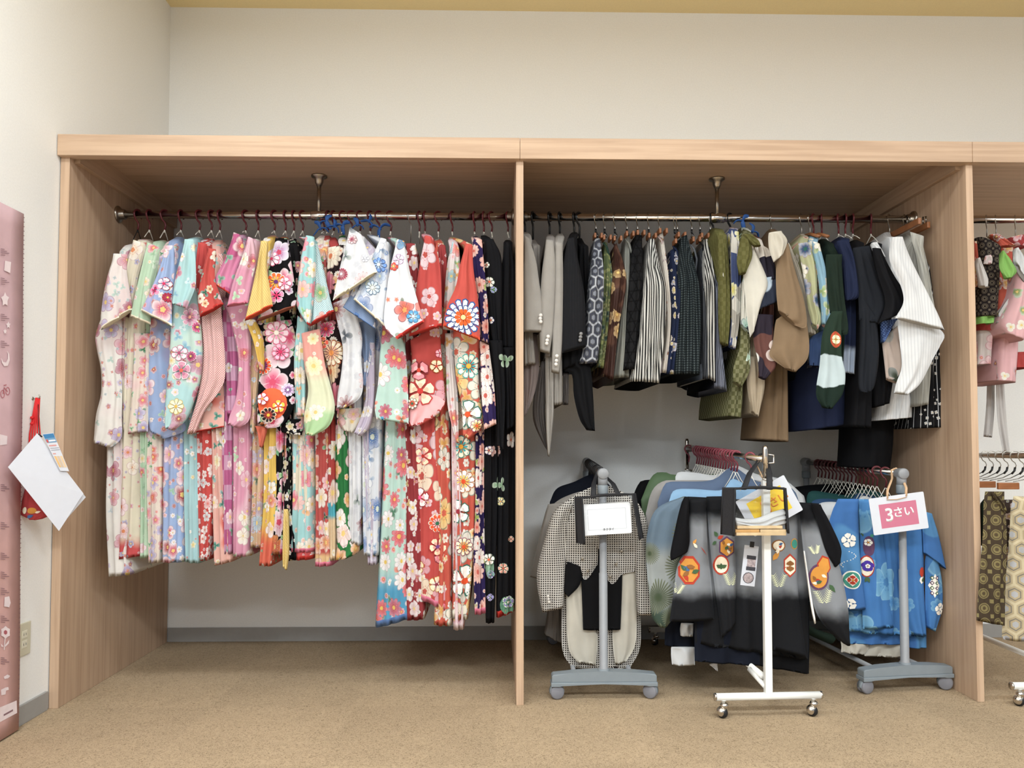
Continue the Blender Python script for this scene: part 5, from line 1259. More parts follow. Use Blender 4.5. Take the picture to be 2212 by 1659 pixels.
# ------------------------------------------------------------------ hangers bunched on the racks
def rack_hanger(F_, B_, u, mat, label, group, cord=True, r=.0035):
    c = F_.lerp(B_, u)
    t = thing('cord_hanger' if cord else 'plastic_hanger', c, label, 'hanger', group)
    tube_obj('hook', hook_pts(c.x, c.z, c.z - .062, PI / 2 + .25, .0165, c.y), r, mat, t, 8)
    if cord:
        bm = bmesh.new(); zl = c.z - .060
        add_tube(bm, [(c.x, c.y, zl), (c.x - .016, c.y, zl - .032), (c.x - .036, c.y, zl - .062)], .0014, 6)
        add_tube(bm, [(c.x, c.y, zl), (c.x + .016, c.y, zl - .032), (c.x + .036, c.y, zl - .062)], .0014, 6)
        mesh_obj('cord', bm, CORD, t)
    return t
def bunch(F_, B_, us, mat, label, group, cord=True):
    p0 = rack_hanger(F_, B_, us[0], mat, label, group, cord)
    for u in us[1:]:
        c = copy_tree(p0); c.location = F_.lerp(B_, u); c.rotation_euler.z = random.Random(int(u * 999)).uniform(-.35, .35)
MAR2 = plain('rose_maroon_plastic', '#7c3440', .35, var=.05)
bunch(FB, BB, [.30 + .034 * i for i in range(17)] + [.15], MAR2, 'rose maroon cord hanger bunched on the rail of the white rack', 'hangers bunched on the white rack')
rack_hanger(FB, BB, .975, MAR2, 'rose maroon hanger hooked over the far post of the white rack', None, False)
bunch(FC, BC, [.22 + .042 * i for i in range(16)] + [.14], MAROON, 'dark maroon cord hanger bunched on the rail of the right grey rack', 'hangers bunched on the right grey rack')
bunch(FA, BA, [.18 + .07 * i for i in range(11)], BLACKP, 'black plastic hanger crowded on the rail of the left grey rack', 'hangers bunched on the left grey rack', False)

# ------------------------------------------------------------------ cloth on the racks
M['hound'] = fabric('houndstooth_wool', '#d8d2ca', pattern=('grid', .0085, .6, '#2c2422'), bump=.3)
M['cream_sat'] = fabric('cream_satin_lining', '#d6cfc0', rough=.5)
M['black_cr'] = fabric('black_grey_shaded_silk', '#1b1c20', zgrad=[(.685, .625, '#92969d'), (.425, .365, '#1d1e22')])
M['black_cr2'] = fabric('black_grey_shaded_sleeve', '#1b1c20', zgrad=[(.665, .60, '#92969d'), (.37, .29, '#1d1e22')])
M['slate'] = fabric('slate_blue_cloth', '#5b6f8f'); M['sky'] = fabric('sky_blue_cloth', '#86b4dc')
M['pale_grey'] = fabric('pale_grey_cloth', '#a8a3a0'); M['white_cl'] = fabric('white_cloth', '#dfe0e2')
M['moss'] = fabric('moss_green_satin', '#5f7a55', rough=.5); M['teal'] = fabric('teal_green_cloth', '#285a58'); M['blue_mid'] = fabric('mid_blue_cloth', '#2b5582')
M['pine'] = fabric('blue_grey_pine_print', '#6c8296', [lay('#5c6654', '#6e7660', '#4c5a48', 10, 34, .85, .75, .56, tip='#8f9478', core='#4c5a40', edge='#4c5a40', em=0)], zgrad=[(.58, .50, '#a9b0b0'), (.36, .30, '#46594c')])
M['royal'] = fabric('royal_blue_silk', '#1f70be', patch=('#3f90d0', .55, .04, 5))
M['royal_pr'] = fabric('royal_blue_print', '#2078c4', [lay('#2f8ad0', '#58a4d8', None, 6, 6, .3, .5, .5, tip='#7cbce0', core='#2f84c8', edge='#8cc8e8', em=.6)])
M['navy_cl'] = fabric('navy_cloth', '#151a28')
wv = dict(planar=True)
def rk(nm, cat, label, c, pieces):
    t = thing(nm, c, label, cat)
    for nmp, L, R, Y, th, mm, kw in pieces:
        seedn[0] += 1; k = dict(folds=1.5, amp=.006, bulge=.3, seed=seedn[0]); k.update(kw)
        panel(nmp, L, R, Y, mm, t, thick=th, **k)
    return t
def wide(top, bot): return top, bot

# left rack ---------------------------------------------------------
def shoulders(nm, cat, label, top, bot, Y, m, th=.05, **kw):
    c = at(*P(top)[len(P(top)) // 2], Y)
    return rk(nm, cat, label, c, [('body', top, bot, Y, th, q(m) if isinstance(m, str) else m, dict(folds=.6, planar=True, nf=22, amp=.005, bulge=.12, **kw))])
shoulders('jacket', 'jacket', 'navy black jacket deepest on the left grey rack', '1188,1085 1204,1056 1240,1042 1285,1025 1320,1050 1345,1080', '1192,1300 1210,1310 1240,1315 1285,1320 1320,1320 1345,1310', .47, 'navy_cl')
t = rk('jacket', 'jacket', 'smooth grey jacket with a row of cuff buttons behind the houndstooth tailcoat', at(1240, 1080, .33), [
  ('body', '1192,1092 1220,1075 1260,1062 1300,1062 1350,1085 1378,1105', '1205,1290 1225,1340 1260,1350 1300,1350 1350,1340 1370,1300', .33, .06, q('suit_grey'), dict(folds=.5, planar=True, bulge=.12)),
  (SL, '1184,1090 1168,1150 1155,1205 1144,1248', '1225,1085 1215,1150 1210,1210 1196,1254', .28, .05, M['suit_grey'], {})])
shoulders('jacket', 'jacket', 'grey ribbed jacket just behind the houndstooth tailcoat', '1208,1096 1230,1078 1262,1062 1300,1052 1350,1065 1385,1098', '1212,1300 1230,1340 1262,1345 1300,1345 1345,1345 1378,1300', .22, 'suit_grey2')
rk('trousers', 'trousers', 'dark grey trouser legs hanging low behind the left grey rack', at(1200, 1330, .42), [
  ('legs', '1186,1290 1182,1340 1176,1372', '1216,1290 1216,1340 1216,1392', .42, .06, M['suit_grey2'], dict(folds=2))])
hb = []
tc = rk('tailcoat', 'jacket', 'houndstooth check childs tailcoat with cream lined tails, front of the left grey rack', at(1300, 1060, .16), [
  ('tail', '1217,1230 1214,1315 1216,1407 1238,1446', '1384,1230 1386,1330 1384,1402 1362,1446', .185, .03, M['hound'], dict(folds=2)),
  ('tail_lining', '1224,1225 1224,1300 1228,1398 1248,1432', '1270,1225 1268,1300 1290,1370 1288,1438', .168, .012, M['cream_sat'], dict(folds=1, amp=.004)),
  ('tail_lining', '1335,1230 1330,1300 1323,1370 1329,1436', '1377,1230 1376,1320 1373,1392 1352,1432', .168, .012, M['cream_sat'], dict(folds=1, amp=.004)),
  ('front', '1212,1098 1232,1078 1262,1060 1292,1052', '1224,1221 1245,1228 1266,1254 1292,1222', .135, .035, M['hound'], dict(folds=.4, planar=True, amp=.003, bulge=.08)),
  ('front', '1297,1052 1330,1056 1358,1072 1382,1098', '1298,1222 1322,1265 1345,1243 1374,1236', .135, .035, M['hound'], dict(folds=.4, planar=True, amp=.003, bulge=.08)),
  ('collar', '1268,1056 1275,1110 1287,1180', '1292,1046 1294,1110 1296,1190', .128, .012, M['hound'], dict(folds=.3, amp=.002)),
  ('collar', '1298,1046 1297,1110 1297,1190', '1332,1054 1322,1110 1303,1185', .128, .012, M['hound'], dict(folds=.3, amp=.002)),
  (SL, '1224,1082 1196,1110 1176,1172 1160,1249 1172,1325', '1238,1090 1228,1130 1224,1190 1220,1260 1218,1314', .12, .05, M['hound'], dict(folds=.7)),
  (SL, '1368,1086 1370,1130 1373,1200 1377,1290 1380,1331', '1380,1088 1398,1125 1412,1210 1420,1280 1425,1330', .12, .05, M['hound'], dict(folds=.7)),
])
GB = plain('metal_button', '#8c8478', .35, .6)
buttons(tc, [(1258, 1207), (1270, 1233), (1343, 1190), (1331, 1218), (1318, 1246)], .118, GB, .006)
buttons(tc, [(1184, 1288), (1185, 1294), (1186, 1300), (1421, 1292), (1422, 1299), (1423, 1308)], .112, BUTTON, .005)
rk('trousers', 'trousers', 'black childs trousers folded inside the houndstooth tailcoat', at(1300, 1230, .16), [
  ('legs', '1254,1200 1257,1280 1260,1362', '1346,1200 1344,1280 1341,1361', .150, .014, M['black_wool'], dict(folds=1.2, amp=.003))])
rk('waistcoat', 'clothing', 'black waistcoat corner folded out at the left of the houndstooth tailcoat', at(1240, 1250, .15), [
  ('flap', '1223,1212 1221,1250 1218,1276 1226,1288', '1258,1225 1258,1245 1250,1268 1228,1290', .142, .008, M['black_wool'], dict(folds=.4, amp=.002))])

# white rack ----------------------------------------------------------
shoulders('kimono', 'kimono', 'black childs kimono deepest on the white rack', '1366,1078 1382,1046 1402,1037 1500,1036 1600,1030 1700,1050', '1385,1290 1400,1300 1420,1310 1500,1320 1600,1320 1690,1310', .50, 'black_silk')
shoulders('kimono', 'kimono', 'moss green childs kimono on the white rack', '1386,1080 1413,1027 1440,1021 1462,1026 1560,1024 1640,1024 1690,1045', '1404,1280 1420,1300 1440,1310 1462,1310 1560,1320 1640,1320 1690,1300', .42, 'moss')
shoulders('kimono', 'kimono', 'white childs kimono with squared shoulder on the white rack', '1462,1060 1465,1023 1500,1021 1550,1026 1592,1006 1640,1025 1700,1038 1742,1072', '1464,1300 1470,1310 1500,1310 1550,1310 1592,1310 1640,1310 1700,1310 1745,1300', .34, 'white_cl')
shoulders('kimono', 'kimono', 'pale grey childs kimono on the white rack', '1396,1110 1412,1060 1436,1040 1470,1038 1560,1038 1640,1038 1690,1060', '1410,1290 1420,1310 1440,1310 1470,1310 1560,1310 1640,1310 1690,1300', .265, 'pale_grey')
shoulders('kimono', 'kimono', 'slate blue childs kimono on the white rack', '1422,1085 1440,1046 1460,1041 1540,1038 1578,1012 1596,1012 1640,1040 1715,1055 1735,1098', '1428,1290 1440,1310 1460,1310 1540,1310 1578,1310 1596,1310 1640,1310 1710,1310 1730,1290', .19, 'slate')
shoulders('kimono', 'kimono', 'sky blue dotted childs kimono directly behind the blue grey one', '1446,1085 1460,1060 1500,1057 1560,1060 1578,1045 1590,1035 1640,1060 1700,1075', '1450,1290 1460,1310 1500,1310 1560,1310 1578,1310 1590,1310 1640,1310 1700,1300', .115, 'sky')
rk('kimono', 'kimono', 'blue grey kimono painted with pine trees, its sleeve left of the crested black kimono', at(1560, 1075, .05), [
  (SL, '1478,1073 1424,1098 1404,1140 1398,1200 1406,1290 1412,1338 1428,1357', '1492,1074 1492,1100 1486,1160 1484,1250 1476,1300 1464,1330 1442,1354', .035, .05, M['pine'], dict(folds=1.2)),
  ('body', '1482,1074 1490,1200 1496,1330', '1740,1086 1740,1200 1738,1330', .05, .04, M['pine'], dict(folds=3))])
MOT = {k: plain('motif_' + k, c, .75) for k, c in dict(red='#b23a26', cream='#efe3cc', gold='#cf8f3e', purple='#5c3c5c', green='#3f5c3c', blue='#3f5f8c', white='#f1ede4', sage='#d6d9b8', brown='#8c5a2c', teal='#3f8c7c').items()}
def pp_(px, py, Y): a = at(px, py, Y); return (a.x, a.z)
def ngon(px, py, rx, ry, n, Y, a0=PI / 2):
    return [pp_(px + rx * math.cos(a0 + 2 * PI * k / n), py - ry * math.sin(a0 + 2 * PI * k / n), Y) for k in range(n)]
def framed(px, py, rx, ry, n, c1, c2, Y, a0=PI / 2): return [(MOT[c1], ngon(px, py, rx, ry, n, Y, a0), 0), (MOT[c2], ngon(px, py, rx * .82, ry * .82, n, Y, a0), 1)]
def blos(px, py, r, n, c, Y, a0=0.0, lay_=2, core='gold'):
    a = at(px, py, Y); s = r * (Y + 2.75) / F
    return [(MOT[c], p_, lay_) for p_ in rot_poly(a.x, a.z, s, n, 1, a0)] + [(MOT[core], ellipse(a.x, a.z, s * .25, s * .25, 8), lay_ + 1)]
def sprig(px, py, h, Y, c='sage', a=0.0, lay_=0):
    """pine sprig: two fans of thin needles"""
    out = []
    for s in (-1, 1):
        ax = a + s * .35
        for k in range(7):
            u = .25 + .75 * k / 6; bx, by = px + math.sin(ax) * h * u, py - math.cos(ax) * h * u
            for d in (-1, 1):
                ex, ey = bx + math.sin(ax + d * .9) * h * .32, by - math.cos(ax + d * .9) * h * .32
                w_ = 1.5; out.append((MOT[c], [pp_(bx, by - w_, Y), pp_(ex, ey, Y), pp_(bx, by + w_, Y), pp_(bx - w_ * .5, by, Y)], lay_))
    return out
def leaf(px, py, ln, w_, ang, c, Y, lay_=1):
    ca, sa = math.cos(ang), math.sin(ang); pts = []
    for u, v in ((0, 0), (.3, .5), (.6, .45), (1, 0), (.6, -.45), (.3, -.5)):
        x, y = u * ln, v * w_; pts.append(pp_(px + x * ca - y * sa, py - (x * sa + y * ca), Y))
    return [(MOT[c], pts, lay_)]
def crest_fill(px, py, rx, ry, Y, seed):
    r_ = random.Random(seed); out = []
    for k in range(7):
        out += leaf(px + r_.uniform(-.5, .5) * rx, py + r_.uniform(-.55, .55) * ry, rx * .8, rx * .42, r_.uniform(0, 6.28), r_.choice(['white', 'blue', 'red', 'brown', 'green', 'cream']), Y, 2 + k % 3)
    return out
Yk = -.05
d1 = framed(1489, 1232, 24, 33, 8, 'red', 'gold', Yk, PI / 8) + crest_fill(1489, 1232, 22, 28, Yk, 3) + sprig(1461, 1288, 26, Yk, a=.2) + leaf(1497, 1176, 14, 6, 1.0, 'gold', Yk) + leaf(1506, 1184, 14, 6, 2.2, 'cream', Yk) + leaf(1512, 1180, 26, 1.6, -.9, 'red', Yk)
d2 = framed(1573, 1183, 19, 24, 6, 'purple', 'gold', Yk) + crest_fill(1573, 1183, 14, 16, Yk, 5) + framed(1561, 1222, 17, 22, 20, 'red', 'cream', Yk) + leaf(1561, 1232, 14, 9, 1.57, 'green', Yk, 2) + leaf(1561, 1228, 13, 8, .5, 'green', Yk, 3) + leaf(1561, 1228, 13, 8, 2.64, 'green', Yk, 3) + sprig(1582, 1272, 30, Yk) + leaf(1553, 1165, 15, 8, .5, 'red', Yk) + leaf(1553, 1160, 14, 8, 2.2, 'green', Yk, 2) + leaf(1550, 1170, 12, 7, 3.9, 'green', Yk, 2)
d3 = framed(1710, 1223, 15, 26, 6, 'red', 'cream', Yk) + leaf(1710, 1224, 12, 16, 1.57, 'brown', Yk, 2) + leaf(1710, 1224, 12, 16, -1.57, 'brown', Yk, 2) + framed(1686, 1180, 15, 13, 14, 'brown', 'cream', Yk) + crest_fill(1686, 1182, 13, 12, Yk, 9) + leaf(1673, 1212, 26, 10, 1.0, 'gold', Yk) + leaf(1692, 1230, 24, 1.6, .3, 'red', Yk) + sprig(1686, 1276, 32, Yk) + framed(1720, 1176, 8, 12, 14, 'gold', 'teal', Yk)
Ys = -.07
d4 = framed(1779, 1222, 15, 24, 6, 'red', 'gold', Ys, PI / 2 + .3) + framed(1769, 1247, 20, 29, 20, 'purple', 'gold', Ys, .3) + crest_fill(1769, 1250, 15, 20, Ys, 12) + sprig(1783, 1310, 34, Ys, a=-.15) + leaf(1790, 1262, 22, 9, -.9, 'green', Ys) + leaf(1749, 1250, 14, 9, 2.6, 'green', Ys, 3) + sprig(1763, 1200, 20, Ys, a=-.2)
rk('kimono', 'kimono', 'black kimono shading to grey with coloured hexagon and round crests, front of the white rack', at(1620, 1075, 0), [
  ('lower_layer', '1500,1300 1502,1370 1503,1430', '1650,1300 1650,1380 1648,1440', .0, .03, M['navy_cl'], dict(folds=2.5)),
  ('body', '1487,1073 1494,1150 1498,1250 1502,1330 1505,1392', '1772,1088 1762,1180 1753,1300 1752,1400 1751,1427', -.01, .045, M['black_cr'], dict(folds=4, nf=40, amp=.008)),
  ('lower_layer', '1612,1300 1608,1380 1606,1432', '1752,1300 1752,1400 1751,1458', .012, .03, M['black_wool'], dict(folds=2)),
  ('front_panel', '1527,1073 1536,1180 1545,1260 1556,1340 1560,1380', '1588,1072 1591,1180 1593,1260 1592,1320 1592,1345', -.035, .03, M['black_cr'], dict(folds=1.2, amp=.004, decals=d2)),
  ('front_panel', '1660,1083 1660,1180 1658,1300 1656,1400', '1728,1086 1727,1180 1728,1280 1746,1422', -.035, .03, M['black_cr'], dict(folds=1.0, amp=.004, decals=d3)),
  (SL, '1489,1080 1489,1170 1466,1225 1458,1280 1449,1345', '1529,1076 1532,1180 1540,1260 1547,1340', -.05, .04, M['black_cr'], dict(folds=.8, amp=.004, decals=d1)),
  ('sleeve_fold', '1480,1073 1466,1120 1451,1190 1451,1212', '1489,1074 1491,1130 1492,1170 1488,1192', -.065, .03, M['black_silk'], dict(folds=.4)),
  (SL, '1730,1090 1740,1190 1752,1270 1770,1330 1796,1365 1832,1396', '1772,1092 1795,1150 1818,1220 1838,1320 1838,1394', -.07, .04, M['black_cr2'], dict(folds=.8, amp=.004, decals=d4)),
  ('sleeve_fold', '1752,1086 1768,1130 1786,1190 1806,1226', '1774,1090 1796,1130 1818,1182 1815,1212', -.085, .02, M['black_silk'], dict(folds=.4)),
  ('lining_edge', '1736,1190 1744,1250 1752,1310 1760,1348', '1738,1190 1747,1250 1757,1310 1763,1345', -.088, .006, TR['white'], dict(folds=.2, amp=0, n=12)),
])
rk('underkimono', 'kimono', 'white cloth hem hanging below the navy layer at the left of the white rack', at(1475, 1350, .1), [
  ('hem', '1451,1398 1451,1418 1453,1437', '1502,1398 1502,1418 1503,1438', .09, .02, M['white_cl'], dict(folds=.8, n=10)),
  ('hem', '1472,1346 1470,1360 1471,1374', '1499,1347 1499,1360 1498,1376', .07, .015, M['white_cl'], dict(folds=.8, n=10))])
rk('kimono', 'kimono', 'navy childs kimono skirt low behind the black sleeve of the white rack', at(1475, 1350, .12), [
  ('hem', '1446,1310 1440,1350 1438,1396', '1510,1310 1510,1350 1508,1400', .115, .04, M['navy_cl'], dict(folds=1.5))])
rk('underkimono', 'kimono', 'small pointed white hem corner under the crested black kimono', at(1540, 1430, .1), [
  ('hem', '1532,1436 1540,1442 1549,1450', '1551,1430 1551,1440 1551,1450', .06, .012, M['white_cl'], dict(folds=.3, n=8))])
rk('sash', 'sash', 'dark green sash end sticking out between the white rack and the right rack', at(1780, 1370, .3), [
  ('sash_end', '1745,1350 1770,1362 1800,1372 1806,1380', '1745,1370 1765,1380 1795,1392 1800,1388', .22, .02, M['dark_green'], dict(folds=.3, planar=True))])

# right rack ------------------------------------------------------------
shoulders('kimono', 'kimono', 'black childs kimono at the far end of the right rack', '1680,1100 1700,1062 1740,1050 1800,1046 1850,1046 1900,1065 1930,1100', '1690,1280 1705,1290 1740,1300 1800,1300 1850,1300 1900,1300 1930,1290', .64, 'black_silk')
shoulders('kimono', 'kimono', 'teal green childs kimono on the right rack', '1745,1100 1750,1068 1764,1061 1800,1066 1840,1070 1858,1056 1900,1062 1950,1090', '1755,1280 1762,1290 1770,1300 1800,1300 1840,1300 1858,1300 1900,1300 1950,1290', .50, 'teal')
shoulders('kimono', 'kimono', 'mid blue childs kimono on the right rack, in front of the teal one', '1752,1110 1760,1084 1790,1078 1840,1082 1860,1066 1900,1075 1960,1100', '1760,1280 1770,1290 1790,1300 1840,1300 1860,1300 1900,1300 1960,1290', .42, 'blue_mid')
shoulders('kimono', 'kimono', 'white childs kimono with squared shoulder on the right rack', '1770,1110 1774,1090 1800,1085 1850,1088 1870,1072 1910,1085 1980,1110', '1800,1300 1805,1310 1815,1310 1850,1310 1870,1310 1910,1310 1980,1300', .33, 'white_cl')
Yb = .165
e1 = blos(1829, 1166, 16, 5, 'white', Yb, .5, core='white') + [(MOT['white'], ngon(1837, 1251, 19, 20, 24, Yb), 0), (MOT['teal'], ngon(1837, 1251, 16.5, 17, 24, Yb), 1), (MOT['white'], ngon(1837, 1251, 13, 14, 4, Yb), 2)] + blos(1837, 1251, 10, 4, 'red', Yb, 0, 3) + blos(1834, 1303, 12, 3, 'white', Yb, 1.2, core='white')
for k in range(14): e1 += [(MOT['white'], ngon(1830 + 14 * math.sin(k * .42), 1190 + k * 2.6, 1.2, 1.2, 6, Yb), 0)]
e2 = [(MOT['purple'], ngon(1878, 1180, 11, 22, 16, Yb, .9), 0), (MOT['red'], ngon(1874, 1224, 14, 24, 18, Yb), 0), (MOT['cream'], ngon(1874, 1224, 12, 21, 18, Yb), 1)] + [(MOT['blue'], ngon(1875, 1223, 10, 12, 12, Yb), 2)]
e2 += [(plain('motif_violet', '#4a2a9c', .75), p_[1], 3) for p_ in blos(1875, 1223, 12, 5, 'white', Yb, .3)[:5]] + blos(1875, 1223, 5, 5, 'white', Yb, .3, 5) + blos(1876, 1172, 8, 5, 'white', Yb, 0, 2) + leaf(1874, 1246, 14, 7, -1.2, 'green', Yb, 2) + leaf(1876, 1246, 14, 7, -2.0, 'green', Yb, 2) + leaf(1866, 1160, 8, 6, 1.8, 'green', Yb, 1) + leaf(1880, 1160, 9, 7, .9, 'teal', Yb, 1)
e3 = [(MOT['red'], ngon(1993, 1236, 6, 11, 10, Yb), 1)] + leaf(1992, 1262, 20, 12, 1.4, 'white', Yb, 0) + leaf(1994, 1258, 12, 7, 1.2, 'green', Yb, 2)
e4 = [(MOT['white'], ngon(2018, 1265, 11, 26, 4, Yb), 0)]
for k in range(4):
    for j in range(2): e4 += [(MOT[('green', 'purple')[(k + j) % 2]], ngon(2013 + j * 9, 1248 + k * 11, 4, 5, 4, Yb), 1), (MOT['white'], ngon(2013 + j * 9, 1248 + k * 11, 2, 2.6, 4, Yb), 2)]
e4 += blos(2031, 1316, 14, 5, 'white', Yb, .4, core='white')
rk('kimono', 'kimono', 'bright blue kimono with white plum blossoms and a purple flower, front of the right rack', at(1910, 1085, .2), [
  ('lower_layer', '1838,1330 1836,1365 1834,1392', '1980,1330 1976,1370 1972,1392', .225, .03, M['royal'], dict(folds=3)),
  ('lower_layer', '1960,1330 1962,1365 1964,1400', '2006,1330 2006,1370 2006,1401', .215, .03, M['royal'], dict(folds=1)),
  ('body', '1812,1078 1830,1160 1840,1240 1838,1330 1837,1366', '1998,1090 2000,1180 2000,1280 2005,1340 2006,1378', .19, .05, M['royal_pr'], dict(folds=4, nf=36, amp=.01)),
  ('front_panel', '1858,1078 1862,1160 1862,1240 1866,1300 1868,1360', '1900,1080 1912,1160 1922,1240 1930,1300 1936,1356', .17, .03, M['royal_pr'], dict(folds=1.2, amp=.005, decals=e2)),
  ('front_panel', '1956,1100 1952,1180 1950,1260 1958,1330 1972,1372', '1998,1100 2000,1180 2000,1260 2003,1320 2006,1376', .17, .03, M['royal_pr'], dict(folds=1.2, amp=.005, decals=e3)),
  (SL, '1812,1078 1794,1140 1806,1180 1822,1240 1824,1320', '1858,1078 1860,1140 1862,1200 1868,1260 1876,1317', .15, .04, M['royal'], dict(folds=.8, amp=.005, decals=e1)),
  (SB, '2003,1200 2004,1260 2004,1310 2007,1357', '2030,1210 2040,1260 2040,1318 2024,1366', .165, .035, M['royal_pr'], dict(folds=.8, amp=.004, decals=e4)),
  (SL, '1998,1105 1999,1150 2001,1195', '2016,1110 2034,1160 2050,1232', .145, .04, M['royal'], dict(folds=.6, amp=.004)),
])
rk('underkimono', 'kimono', 'cream underkimono hem showing below the bright blue kimono', at(1890, 1400, .25), [
  ('hem', '1818,1385 1820,1398 1819,1410', '1878,1388 1880,1400 1870,1415', .235, .02, M['cream_sat'], dict(folds=1.5, n=10)),
  ('hem', '1878,1388 1874,1402 1869,1418', '1968,1392 1968,1405 1966,1421', .245, .02, M['cream_sat'], dict(folds=2, n=10))])

# ------------------------------------------------------------------ cards, bags and labels
PAPER = plain('white_paper', '#ced1da', .55, var=.01)
def text_polys(txt, size, m, name, parent, tf, ext=.0004):
    cu = bpy.data.curves.new('lettering', 'FONT'); cu.body = txt; cu.size = size; cu.align_x = 'CENTER'; cu.align_y = 'CENTER'
    cu.offset = size * .02; cu.resolution_u = 6
    o = bpy.data.objects.new('lettering', cu); C.objects.link(o)
    dg = bpy.context.evaluated_depsgraph_get(); dg.update()
    me = bpy.data.meshes.new_from_object(o.evaluated_get(dg)); bpy.data.objects.remove(o); 
    bm = bmesh.new(); bm.from_mesh(me); bpy.data.meshes.remove(me); bpy.data.curves.remove(cu)
    r = bmesh.ops.extrude_face_region(bm, geom=bm.faces[:])
    bmesh.ops.translate(bm, vec=(0, 0, ext), verts=[v for v in r['geom'] if isinstance(v, bmesh.types.BMVert)])
    bmesh.ops.transform(bm, matrix=tf, verts=bm.verts[:])
    return mesh_obj(name, bm, m, parent, smooth=False)
def facing(c, roll, tilt=0.0, yaw=0.0):
    """matrix placing local xy plane upright at c, facing the room (-Y)"""
    return Matrix.Translation(c) @ Matrix.Rotation(yaw, 4, 'Z') @ Matrix.Rotation(math.radians(90) + tilt, 4, 'X') @ Matrix.Rotation(roll, 4, 'Z')
def card(name, w_, h_, tf, m, parent, th=.0012, z0=0.0, r=.004, off=(0, 0)):
    bm = bmesh.new(); pts = []
    for sx, sy, a0 in ((1, 1, 0), (-1, 1, 90), (-1, -1, 180), (1, -1, 270)):
        for a in (0, 30, 60, 90):
            t_ = math.radians(a0 + a); pts.append((off[0] + sx * (w_ / 2 - r) + r * math.cos(t_), off[1] + sy * (h_ / 2 - r) + r * math.sin(t_)))
    A = [bm.verts.new((x, y, z0)) for x, y in pts]; B = [bm.verts.new((x, y, z0 + th)) for x, y in pts]; n = len(pts)
    bm.faces.new(A[::-1]); bm.faces.new(B)
    for i in range(n): bm.faces.new((A[i], A[(i + 1) % n], B[(i + 1) % n], B[i]))
    bmesh.ops.transform(bm, matrix=tf, verts=bm.verts[:]); return mesh_obj(name, bm, m, parent, smooth=False)
PINKC = plain('dusty_pink_print', '#c07088', .5, var=.01); YELC = plain('yellow_print', '#ecc83c', .5, var=.01); ORC = plain('orange_print', '#e08a3c', .5, var=.01)
BEIGER = plain('beige_ribbon', '#c8a582', .6)
# age three card
s3 = 2.80 / F; c3 = at(1941, 1109, .055); tf = facing(c3, math.radians(7.5))
t = thing('age_sign', c3, 'laminated card reading 3さい on a pink panel, hung from the right rack with beige ribbon', 'sign')
card('card', 122 * s3, 80 * s3, tf, PAPER, t); card('pink_panel', 83 * s3, 52 * s3, tf, PINKC, t, .0003, .0012, .0005, (0, -2 * s3))
WLET = plain('white_lettering', '#f6f4f4', .5)
text_polys('3', 40 * s3, WLET, 'numeral', t, tf @ Matrix.Translation((-21 * s3, -2 * s3, .0015)))
text_polys('さい', 24 * s3, WLET, 'lettering', t, tf @ Matrix.Translation((11 * s3, 1 * s3, .0015)))
for sx in (-1, 1):
    a = tf @ Vector((sx * 21 * s3, 35 * s3, .002))
    pk = [a, a + Vector((sx * .0 + .004, .004, .03)), Vector((FC.x + sx * .02, FC.y + .03, FC.z - .02)), Vector((FC.x + sx * .013, FC.y + .045, FC.z + .012)), Vector((FC.x, FC.y + .045, FC.z + .0185))]
    tube_obj('ribbon', pk, .0045, BEIGER, t, 8, flat=.25)
tube_obj('ribbon', [tf @ Vector((-22 * s3, 33 * s3, .002)), tf @ Vector((0, 31 * s3, .004)), tf @ Vector((22 * s3, 33 * s3, .002))], .004, BEIGER, t, 8, flat=.3)
# age five card
s5 = 2.655 / F; c5 = at(1661.5, 1092.5, -.098); tf = facing(c5, math.radians(28.7))
t = thing('age_sign', c5, 'tilted card reading 5さい on yellow, behind the clear bag of the white rack', 'sign')
card('card', 121 * s5, 86 * s5, tf, PAPER, t); card('yellow_panel', 84 * s5, 56 * s5, tf, YELC, t, .0003, .0012, .0005)
text_polys('5', 44 * s5, ORC, 'numeral', t, tf @ Matrix.Translation((-8 * s5, -2 * s5, .0015)))
text_polys('さい', 24 * s5, ORC, 'lettering', t, tf @ Matrix.Translation((24 * s5, 1 * s5, .0015)))
a = tf @ Vector((20 * s5, 38 * s5, .002))
tube_obj('ribbon', [a, a + Vector((-.03, .01, .04)), Vector((FB.x + .016, FB.y + .03, FB.z - .03)), Vector((FB.x, FB.y + .035, FB.z + .012)), Vector((FB.x - .02, FB.y + .03, FB.z - .02)), Vector((FB.x + .002, FB.y - .02, FB.z - .10)), a + Vector((-.03, 0, .002))], .0055, BEIGER, t, 8, flat=.25)
# picture label
s6 = 2.68 / F; c6 = at(1619, 1222, -.085); tf = facing(c6, math.radians(-7))
t = thing('picture_label', c6, 'narrow white label with dark photo prints pinned in the opening of the crested black kimono', 'label')
card('card', 31 * s6, 86 * s6, tf, PAPER, t, .001, 0, .001)
DK = plain('dark_photo_print', '#3c3c44', .5, var=.2, scale=200); MG = plain('faded_photo_print', '#a89a9c', .5, var=.35, scale=120)
card('photo_print', 20 * s6, 8 * s6, tf, DK, t, .0003, .001, .0003, (2 * s6, 18 * s6)); card('photo_print', 18 * s6, 20 * s6, tf, MG, t, .0003, .001, .0003, (3 * s6, 5 * s6)); card('photo_print', 20 * s6, 8 * s6, tf, DK, t, .0003, .0013, .0003, (3 * s6, -6 * s6))
card('photo_print', 24 * s6, 24 * s6, tf, DK, t, .0003, .001, 11.9 * s6, (0, -26 * s6)); card('photo_print', 21 * s6, 21 * s6, tf, MG, t, .0003, .0013, 10.4 * s6, (0, -26 * s6))
card('label_clip', 9 * s6, 12 * s6, tf, BLACKP, t, .003, .0005, .001, (0, 46 * s6))
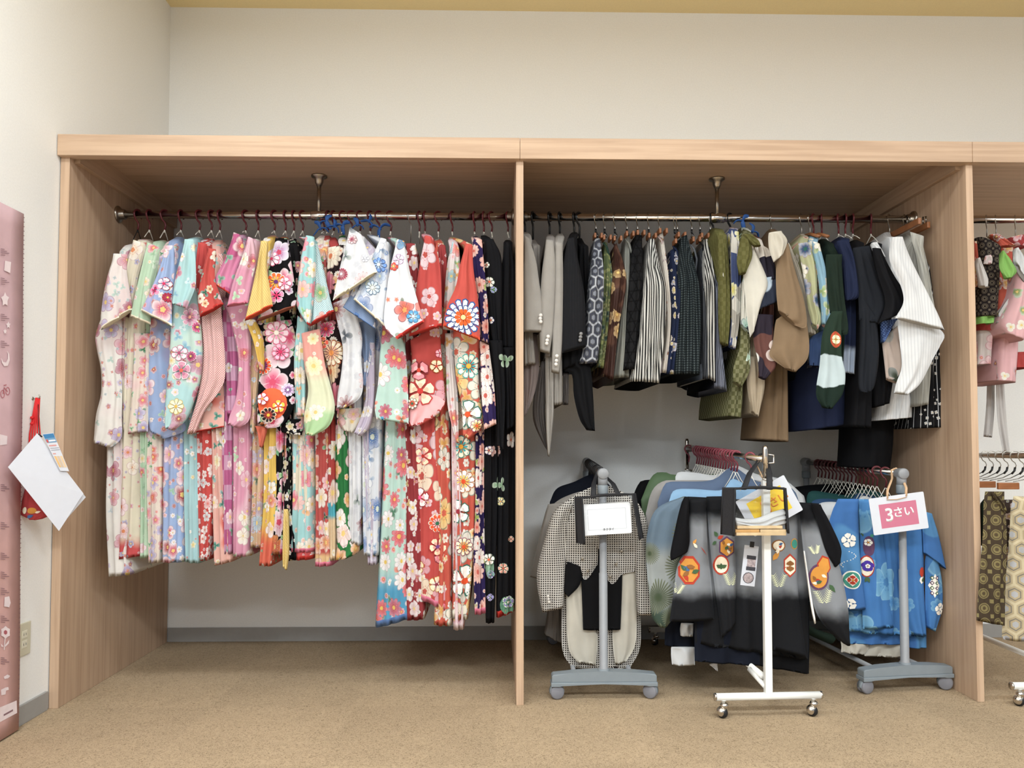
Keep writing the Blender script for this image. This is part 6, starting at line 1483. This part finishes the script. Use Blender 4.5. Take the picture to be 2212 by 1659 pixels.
# clear plastic bags
def clear_mat():
    m = bpy.data.materials.new('clear_vinyl'); m.use_nodes = True; n = N(m.node_tree); nt = m.node_tree; nt.nodes.clear()
    out = n.node('ShaderNodeOutputMaterial'); tr = n.node('ShaderNodeBsdfTransparent'); gl = n.node('ShaderNodeBsdfGlossy'); gl.inputs['Roughness'].default_value = .08
    tr.inputs[0].default_value = (.97, .975, .98, 1)
    lw = n.node('ShaderNodeLayerWeight'); lw.inputs['Blend'].default_value = .25
    tc = n.node('ShaderNodeTexCoord'); no = n.node('ShaderNodeTexNoise'); no.inputs['Scale'].default_value = 28; no.inputs['Distortion'].default_value = 1.5; n.put(no.inputs['Vector'], tc.outputs['Object'])
    bp = n.node('ShaderNodeBump'); bp.inputs['Strength'].default_value = .9; bp.inputs['Distance'].default_value = .01; n.put(bp.inputs['Height'], no.outputs[0])
    n.put(gl.inputs['Normal'], bp.outputs[0]); n.put(lw.inputs['Normal'], bp.outputs[0])
    mx = n.node('ShaderNodeMixShader'); n.put(mx.inputs[0], n.math('MULTIPLY_ADD', lw.outputs['Fresnel'], .22, .01)); nt.links.new(tr.outputs[0], mx.inputs[1]); nt.links.new(gl.outputs[0], mx.inputs[2])
    nt.links.new(mx.outputs[0], out.inputs[0]); return m
CLEAR = clear_mat()
BLKF = plain('black_binding_tape', '#1a1a1e', .7)
MESHB = plain('black_mesh_side', '#2a2a2e', .8, var=.3, scale=400)
def clear_bag(label, tl, tr_, br, bl, Y, dep, strap_to, nm='clear_bag'):
    """soft clear-fronted bag; corners in px on its front face"""
    f = [at(*p, Y) for p in (tl, tr_, br, bl)]; bk = [v + Vector((sx_ * .02, dep, -.002)) for v, sx_ in zip(f, (-1, 1, 1, -1))]
    t = thing(nm, (f[0] + f[1]) / 2, label, 'bag')
    bm = bmesh.new()
    n = 12; grid = []
    for i in range(n + 1):
        row = []
        for j in range(n + 1):
            u, v = j / n, i / n; p = (f[0] * (1 - u) + f[1] * u) * (1 - v) + (f[3] * (1 - u) + f[2] * u) * v
            p.y -= .012 * math.sin(PI * u) ** .5 * math.sin(PI * min(1, v * 1.0)) ** .5 + .004 * noise.noise(p * 30)
            row.append(bm.verts.new(p))
        grid.append(row)
    for i in range(n):
        for j in range(n): bm.faces.new((grid[i][j], grid[i][j + 1], grid[i + 1][j + 1], grid[i + 1][j]))
    mesh_obj('front_panel', bm, CLEAR, t)
    bm = bmesh.new(); v = [bm.verts.new(p) for p in bk]; bm.faces.new(v); mesh_obj('back_panel', bm, CLEAR, t, smooth=False)
    for a, b in ((0, 3), (1, 2)):
        bm = bmesh.new()
        q4 = [bm.verts.new(p) for p in (f[a], bk[a], bk[b], f[b])]
        q5 = [bm.verts.new(p + Vector((.0015, 0, 0))) for p in (f[a], bk[a], bk[b], f[b])]
        bm.faces.new(q4); bm.faces.new(q5[::-1])
        for i in range(4): bm.faces.new((q4[i], q4[(i + 1) % 4], q5[(i + 1) % 4], q5[i]))
        mesh_obj('side_gusset', bm, MESHB, t, smooth=False)
    bm = bmesh.new(); q4 = [bm.verts.new(p) for p in (f[3], f[2], bk[2], bk[3])]; bm.faces.new(q4); mesh_obj('bottom_panel', bm, CLEAR, t, smooth=False)
    def sag(a, b, s, k=8): return [a.lerp(b, i / k) + Vector((0, -.004, s * math.sin(PI * i / k))) for i in range(k + 1)]
    tube_obj('binding', sag(f[3], f[0], 0)[::1] + sag(f[0], f[1], .006)[1:] + sag(f[1], f[2], 0)[1:], .0042, BLKF, t, 8)
    tube_obj('binding', [bk[3], bk[0], bk[1], bk[2]], .004, BLKF, t, 8)
    mid = (f[0] + f[1]) / 2; wv_ = (f[1] - f[0]).length
    for s, oy in ((-1, 0), (1, 0)):
        a = f[0].lerp(f[1], .5 + s * .26)
        tube_obj('strap', [a + Vector((0, dep * .5, -.004)), a.lerp(strap_to, .5) + Vector((s * .012, dep * .25, 0)), strap_to + Vector((s * .017, 0, -.012)), strap_to + Vector((s * .006, .004, .0165)), strap_to + Vector((0, .004, .018))], [.0105, .0095, .007, .005, .005], BLKF, t, 10, flat=.22)
    return t, f, bk
ba, fa, bka = clear_bag('clear plastic bag with black edges holding a white tie case, on the left grey rack', (1257, 1076), (1366, 1068), (1382, 1165), (1262, 1176), -.012, .05, FA + Vector((0, .055, 0)))
# tie case
sA = 2.755 / F; cA = at(1311, 1121, .004); tf = facing(cA, math.radians(3.4))
t = thing('tie_case', cA, 'white plastic case marked ネクタイ inside the clear bag on the left grey rack', 'box')
WPL = plain('white_glossy_plastic', '#eceef2', .35, var=.01); GRL = plain('grey_outline', '#c9ccd2', .5)
card('case_body', 104 * sA, 66 * sA, tf, WPL, t, .022, -.020, .006)
for (w_, h_, ox, oy) in ((82, 1.2, 0, 22), (82, 1.2, 0, -22), (1.2, 44, -41, 0), (1.2, 44, 41, 0)):
    card('lid_groove', w_ * sA, h_ * sA, tf, GRL, t, .0004, .002, .0003, (ox * sA, oy * sA))
text_polys('ネクタイ', 6.2 * sA, plain('pencil_lettering', '#44464c', .6), 'lettering', t, tf @ Matrix.Translation((2 * sA, -22.5 * sA, .0024)))
t = thing('tie_case', cA + Vector((0, .035, -.05)), 'second white case lying behind the marked one in the clear bag', 'box')
card('case_body', 100 * sA, 60 * sA, facing(cA + Vector((.003, .034, -.006)), math.radians(4)), WPL, t, .012, 0, .004)
bb, fb, bkb = clear_bag('clear plastic bag with black edges holding folded cloth and wooden sticks, on the white rack', (1587, 1056), (1696, 1056), (1702, 1152), (1584, 1158), -.235, .065, FB + Vector((0, .03, 0)))
rk('cloth', 'cloth', 'crumpled white cloth in the clear bag on the white rack', at(1640, 1120, -.2), [
  ('folded_cloth', '1588,1118 1610,1122 1640,1120 1670,1108 1697,1100', '1592,1136 1615,1140 1650,1150 1675,1140 1699,1134', -.222, .035, M['white_cl'], dict(folds=3, planar=True, amp=.004))])
STK = plain('pale_pine_stick', '#d9bd94', .6, var=.1, scale=30); STK2 = plain('orange_pine_stick', '#c99a60', .6, var=.1, scale=30)
for i, (x0, x1, y_, mm, lb) in enumerate(((1592, 1690, 1139, STK, 'pale wooden stick topmost in the bag on the white rack'), (1588, 1640, 1147, STK2, 'short orange wooden stick at the left in the bag'), (1642, 1698, 1147, STK, 'short pale wooden stick at the right in the bag'), (1590, 1698, 1153.5, STK, 'pale wooden stick lowest in the bag on the white rack'))):
    a, b = at(x0, y_, -.225), at(x1, y_, -.225)
    o = box_obj('wooden_stick', a.x, b.x, -.228, -.190, a.z - .005, a.z + .005, mm, bev=.0015); tag(o, lb, 'stick')

# ------------------------------------------------------------------ left wall: growth chart, drawstring bag, papers, socket
XP = XW - .004
def wpt(px, py, off=.0): return on_x(px, py, XP + off)
r0 = wpt(41, 900, .006); Yr = r0.y
ztop = on_x(41, 457, XP + .006).z
chart = thing('growth_chart', (XP + .006, Yr - .2, ztop), 'tall pink paper height chart with white drawings taped to the left wall', 'poster')
CH = fabric('pink_chart_paper', '#f0c6cf', zgrad=[(1.1, .5, '#efb9b4')], rough=.5, sheen=0, bump=.03)
bm = bmesh.new(); uvl = bm.loops.layers.uv.new('UVMap'); nz = 30; cols = []
for i in range(nz + 1):
    z = ztop + (.006 - ztop) * i / nz; row = []
    for j in range(7):
        y = Yr - .42 * j / 6; x = XP + .006 + .0015 * math.sin(z * 7 + j) + .022 * i / nz
        row.append((x, y, z))
    cols.append(row)
va = [[bm.verts.new(p) for p in r] for r in cols]; vb = [[bm.verts.new((p[0] + .0012, p[1], p[2])) for p in r] for r in cols]
for i in range(nz):
    for j in range(6):
        for V_ in (va, vb):
            f = bm.faces.new((V_[i][j], V_[i][j + 1], V_[i + 1][j + 1], V_[i + 1][j]))
            for lp in f.loops: lp[uvl].uv = (lp.vert.co.y, lp.vert.co.z)
    for j in (0, 6): bm.faces.new((va[i][j], vb[i][j], vb[i + 1][j], va[i + 1][j]))
for i in (0, nz):
    for j in range(6): bm.faces.new((va[i][j], va[i][j + 1], vb[i][j + 1], vb[i][j]))
mesh_obj('sheet', bm, CH, chart)
INKW = plain('chart_white_print', '#eedfe2', .6); INKD = plain('chart_grey_text', '#8c6c74', .6); INKR = plain('chart_brown_line', '#b0626c', .6)
def chart_poly(bm, pts, mi=0, up=0):
    vs = []
    for px, py in pts:
        p = on_x(px, py, XP + .0085); i = (ztop - p.z) / ztop
        p2 = on_x(px, py, XP + .0098 + .0003 * up + .022 * i); vs.append(bm.verts.new(p2))
    f = bm.faces.new(vs); f.material_index = mi
def cstar(cx, cy, rx, ry, n=5, inner=.5):
    return [(cx + (rx if k % 2 == 0 else rx * inner) * math.sin(PI * k / n), cy - (ry if k % 2 == 0 else ry * inner) * math.cos(PI * k / n)) for k in range(2 * n)]
def drawing(nm, *polys):
    bm = bmesh.new()
    for q_ in polys: chart_poly(bm, q_[0], *(q_[1:]))
    mesh_obj(nm, bm, [INKW, INKD, INKR], chart, smooth=False)
drawing('star_drawing', (cstar(11, 647, 9, 16, 5, .62),)); drawing('star_drawing', (cstar(18, 702, 5, 8, 5, .55),)); drawing('star_drawing', (cstar(11, 716, 4, 6, 5, .55),))
drawing('moon_drawing', ([(15, 757), (20, 765), (21, 778), (17, 790), (9, 791), (4, 783), (3, 773), (7, 782), (13, 783), (17, 775), (17, 765)],))
drawing('book_drawing', ([(11, 563), (24, 566), (22, 590), (9, 584)],))
drawing('flower_drawing', (cstar(12, 1366, 11, 14, 6, .8),), (cstar(12, 1366, 4, 5, 6, .9), 2, 1), ([(10, 1378), (12, 1378), (10, 1404), (8, 1404)],), ([(9, 1396), (20, 1382), (19, 1390), (12, 1397)],), ([(8, 1397), (2, 1390), (3, 1397)],))
drawing('bottle_drawing', ([(10, 1290), (20, 1288), (23, 1302), (20, 1312), (9, 1310)],))
drawing('duck_drawing', ([(8, 1462), (16, 1457), (22, 1460), (18, 1465), (10, 1467)],)); drawing('elephant_drawing', ([(2, 1490), (12, 1485), (18, 1484), (19, 1490), (13, 1492), (12, 1500), (3, 1502)],))
drawing('white_strip', ([(0, 1528), (36, 1513), (37, 1540), (0, 1560)],), ([(8, 1543), (28, 1532), (28, 1536), (8, 1547)], 1, 1))
drawing('house_drawing', ([(0, 938), (16, 942), (15, 960), (0, 962)],))
bm = bmesh.new()
for cy in (537, 600, 678, 736, 1046, 1128, 1194, 1235, 1270, 1330, 1420):
    for k in range(4): chart_poly(bm, [(2, cy + k * 4.2), (10 + (k * 5) % 14, cy + 1 + k * 4.2), (10 + (k * 5) % 14, cy + 2.4 + k * 4.2), (2, cy + 1.3 + k * 4.2)], 0)
mesh_obj('small_text_lines', bm, INKD, chart, smooth=False)
bm = bmesh.new()
for rx, cx_, cy_ in ((6, 6, 851), (6, 17, 845)):
    for a in range(12):
        t0, t1 = 2 * PI * a / 12, 2 * PI * (a + 1) / 12
        chart_poly(bm, [(cx_ + rx * .8 * math.cos(t0), cy_ + 9 * math.sin(t0)), (cx_ + rx * .8 * math.cos(t1), cy_ + 9 * math.sin(t1)), (cx_ + rx * .6 * math.cos(t1), cy_ + 7.5 * math.sin(t1)), (cx_ + rx * .6 * math.cos(t0), cy_ + 7.5 * math.sin(t0))])
chart_poly(bm, [(6, 851), (9, 836), (10, 836), (8, 851)]); chart_poly(bm, [(9, 836), (17, 845), (17, 847), (9, 838)]); chart_poly(bm, [(8, 832), (14, 830), (14, 832), (8, 834)])
mesh_obj('bicycle_drawing', bm, INKR, chart, smooth=False)
bm = bmesh.new()
for k in range(110):
    z = ztop * (1 - (k + 1) / 112); x = XP + .0098 + .022 * (k + 1) / 112
    bm.faces.new([bm.verts.new((x, Yr - y_, z + dz)) for y_, dz in ((.002, 0), (.007, 0), (.007, .0025), (.002, .0025))])
mesh_obj('scale_ticks', bm, INKD, chart, smooth=False)

REDC = fabric('red_crepe_cloth', '#c3161c', bump=.3); REDCORD = plain('red_cord', '#c4181c', .6)
hp = wpt(70, 861)
wh = thing('wall_hook', hp, 'small steel hook screwed into the left wall', 'hook')
tube_obj('hook', [hp, hp + Vector((.018, 0, -.002)), hp + Vector((.026, -.002, .006)), hp + Vector((.024, -.004, .014))], .002, WIRE, wh, 8)
lathe_obj('hook_plate', [(.006, 0), (.006, .002)], hp, 'x', WIRE, wh, 12)
HX = hp + Vector((.018, 0, 0))
bag = thing('drawstring_bag', HX, 'red drawstring pouch with embroidered flowers hanging from the wall hook by red cords', 'bag')
bt = at(72, 1000, hp.y - .03)
for k in range(5):
    o_ = (k - 2) * .004
    tube_obj('cord', [HX + Vector((o_ * .5, o_ * .3, .003)), HX + Vector((o_ * 1.2 - .001, -.008, -.06)), HX + Vector((o_ * 1.5, -.012 + o_, -.12)), bt + Vector((o_ * 2, 0, .0))], .0027, REDCORD, bag, 8)
for dz in (.065, .085):
    lathe_obj('cord_knot', [(.001, -.006), (.006, -.003), (.006, .003), (.001, .006)], HX + Vector((-.010, -.012, -dz)), 'z', REDCORD, bag, 12)
panel('pouch', '62,990 56,1020 44,1060 33,1100 33,1112 60,1122', '84,990 92,1020 104,1060 110,1095 104,1112 74,1124', hp.y - .06, [REDC], bag, thick=.055, folds=1.5, amp=.004,
      decals=[(MOT['cream'], ellipse(*pp_(52, 1103, hp.y - .06), .009, .011), 0), (MOT['gold'], ellipse(*pp_(70, 1103, hp.y - .06), .014, .010), 0)] + leaf(76, 1108, 12, 5, .3, 'cream', hp.y - .06, 1) + leaf(60, 1118, 14, 7, .4, 'blue', hp.y - .06, 1) + leaf(52, 1121, 14, 4, .2, 'cream', hp.y - .06, 1))
def slab(name, corners, m, parent, th=.001, shift=0.0):
    """flat sheet through four (px,py,Y) corners"""
    pts = [at(c_[0], c_[1], c_[2]) for c_ in corners]
    nrm = (pts[1] - pts[0]).cross(pts[-1] - pts[0]).normalized()
    if nrm.y > 0: nrm.negate()
    bm = bmesh.new(); a = [bm.verts.new(p + nrm * shift) for p in pts]; b = [bm.verts.new(p + nrm * (shift + th)) for p in pts]
    bm.faces.new(a); bm.faces.new(b[::-1]); n = len(a)
    for i in range(n): bm.faces.new((a[i], a[(i + 1) % n], b[(i + 1) % n], b[i]))
    return mesh_obj(name, bm, m, parent, smooth=False)
Yp = lambda px, o=0: -.335 + (px - 17) / 168 * .19 + o
def cr(l, o=0): return [(x, y, Yp(x, o)) for x, y in l]
pc = at(82, 940, Yp(82))
t = thing('paper_sheet', pc, 'blank white sheet hanging askew by one corner from the red cords', 'paper')
slab('sheet', cr([(80, 936), (17, 1009), (127, 1147), (180, 1066)]), PAPER, t)
t2 = thing('paper_sheet', pc + Vector((0, .01, 0)), 'second white sheet showing its edge behind the blank one', 'paper')
slab('sheet', cr([(84, 940), (28, 1012), (127, 1140), (185, 1074)], .012), PAPER, t2)
t = thing('info_tag', at(103, 937, Yp(103)), 'narrow printed leaflet with a blue header tucked beside the blank white sheet', 'tag')
TG = [(91, 938), (115, 935), (149, 1018), (130, 1017)]
slab('leaflet', cr(TG, -.008), PAPER, t)
def tg(u0, u1, v0, v1, col, nm, sh=.0013):
    def pt(u, v):
        lx, ly = TG[0][0] + (TG[3][0] - TG[0][0]) * v, TG[0][1] + (TG[3][1] - TG[0][1]) * v
        rx, ry = TG[1][0] + (TG[2][0] - TG[1][0]) * v, TG[1][1] + (TG[2][1] - TG[1][1]) * v
        return (lx + (rx - lx) * u, ly + (ry - ly) * u)
    slab(nm, cr([pt(u0, v0), pt(u1, v0), pt(u1, v1), pt(u0, v1)], -.008), plain('leaflet_' + nm, col, .5), t, .0003, sh)
tg(.03, .97, .01, .12, '#3c78a8', 'header'); tg(.03, .97, .12, .24, '#6c94b4', 'subheader'); tg(.06, .22, .15, .23, '#c05048', 'mark', .0017); tg(.28, .9, .17, .21, '#e6e6ec', 'title_line', .0017)
tg(.1, .8, .30, .335, '#cf9490', 'red_line'); tg(.1, .95, .38, .395, '#8f8f98', 'text_line'); tg(.1, .95, .43, .445, '#8f8f98', 'text_row'); tg(.1, .4, .52, .55, '#cf9490', 'small_heading')
tg(.08, .32, .60, .90, '#dcb47c', 'picture'); tg(.38, .62, .60, .90, '#c9b49c', 'picture_middle'); tg(.68, .93, .60, .90, '#dcc09c', 'picture_right')
t = thing('black_string', at(85, 938, -.21), 'black string tying the paper sheets to the red cords', 'string')
tube_obj('string', [HX + Vector((.004, -.004, -.02)), at(83, 915, -.20), at(85, 940, -.222), at(91, 962, -.225)], .0012, BLACKP, t, 6)
tube_obj('bow', [at(78, 942, -.222), at(84, 938, -.226), at(91, 944, -.222)], .0022, BLACKP, t, 6)
# socket
IV = plain('ivory_socket_plastic', '#cfcab4', .45, var=.01); IV2 = plain('ivory_socket_insert', '#dedac8', .4, var=.01)
a, b = wpt(63, 1340), wpt(62, 1410); c_ = wpt(34, 1375)
t = thing('power_socket', ((a + b) / 2), 'ivory double power socket low on the left wall, half behind the pink chart', 'socket')
def xbox(nm, y0, y1, z0, z1, x1, m, bev=.002): return box_obj(nm, XP, XP + x1, y0, y1, z0, z1, m, t, bev=bev)
yy0, yy1, zz0, zz1 = a.y - .07, a.y, b.z, a.z
xbox('cover_plate', yy0, yy1, zz0, zz1, .007, IV, .003)
ym = (yy0 + yy1) / 2
for zc_ in ((zz0 * .35 + zz1 * .65), (zz0 * .65 + zz1 * .35)):
    xbox('outlet_insert', ym - .013, ym + .013, zc_ - .012, zc_ + .012, .0085, IV2, .001)
    for s in (-1, 1): xbox('slot', ym + s * .006 - .001, ym + s * .006 + .001, zc_ - .004, zc_ + .004, .0088, SEAM, 0)

# ------------------------------------------------------------------ right-hand bay, cut by the frame
M['gold_lattice'] = fabric('black_gold_lattice', '#241d1c', pattern=('medal', .03, '#6b5f50', '#1c1716'))
M['orange_br'] = fabric('orange_brocade', '#c9441f', [lay('#e8a040', '#8c2a1c', None, 24, 4, .5, .5, .5, em=0)])
M['lime'] = fabric('lime_green_cloth', '#86c256')
M['pink_petal'] = fabric('pink_petal_print', '#ecb4b8', [lay('#f2ead4', '#8ca860', '#b04c5c', 20, 3, .5, .5, .42, em=.2)])
M['sheer'] = fabric('sheer_white_cloth', '#d5d0cd')
M['pink_bloom'] = fabric('pink_bloom_print', '#dccfca', [lay('#df6880', '#e8a0a8', None, 12, 6, .3, .7, .5)])
M['medal'] = fabric('gold_medallion_brocade', '#4a3c2c', pattern=('medal', .052, '#8a7c4c', '#5c4c34'), bump=.3)
M['white_hex'] = fabric('white_gold_hexagon', '#c8b48c', pattern=('hex', .062, '#e0d0a8', '#8c8478', '#c3c3c6'))
M['red_plain'] = fabric('plain_red_cloth', '#b8261f')
M['fine_dark'] = fabric('fine_dark_print', '#4c3c34', [lay('#c09070', '#3c5c4c', None, 34, 5, .4, .6, .5)])
Yq = .14
def rg(nm, cat, label, hook, pieces):
    t = thing(nm, at(hook, 505, RY), label, cat)
    for nmp, L, R, Y, th, mm in pieces:
        seedn[0] += 1; panel(nmp, L, R, Y, M[mm], t, thick=th, folds=1.3, amp=.005, bulge=.3, seed=seedn[0])
    return t
rg('jacket', 'jacket', 'orange and dark patterned jacket edge nearest the right partition', 2116, [
  ('body', '2108,520 2112,600 2114,700', '2124,520 2120,600 2122,700', .20, .3, 'orange_br'), ('cuff', '2113,557 2117,590 2121,617', '2118,556 2136,600 2135,621', .12, .03, 'sheer')])
rg('vest', 'clothing', 'black vest with gold lattice and lime green hem in the right-hand bay', 2131, [
  ('body', '2122,508 2124,570 2122,640 2119,682', '2170,534 2166,580 2162,640 2160,683', .17, .3, 'gold_lattice'),
  ('collar_patch', '2130,552 2128,562 2126,570', '2142,550 2146,560 2145,570', .155, .012, 'pink_bloom'), ('hem', '2118,680 2118,690 2118,699', '2153,680 2153,690 2152,697', .18, .28, 'lime')])
rg('kimono', 'kimono', 'orange brocade childs kimono with a lime green cuff in the right-hand bay', 2150, [
  ('body', '2165,512 2160,580 2158,640 2160,712', '2199,528 2192,590 2188,640 2178,714', .22, .3, 'orange_br'), ('shoulder', '2140,506 2155,516 2165,530', '2160,504 2180,520 2200,530', .17, .04, 'orange_br'),
  ('cuff', '2168,540 2164,575 2178,600', '2174,548 2201,583 2186,600', .10, .03, 'lime'), ('lining', '2160,675 2162,690 2155,697', '2182,640 2181,670 2170,690', .19, .02, 'sheer')])
rg('kimono', 'kimono', 'pink kimono with cream petals and a white cuff at the right edge of the photo', 2191, [
  ('body', '2202,580 2194,640 2172,694 2180,720', '2236,580 2236,640 2232,700 2215,735', .15, .3, 'pink_petal'), ('skirt', '2168,700 2164,760 2160,822', '2205,710 2206,760 2201,826', .24, .25, 'pink_petal'),
  ('cuff', '2197,535 2194,560 2200,570', '2201,534 2216,560 2222,610', .12, .03, 'white_cl'), ('shoulder', '2184,512 2190,525 2200,530', '2215,505 2225,520 2230,530', .2, .2, 'crimson')])
rg('underkimono', 'kimono', 'pale underkimono with a pink bloom hanging below the lattice vest', 2125, [
  ('body', '2117,712 2118,750 2116,787', '2150,712 2148,750 2146,786', .25, .2, 'pink_bloom'), ('red_hem', '2117,697 2118,704 2119,712', '2178,700 2176,708 2172,716', .24, .2, 'red_plain')])
t = rg('sash', 'sash', 'long narrow white sash trailing down to the rack in the right-hand bay', 2156, [
  ('long_end', '2154,710 2153,800 2156,900 2168,978', '2170,710 2170,800 2176,900 2184,980', .40, .012, 'sheer'), ('short_end', '2148,740 2136,800 2132,880 2126,943', '2160,740 2152,800 2150,880 2144,945', .44, .012, 'sheer')])
rg('kimono', 'kimono', 'red and black hemmed pink garment cut off by the right edge of the photo', 2210, [('hem', '2200,760 2199,775 2199,793', '2230,760 2230,775 2230,795', .25, .2, 'red_plain')])
for hx_, lb in ((2131, 'steel hook left of three in the right-hand bay'), (2151, 'steel hook middle of three in the right-hand bay'), (2193, 'steel hook right of three in the right-hand bay')):
    wire_hook(at(hx_, 480, RY).x, at(hx_, 512, RY).z, lb, rot=.7, r=.0022)
FD = Vector((at(2282, 990, -.04).x, -.04, at(2282, 985, -.04).z)); BD = Vector((FD.x, .72, FD.z - .01))
white_rack(FD, BD, .18, 'white rolling rack in the right-hand bay, mostly outside the photo')
for i in range(8):
    Yh = .36 - i * .045; c = FD.lerp(BD, (Yh - FD.y) / (BD.y - FD.y))
    t = thing('clamp_hanger', c, 'steel hooked clamp hanger on the right-hand bays rolling rack', 'hanger', 'clamp hangers on the right-hand rolling rack')
    tube_obj('hook', hook_pts(c.x, c.z, c.z - .05, PI / 2 + .3, .017, c.y), .0018, WIRE, t, 8)
    tube_obj('swivel_neck', [(c.x, c.y, c.z - .045), (c.x - .003, c.y, c.z - .058), (c.x - .014, c.y, c.z - .07)], .004, BLACKP, t, 8)
    tube_obj('clip_spring', [(c.x - .014, c.y, c.z - .068), (c.x - .05, c.y, c.z - .085), (c.x - .10, c.y, c.z - .095)], .0018, CLIPST, t, 6)
    if i % 3 == 0: box_obj('wooden_bar', c.x - .13, c.x - .05, c.y - .006, c.y + .006, c.z - .125, c.z - .10, CLAMP, t, bev=.003)
def rk2(label, cat, nm, pieces):
    t = thing(nm, at(2150, 1060, 0), label, cat)
    for nmp, L, R, Y, th, mm in pieces:
        seedn[0] += 1; panel(nmp, L, R, Y, M[mm], t, thick=th, folds=1.6, amp=.006, bulge=.25, seed=seedn[0])
rk2('dark brown skirt with gold medallions overlapping the partition edge', 'skirt', 'hakama_skirt', [('pleated_body', '2130,1062 2128,1150 2121,1240 2114,1342', '2172,1062 2180,1150 2178,1250 2175,1353', -.03, .026, 'medal'), ('waist_tie', '2140,1062 2158,1090 2172,1110', '2152,1062 2168,1084 2176,1100', -.042, .01, 'medal')])
rk2('white and gold hexagon skirt at the lower right edge of the photo', 'skirt', 'hakama_skirt', [('pleated_body', '2194,1072 2190,1160 2180,1280 2174,1370 2178,1385', '2250,1075 2252,1160 2254,1280 2256,1388', .02, .05, 'white_hex')])
rk2('small dark green garment behind the medallion skirt', 'clothing', 'garment', [('body', '2126,1080 2124,1110 2126,1180', '2145,1075 2146,1110 2144,1180', .10, .03, 'dark_green')])
rk2('dark patterned garment behind the hexagon skirt', 'clothing', 'garment', [('body', '2172,1080 2172,1150 2172,1300', '2200,1080 2200,1150 2200,1300', .12, .04, 'fine_dark')])
FG = at(2215, 967, .55); BG = FG + Vector((0, .25, 0))
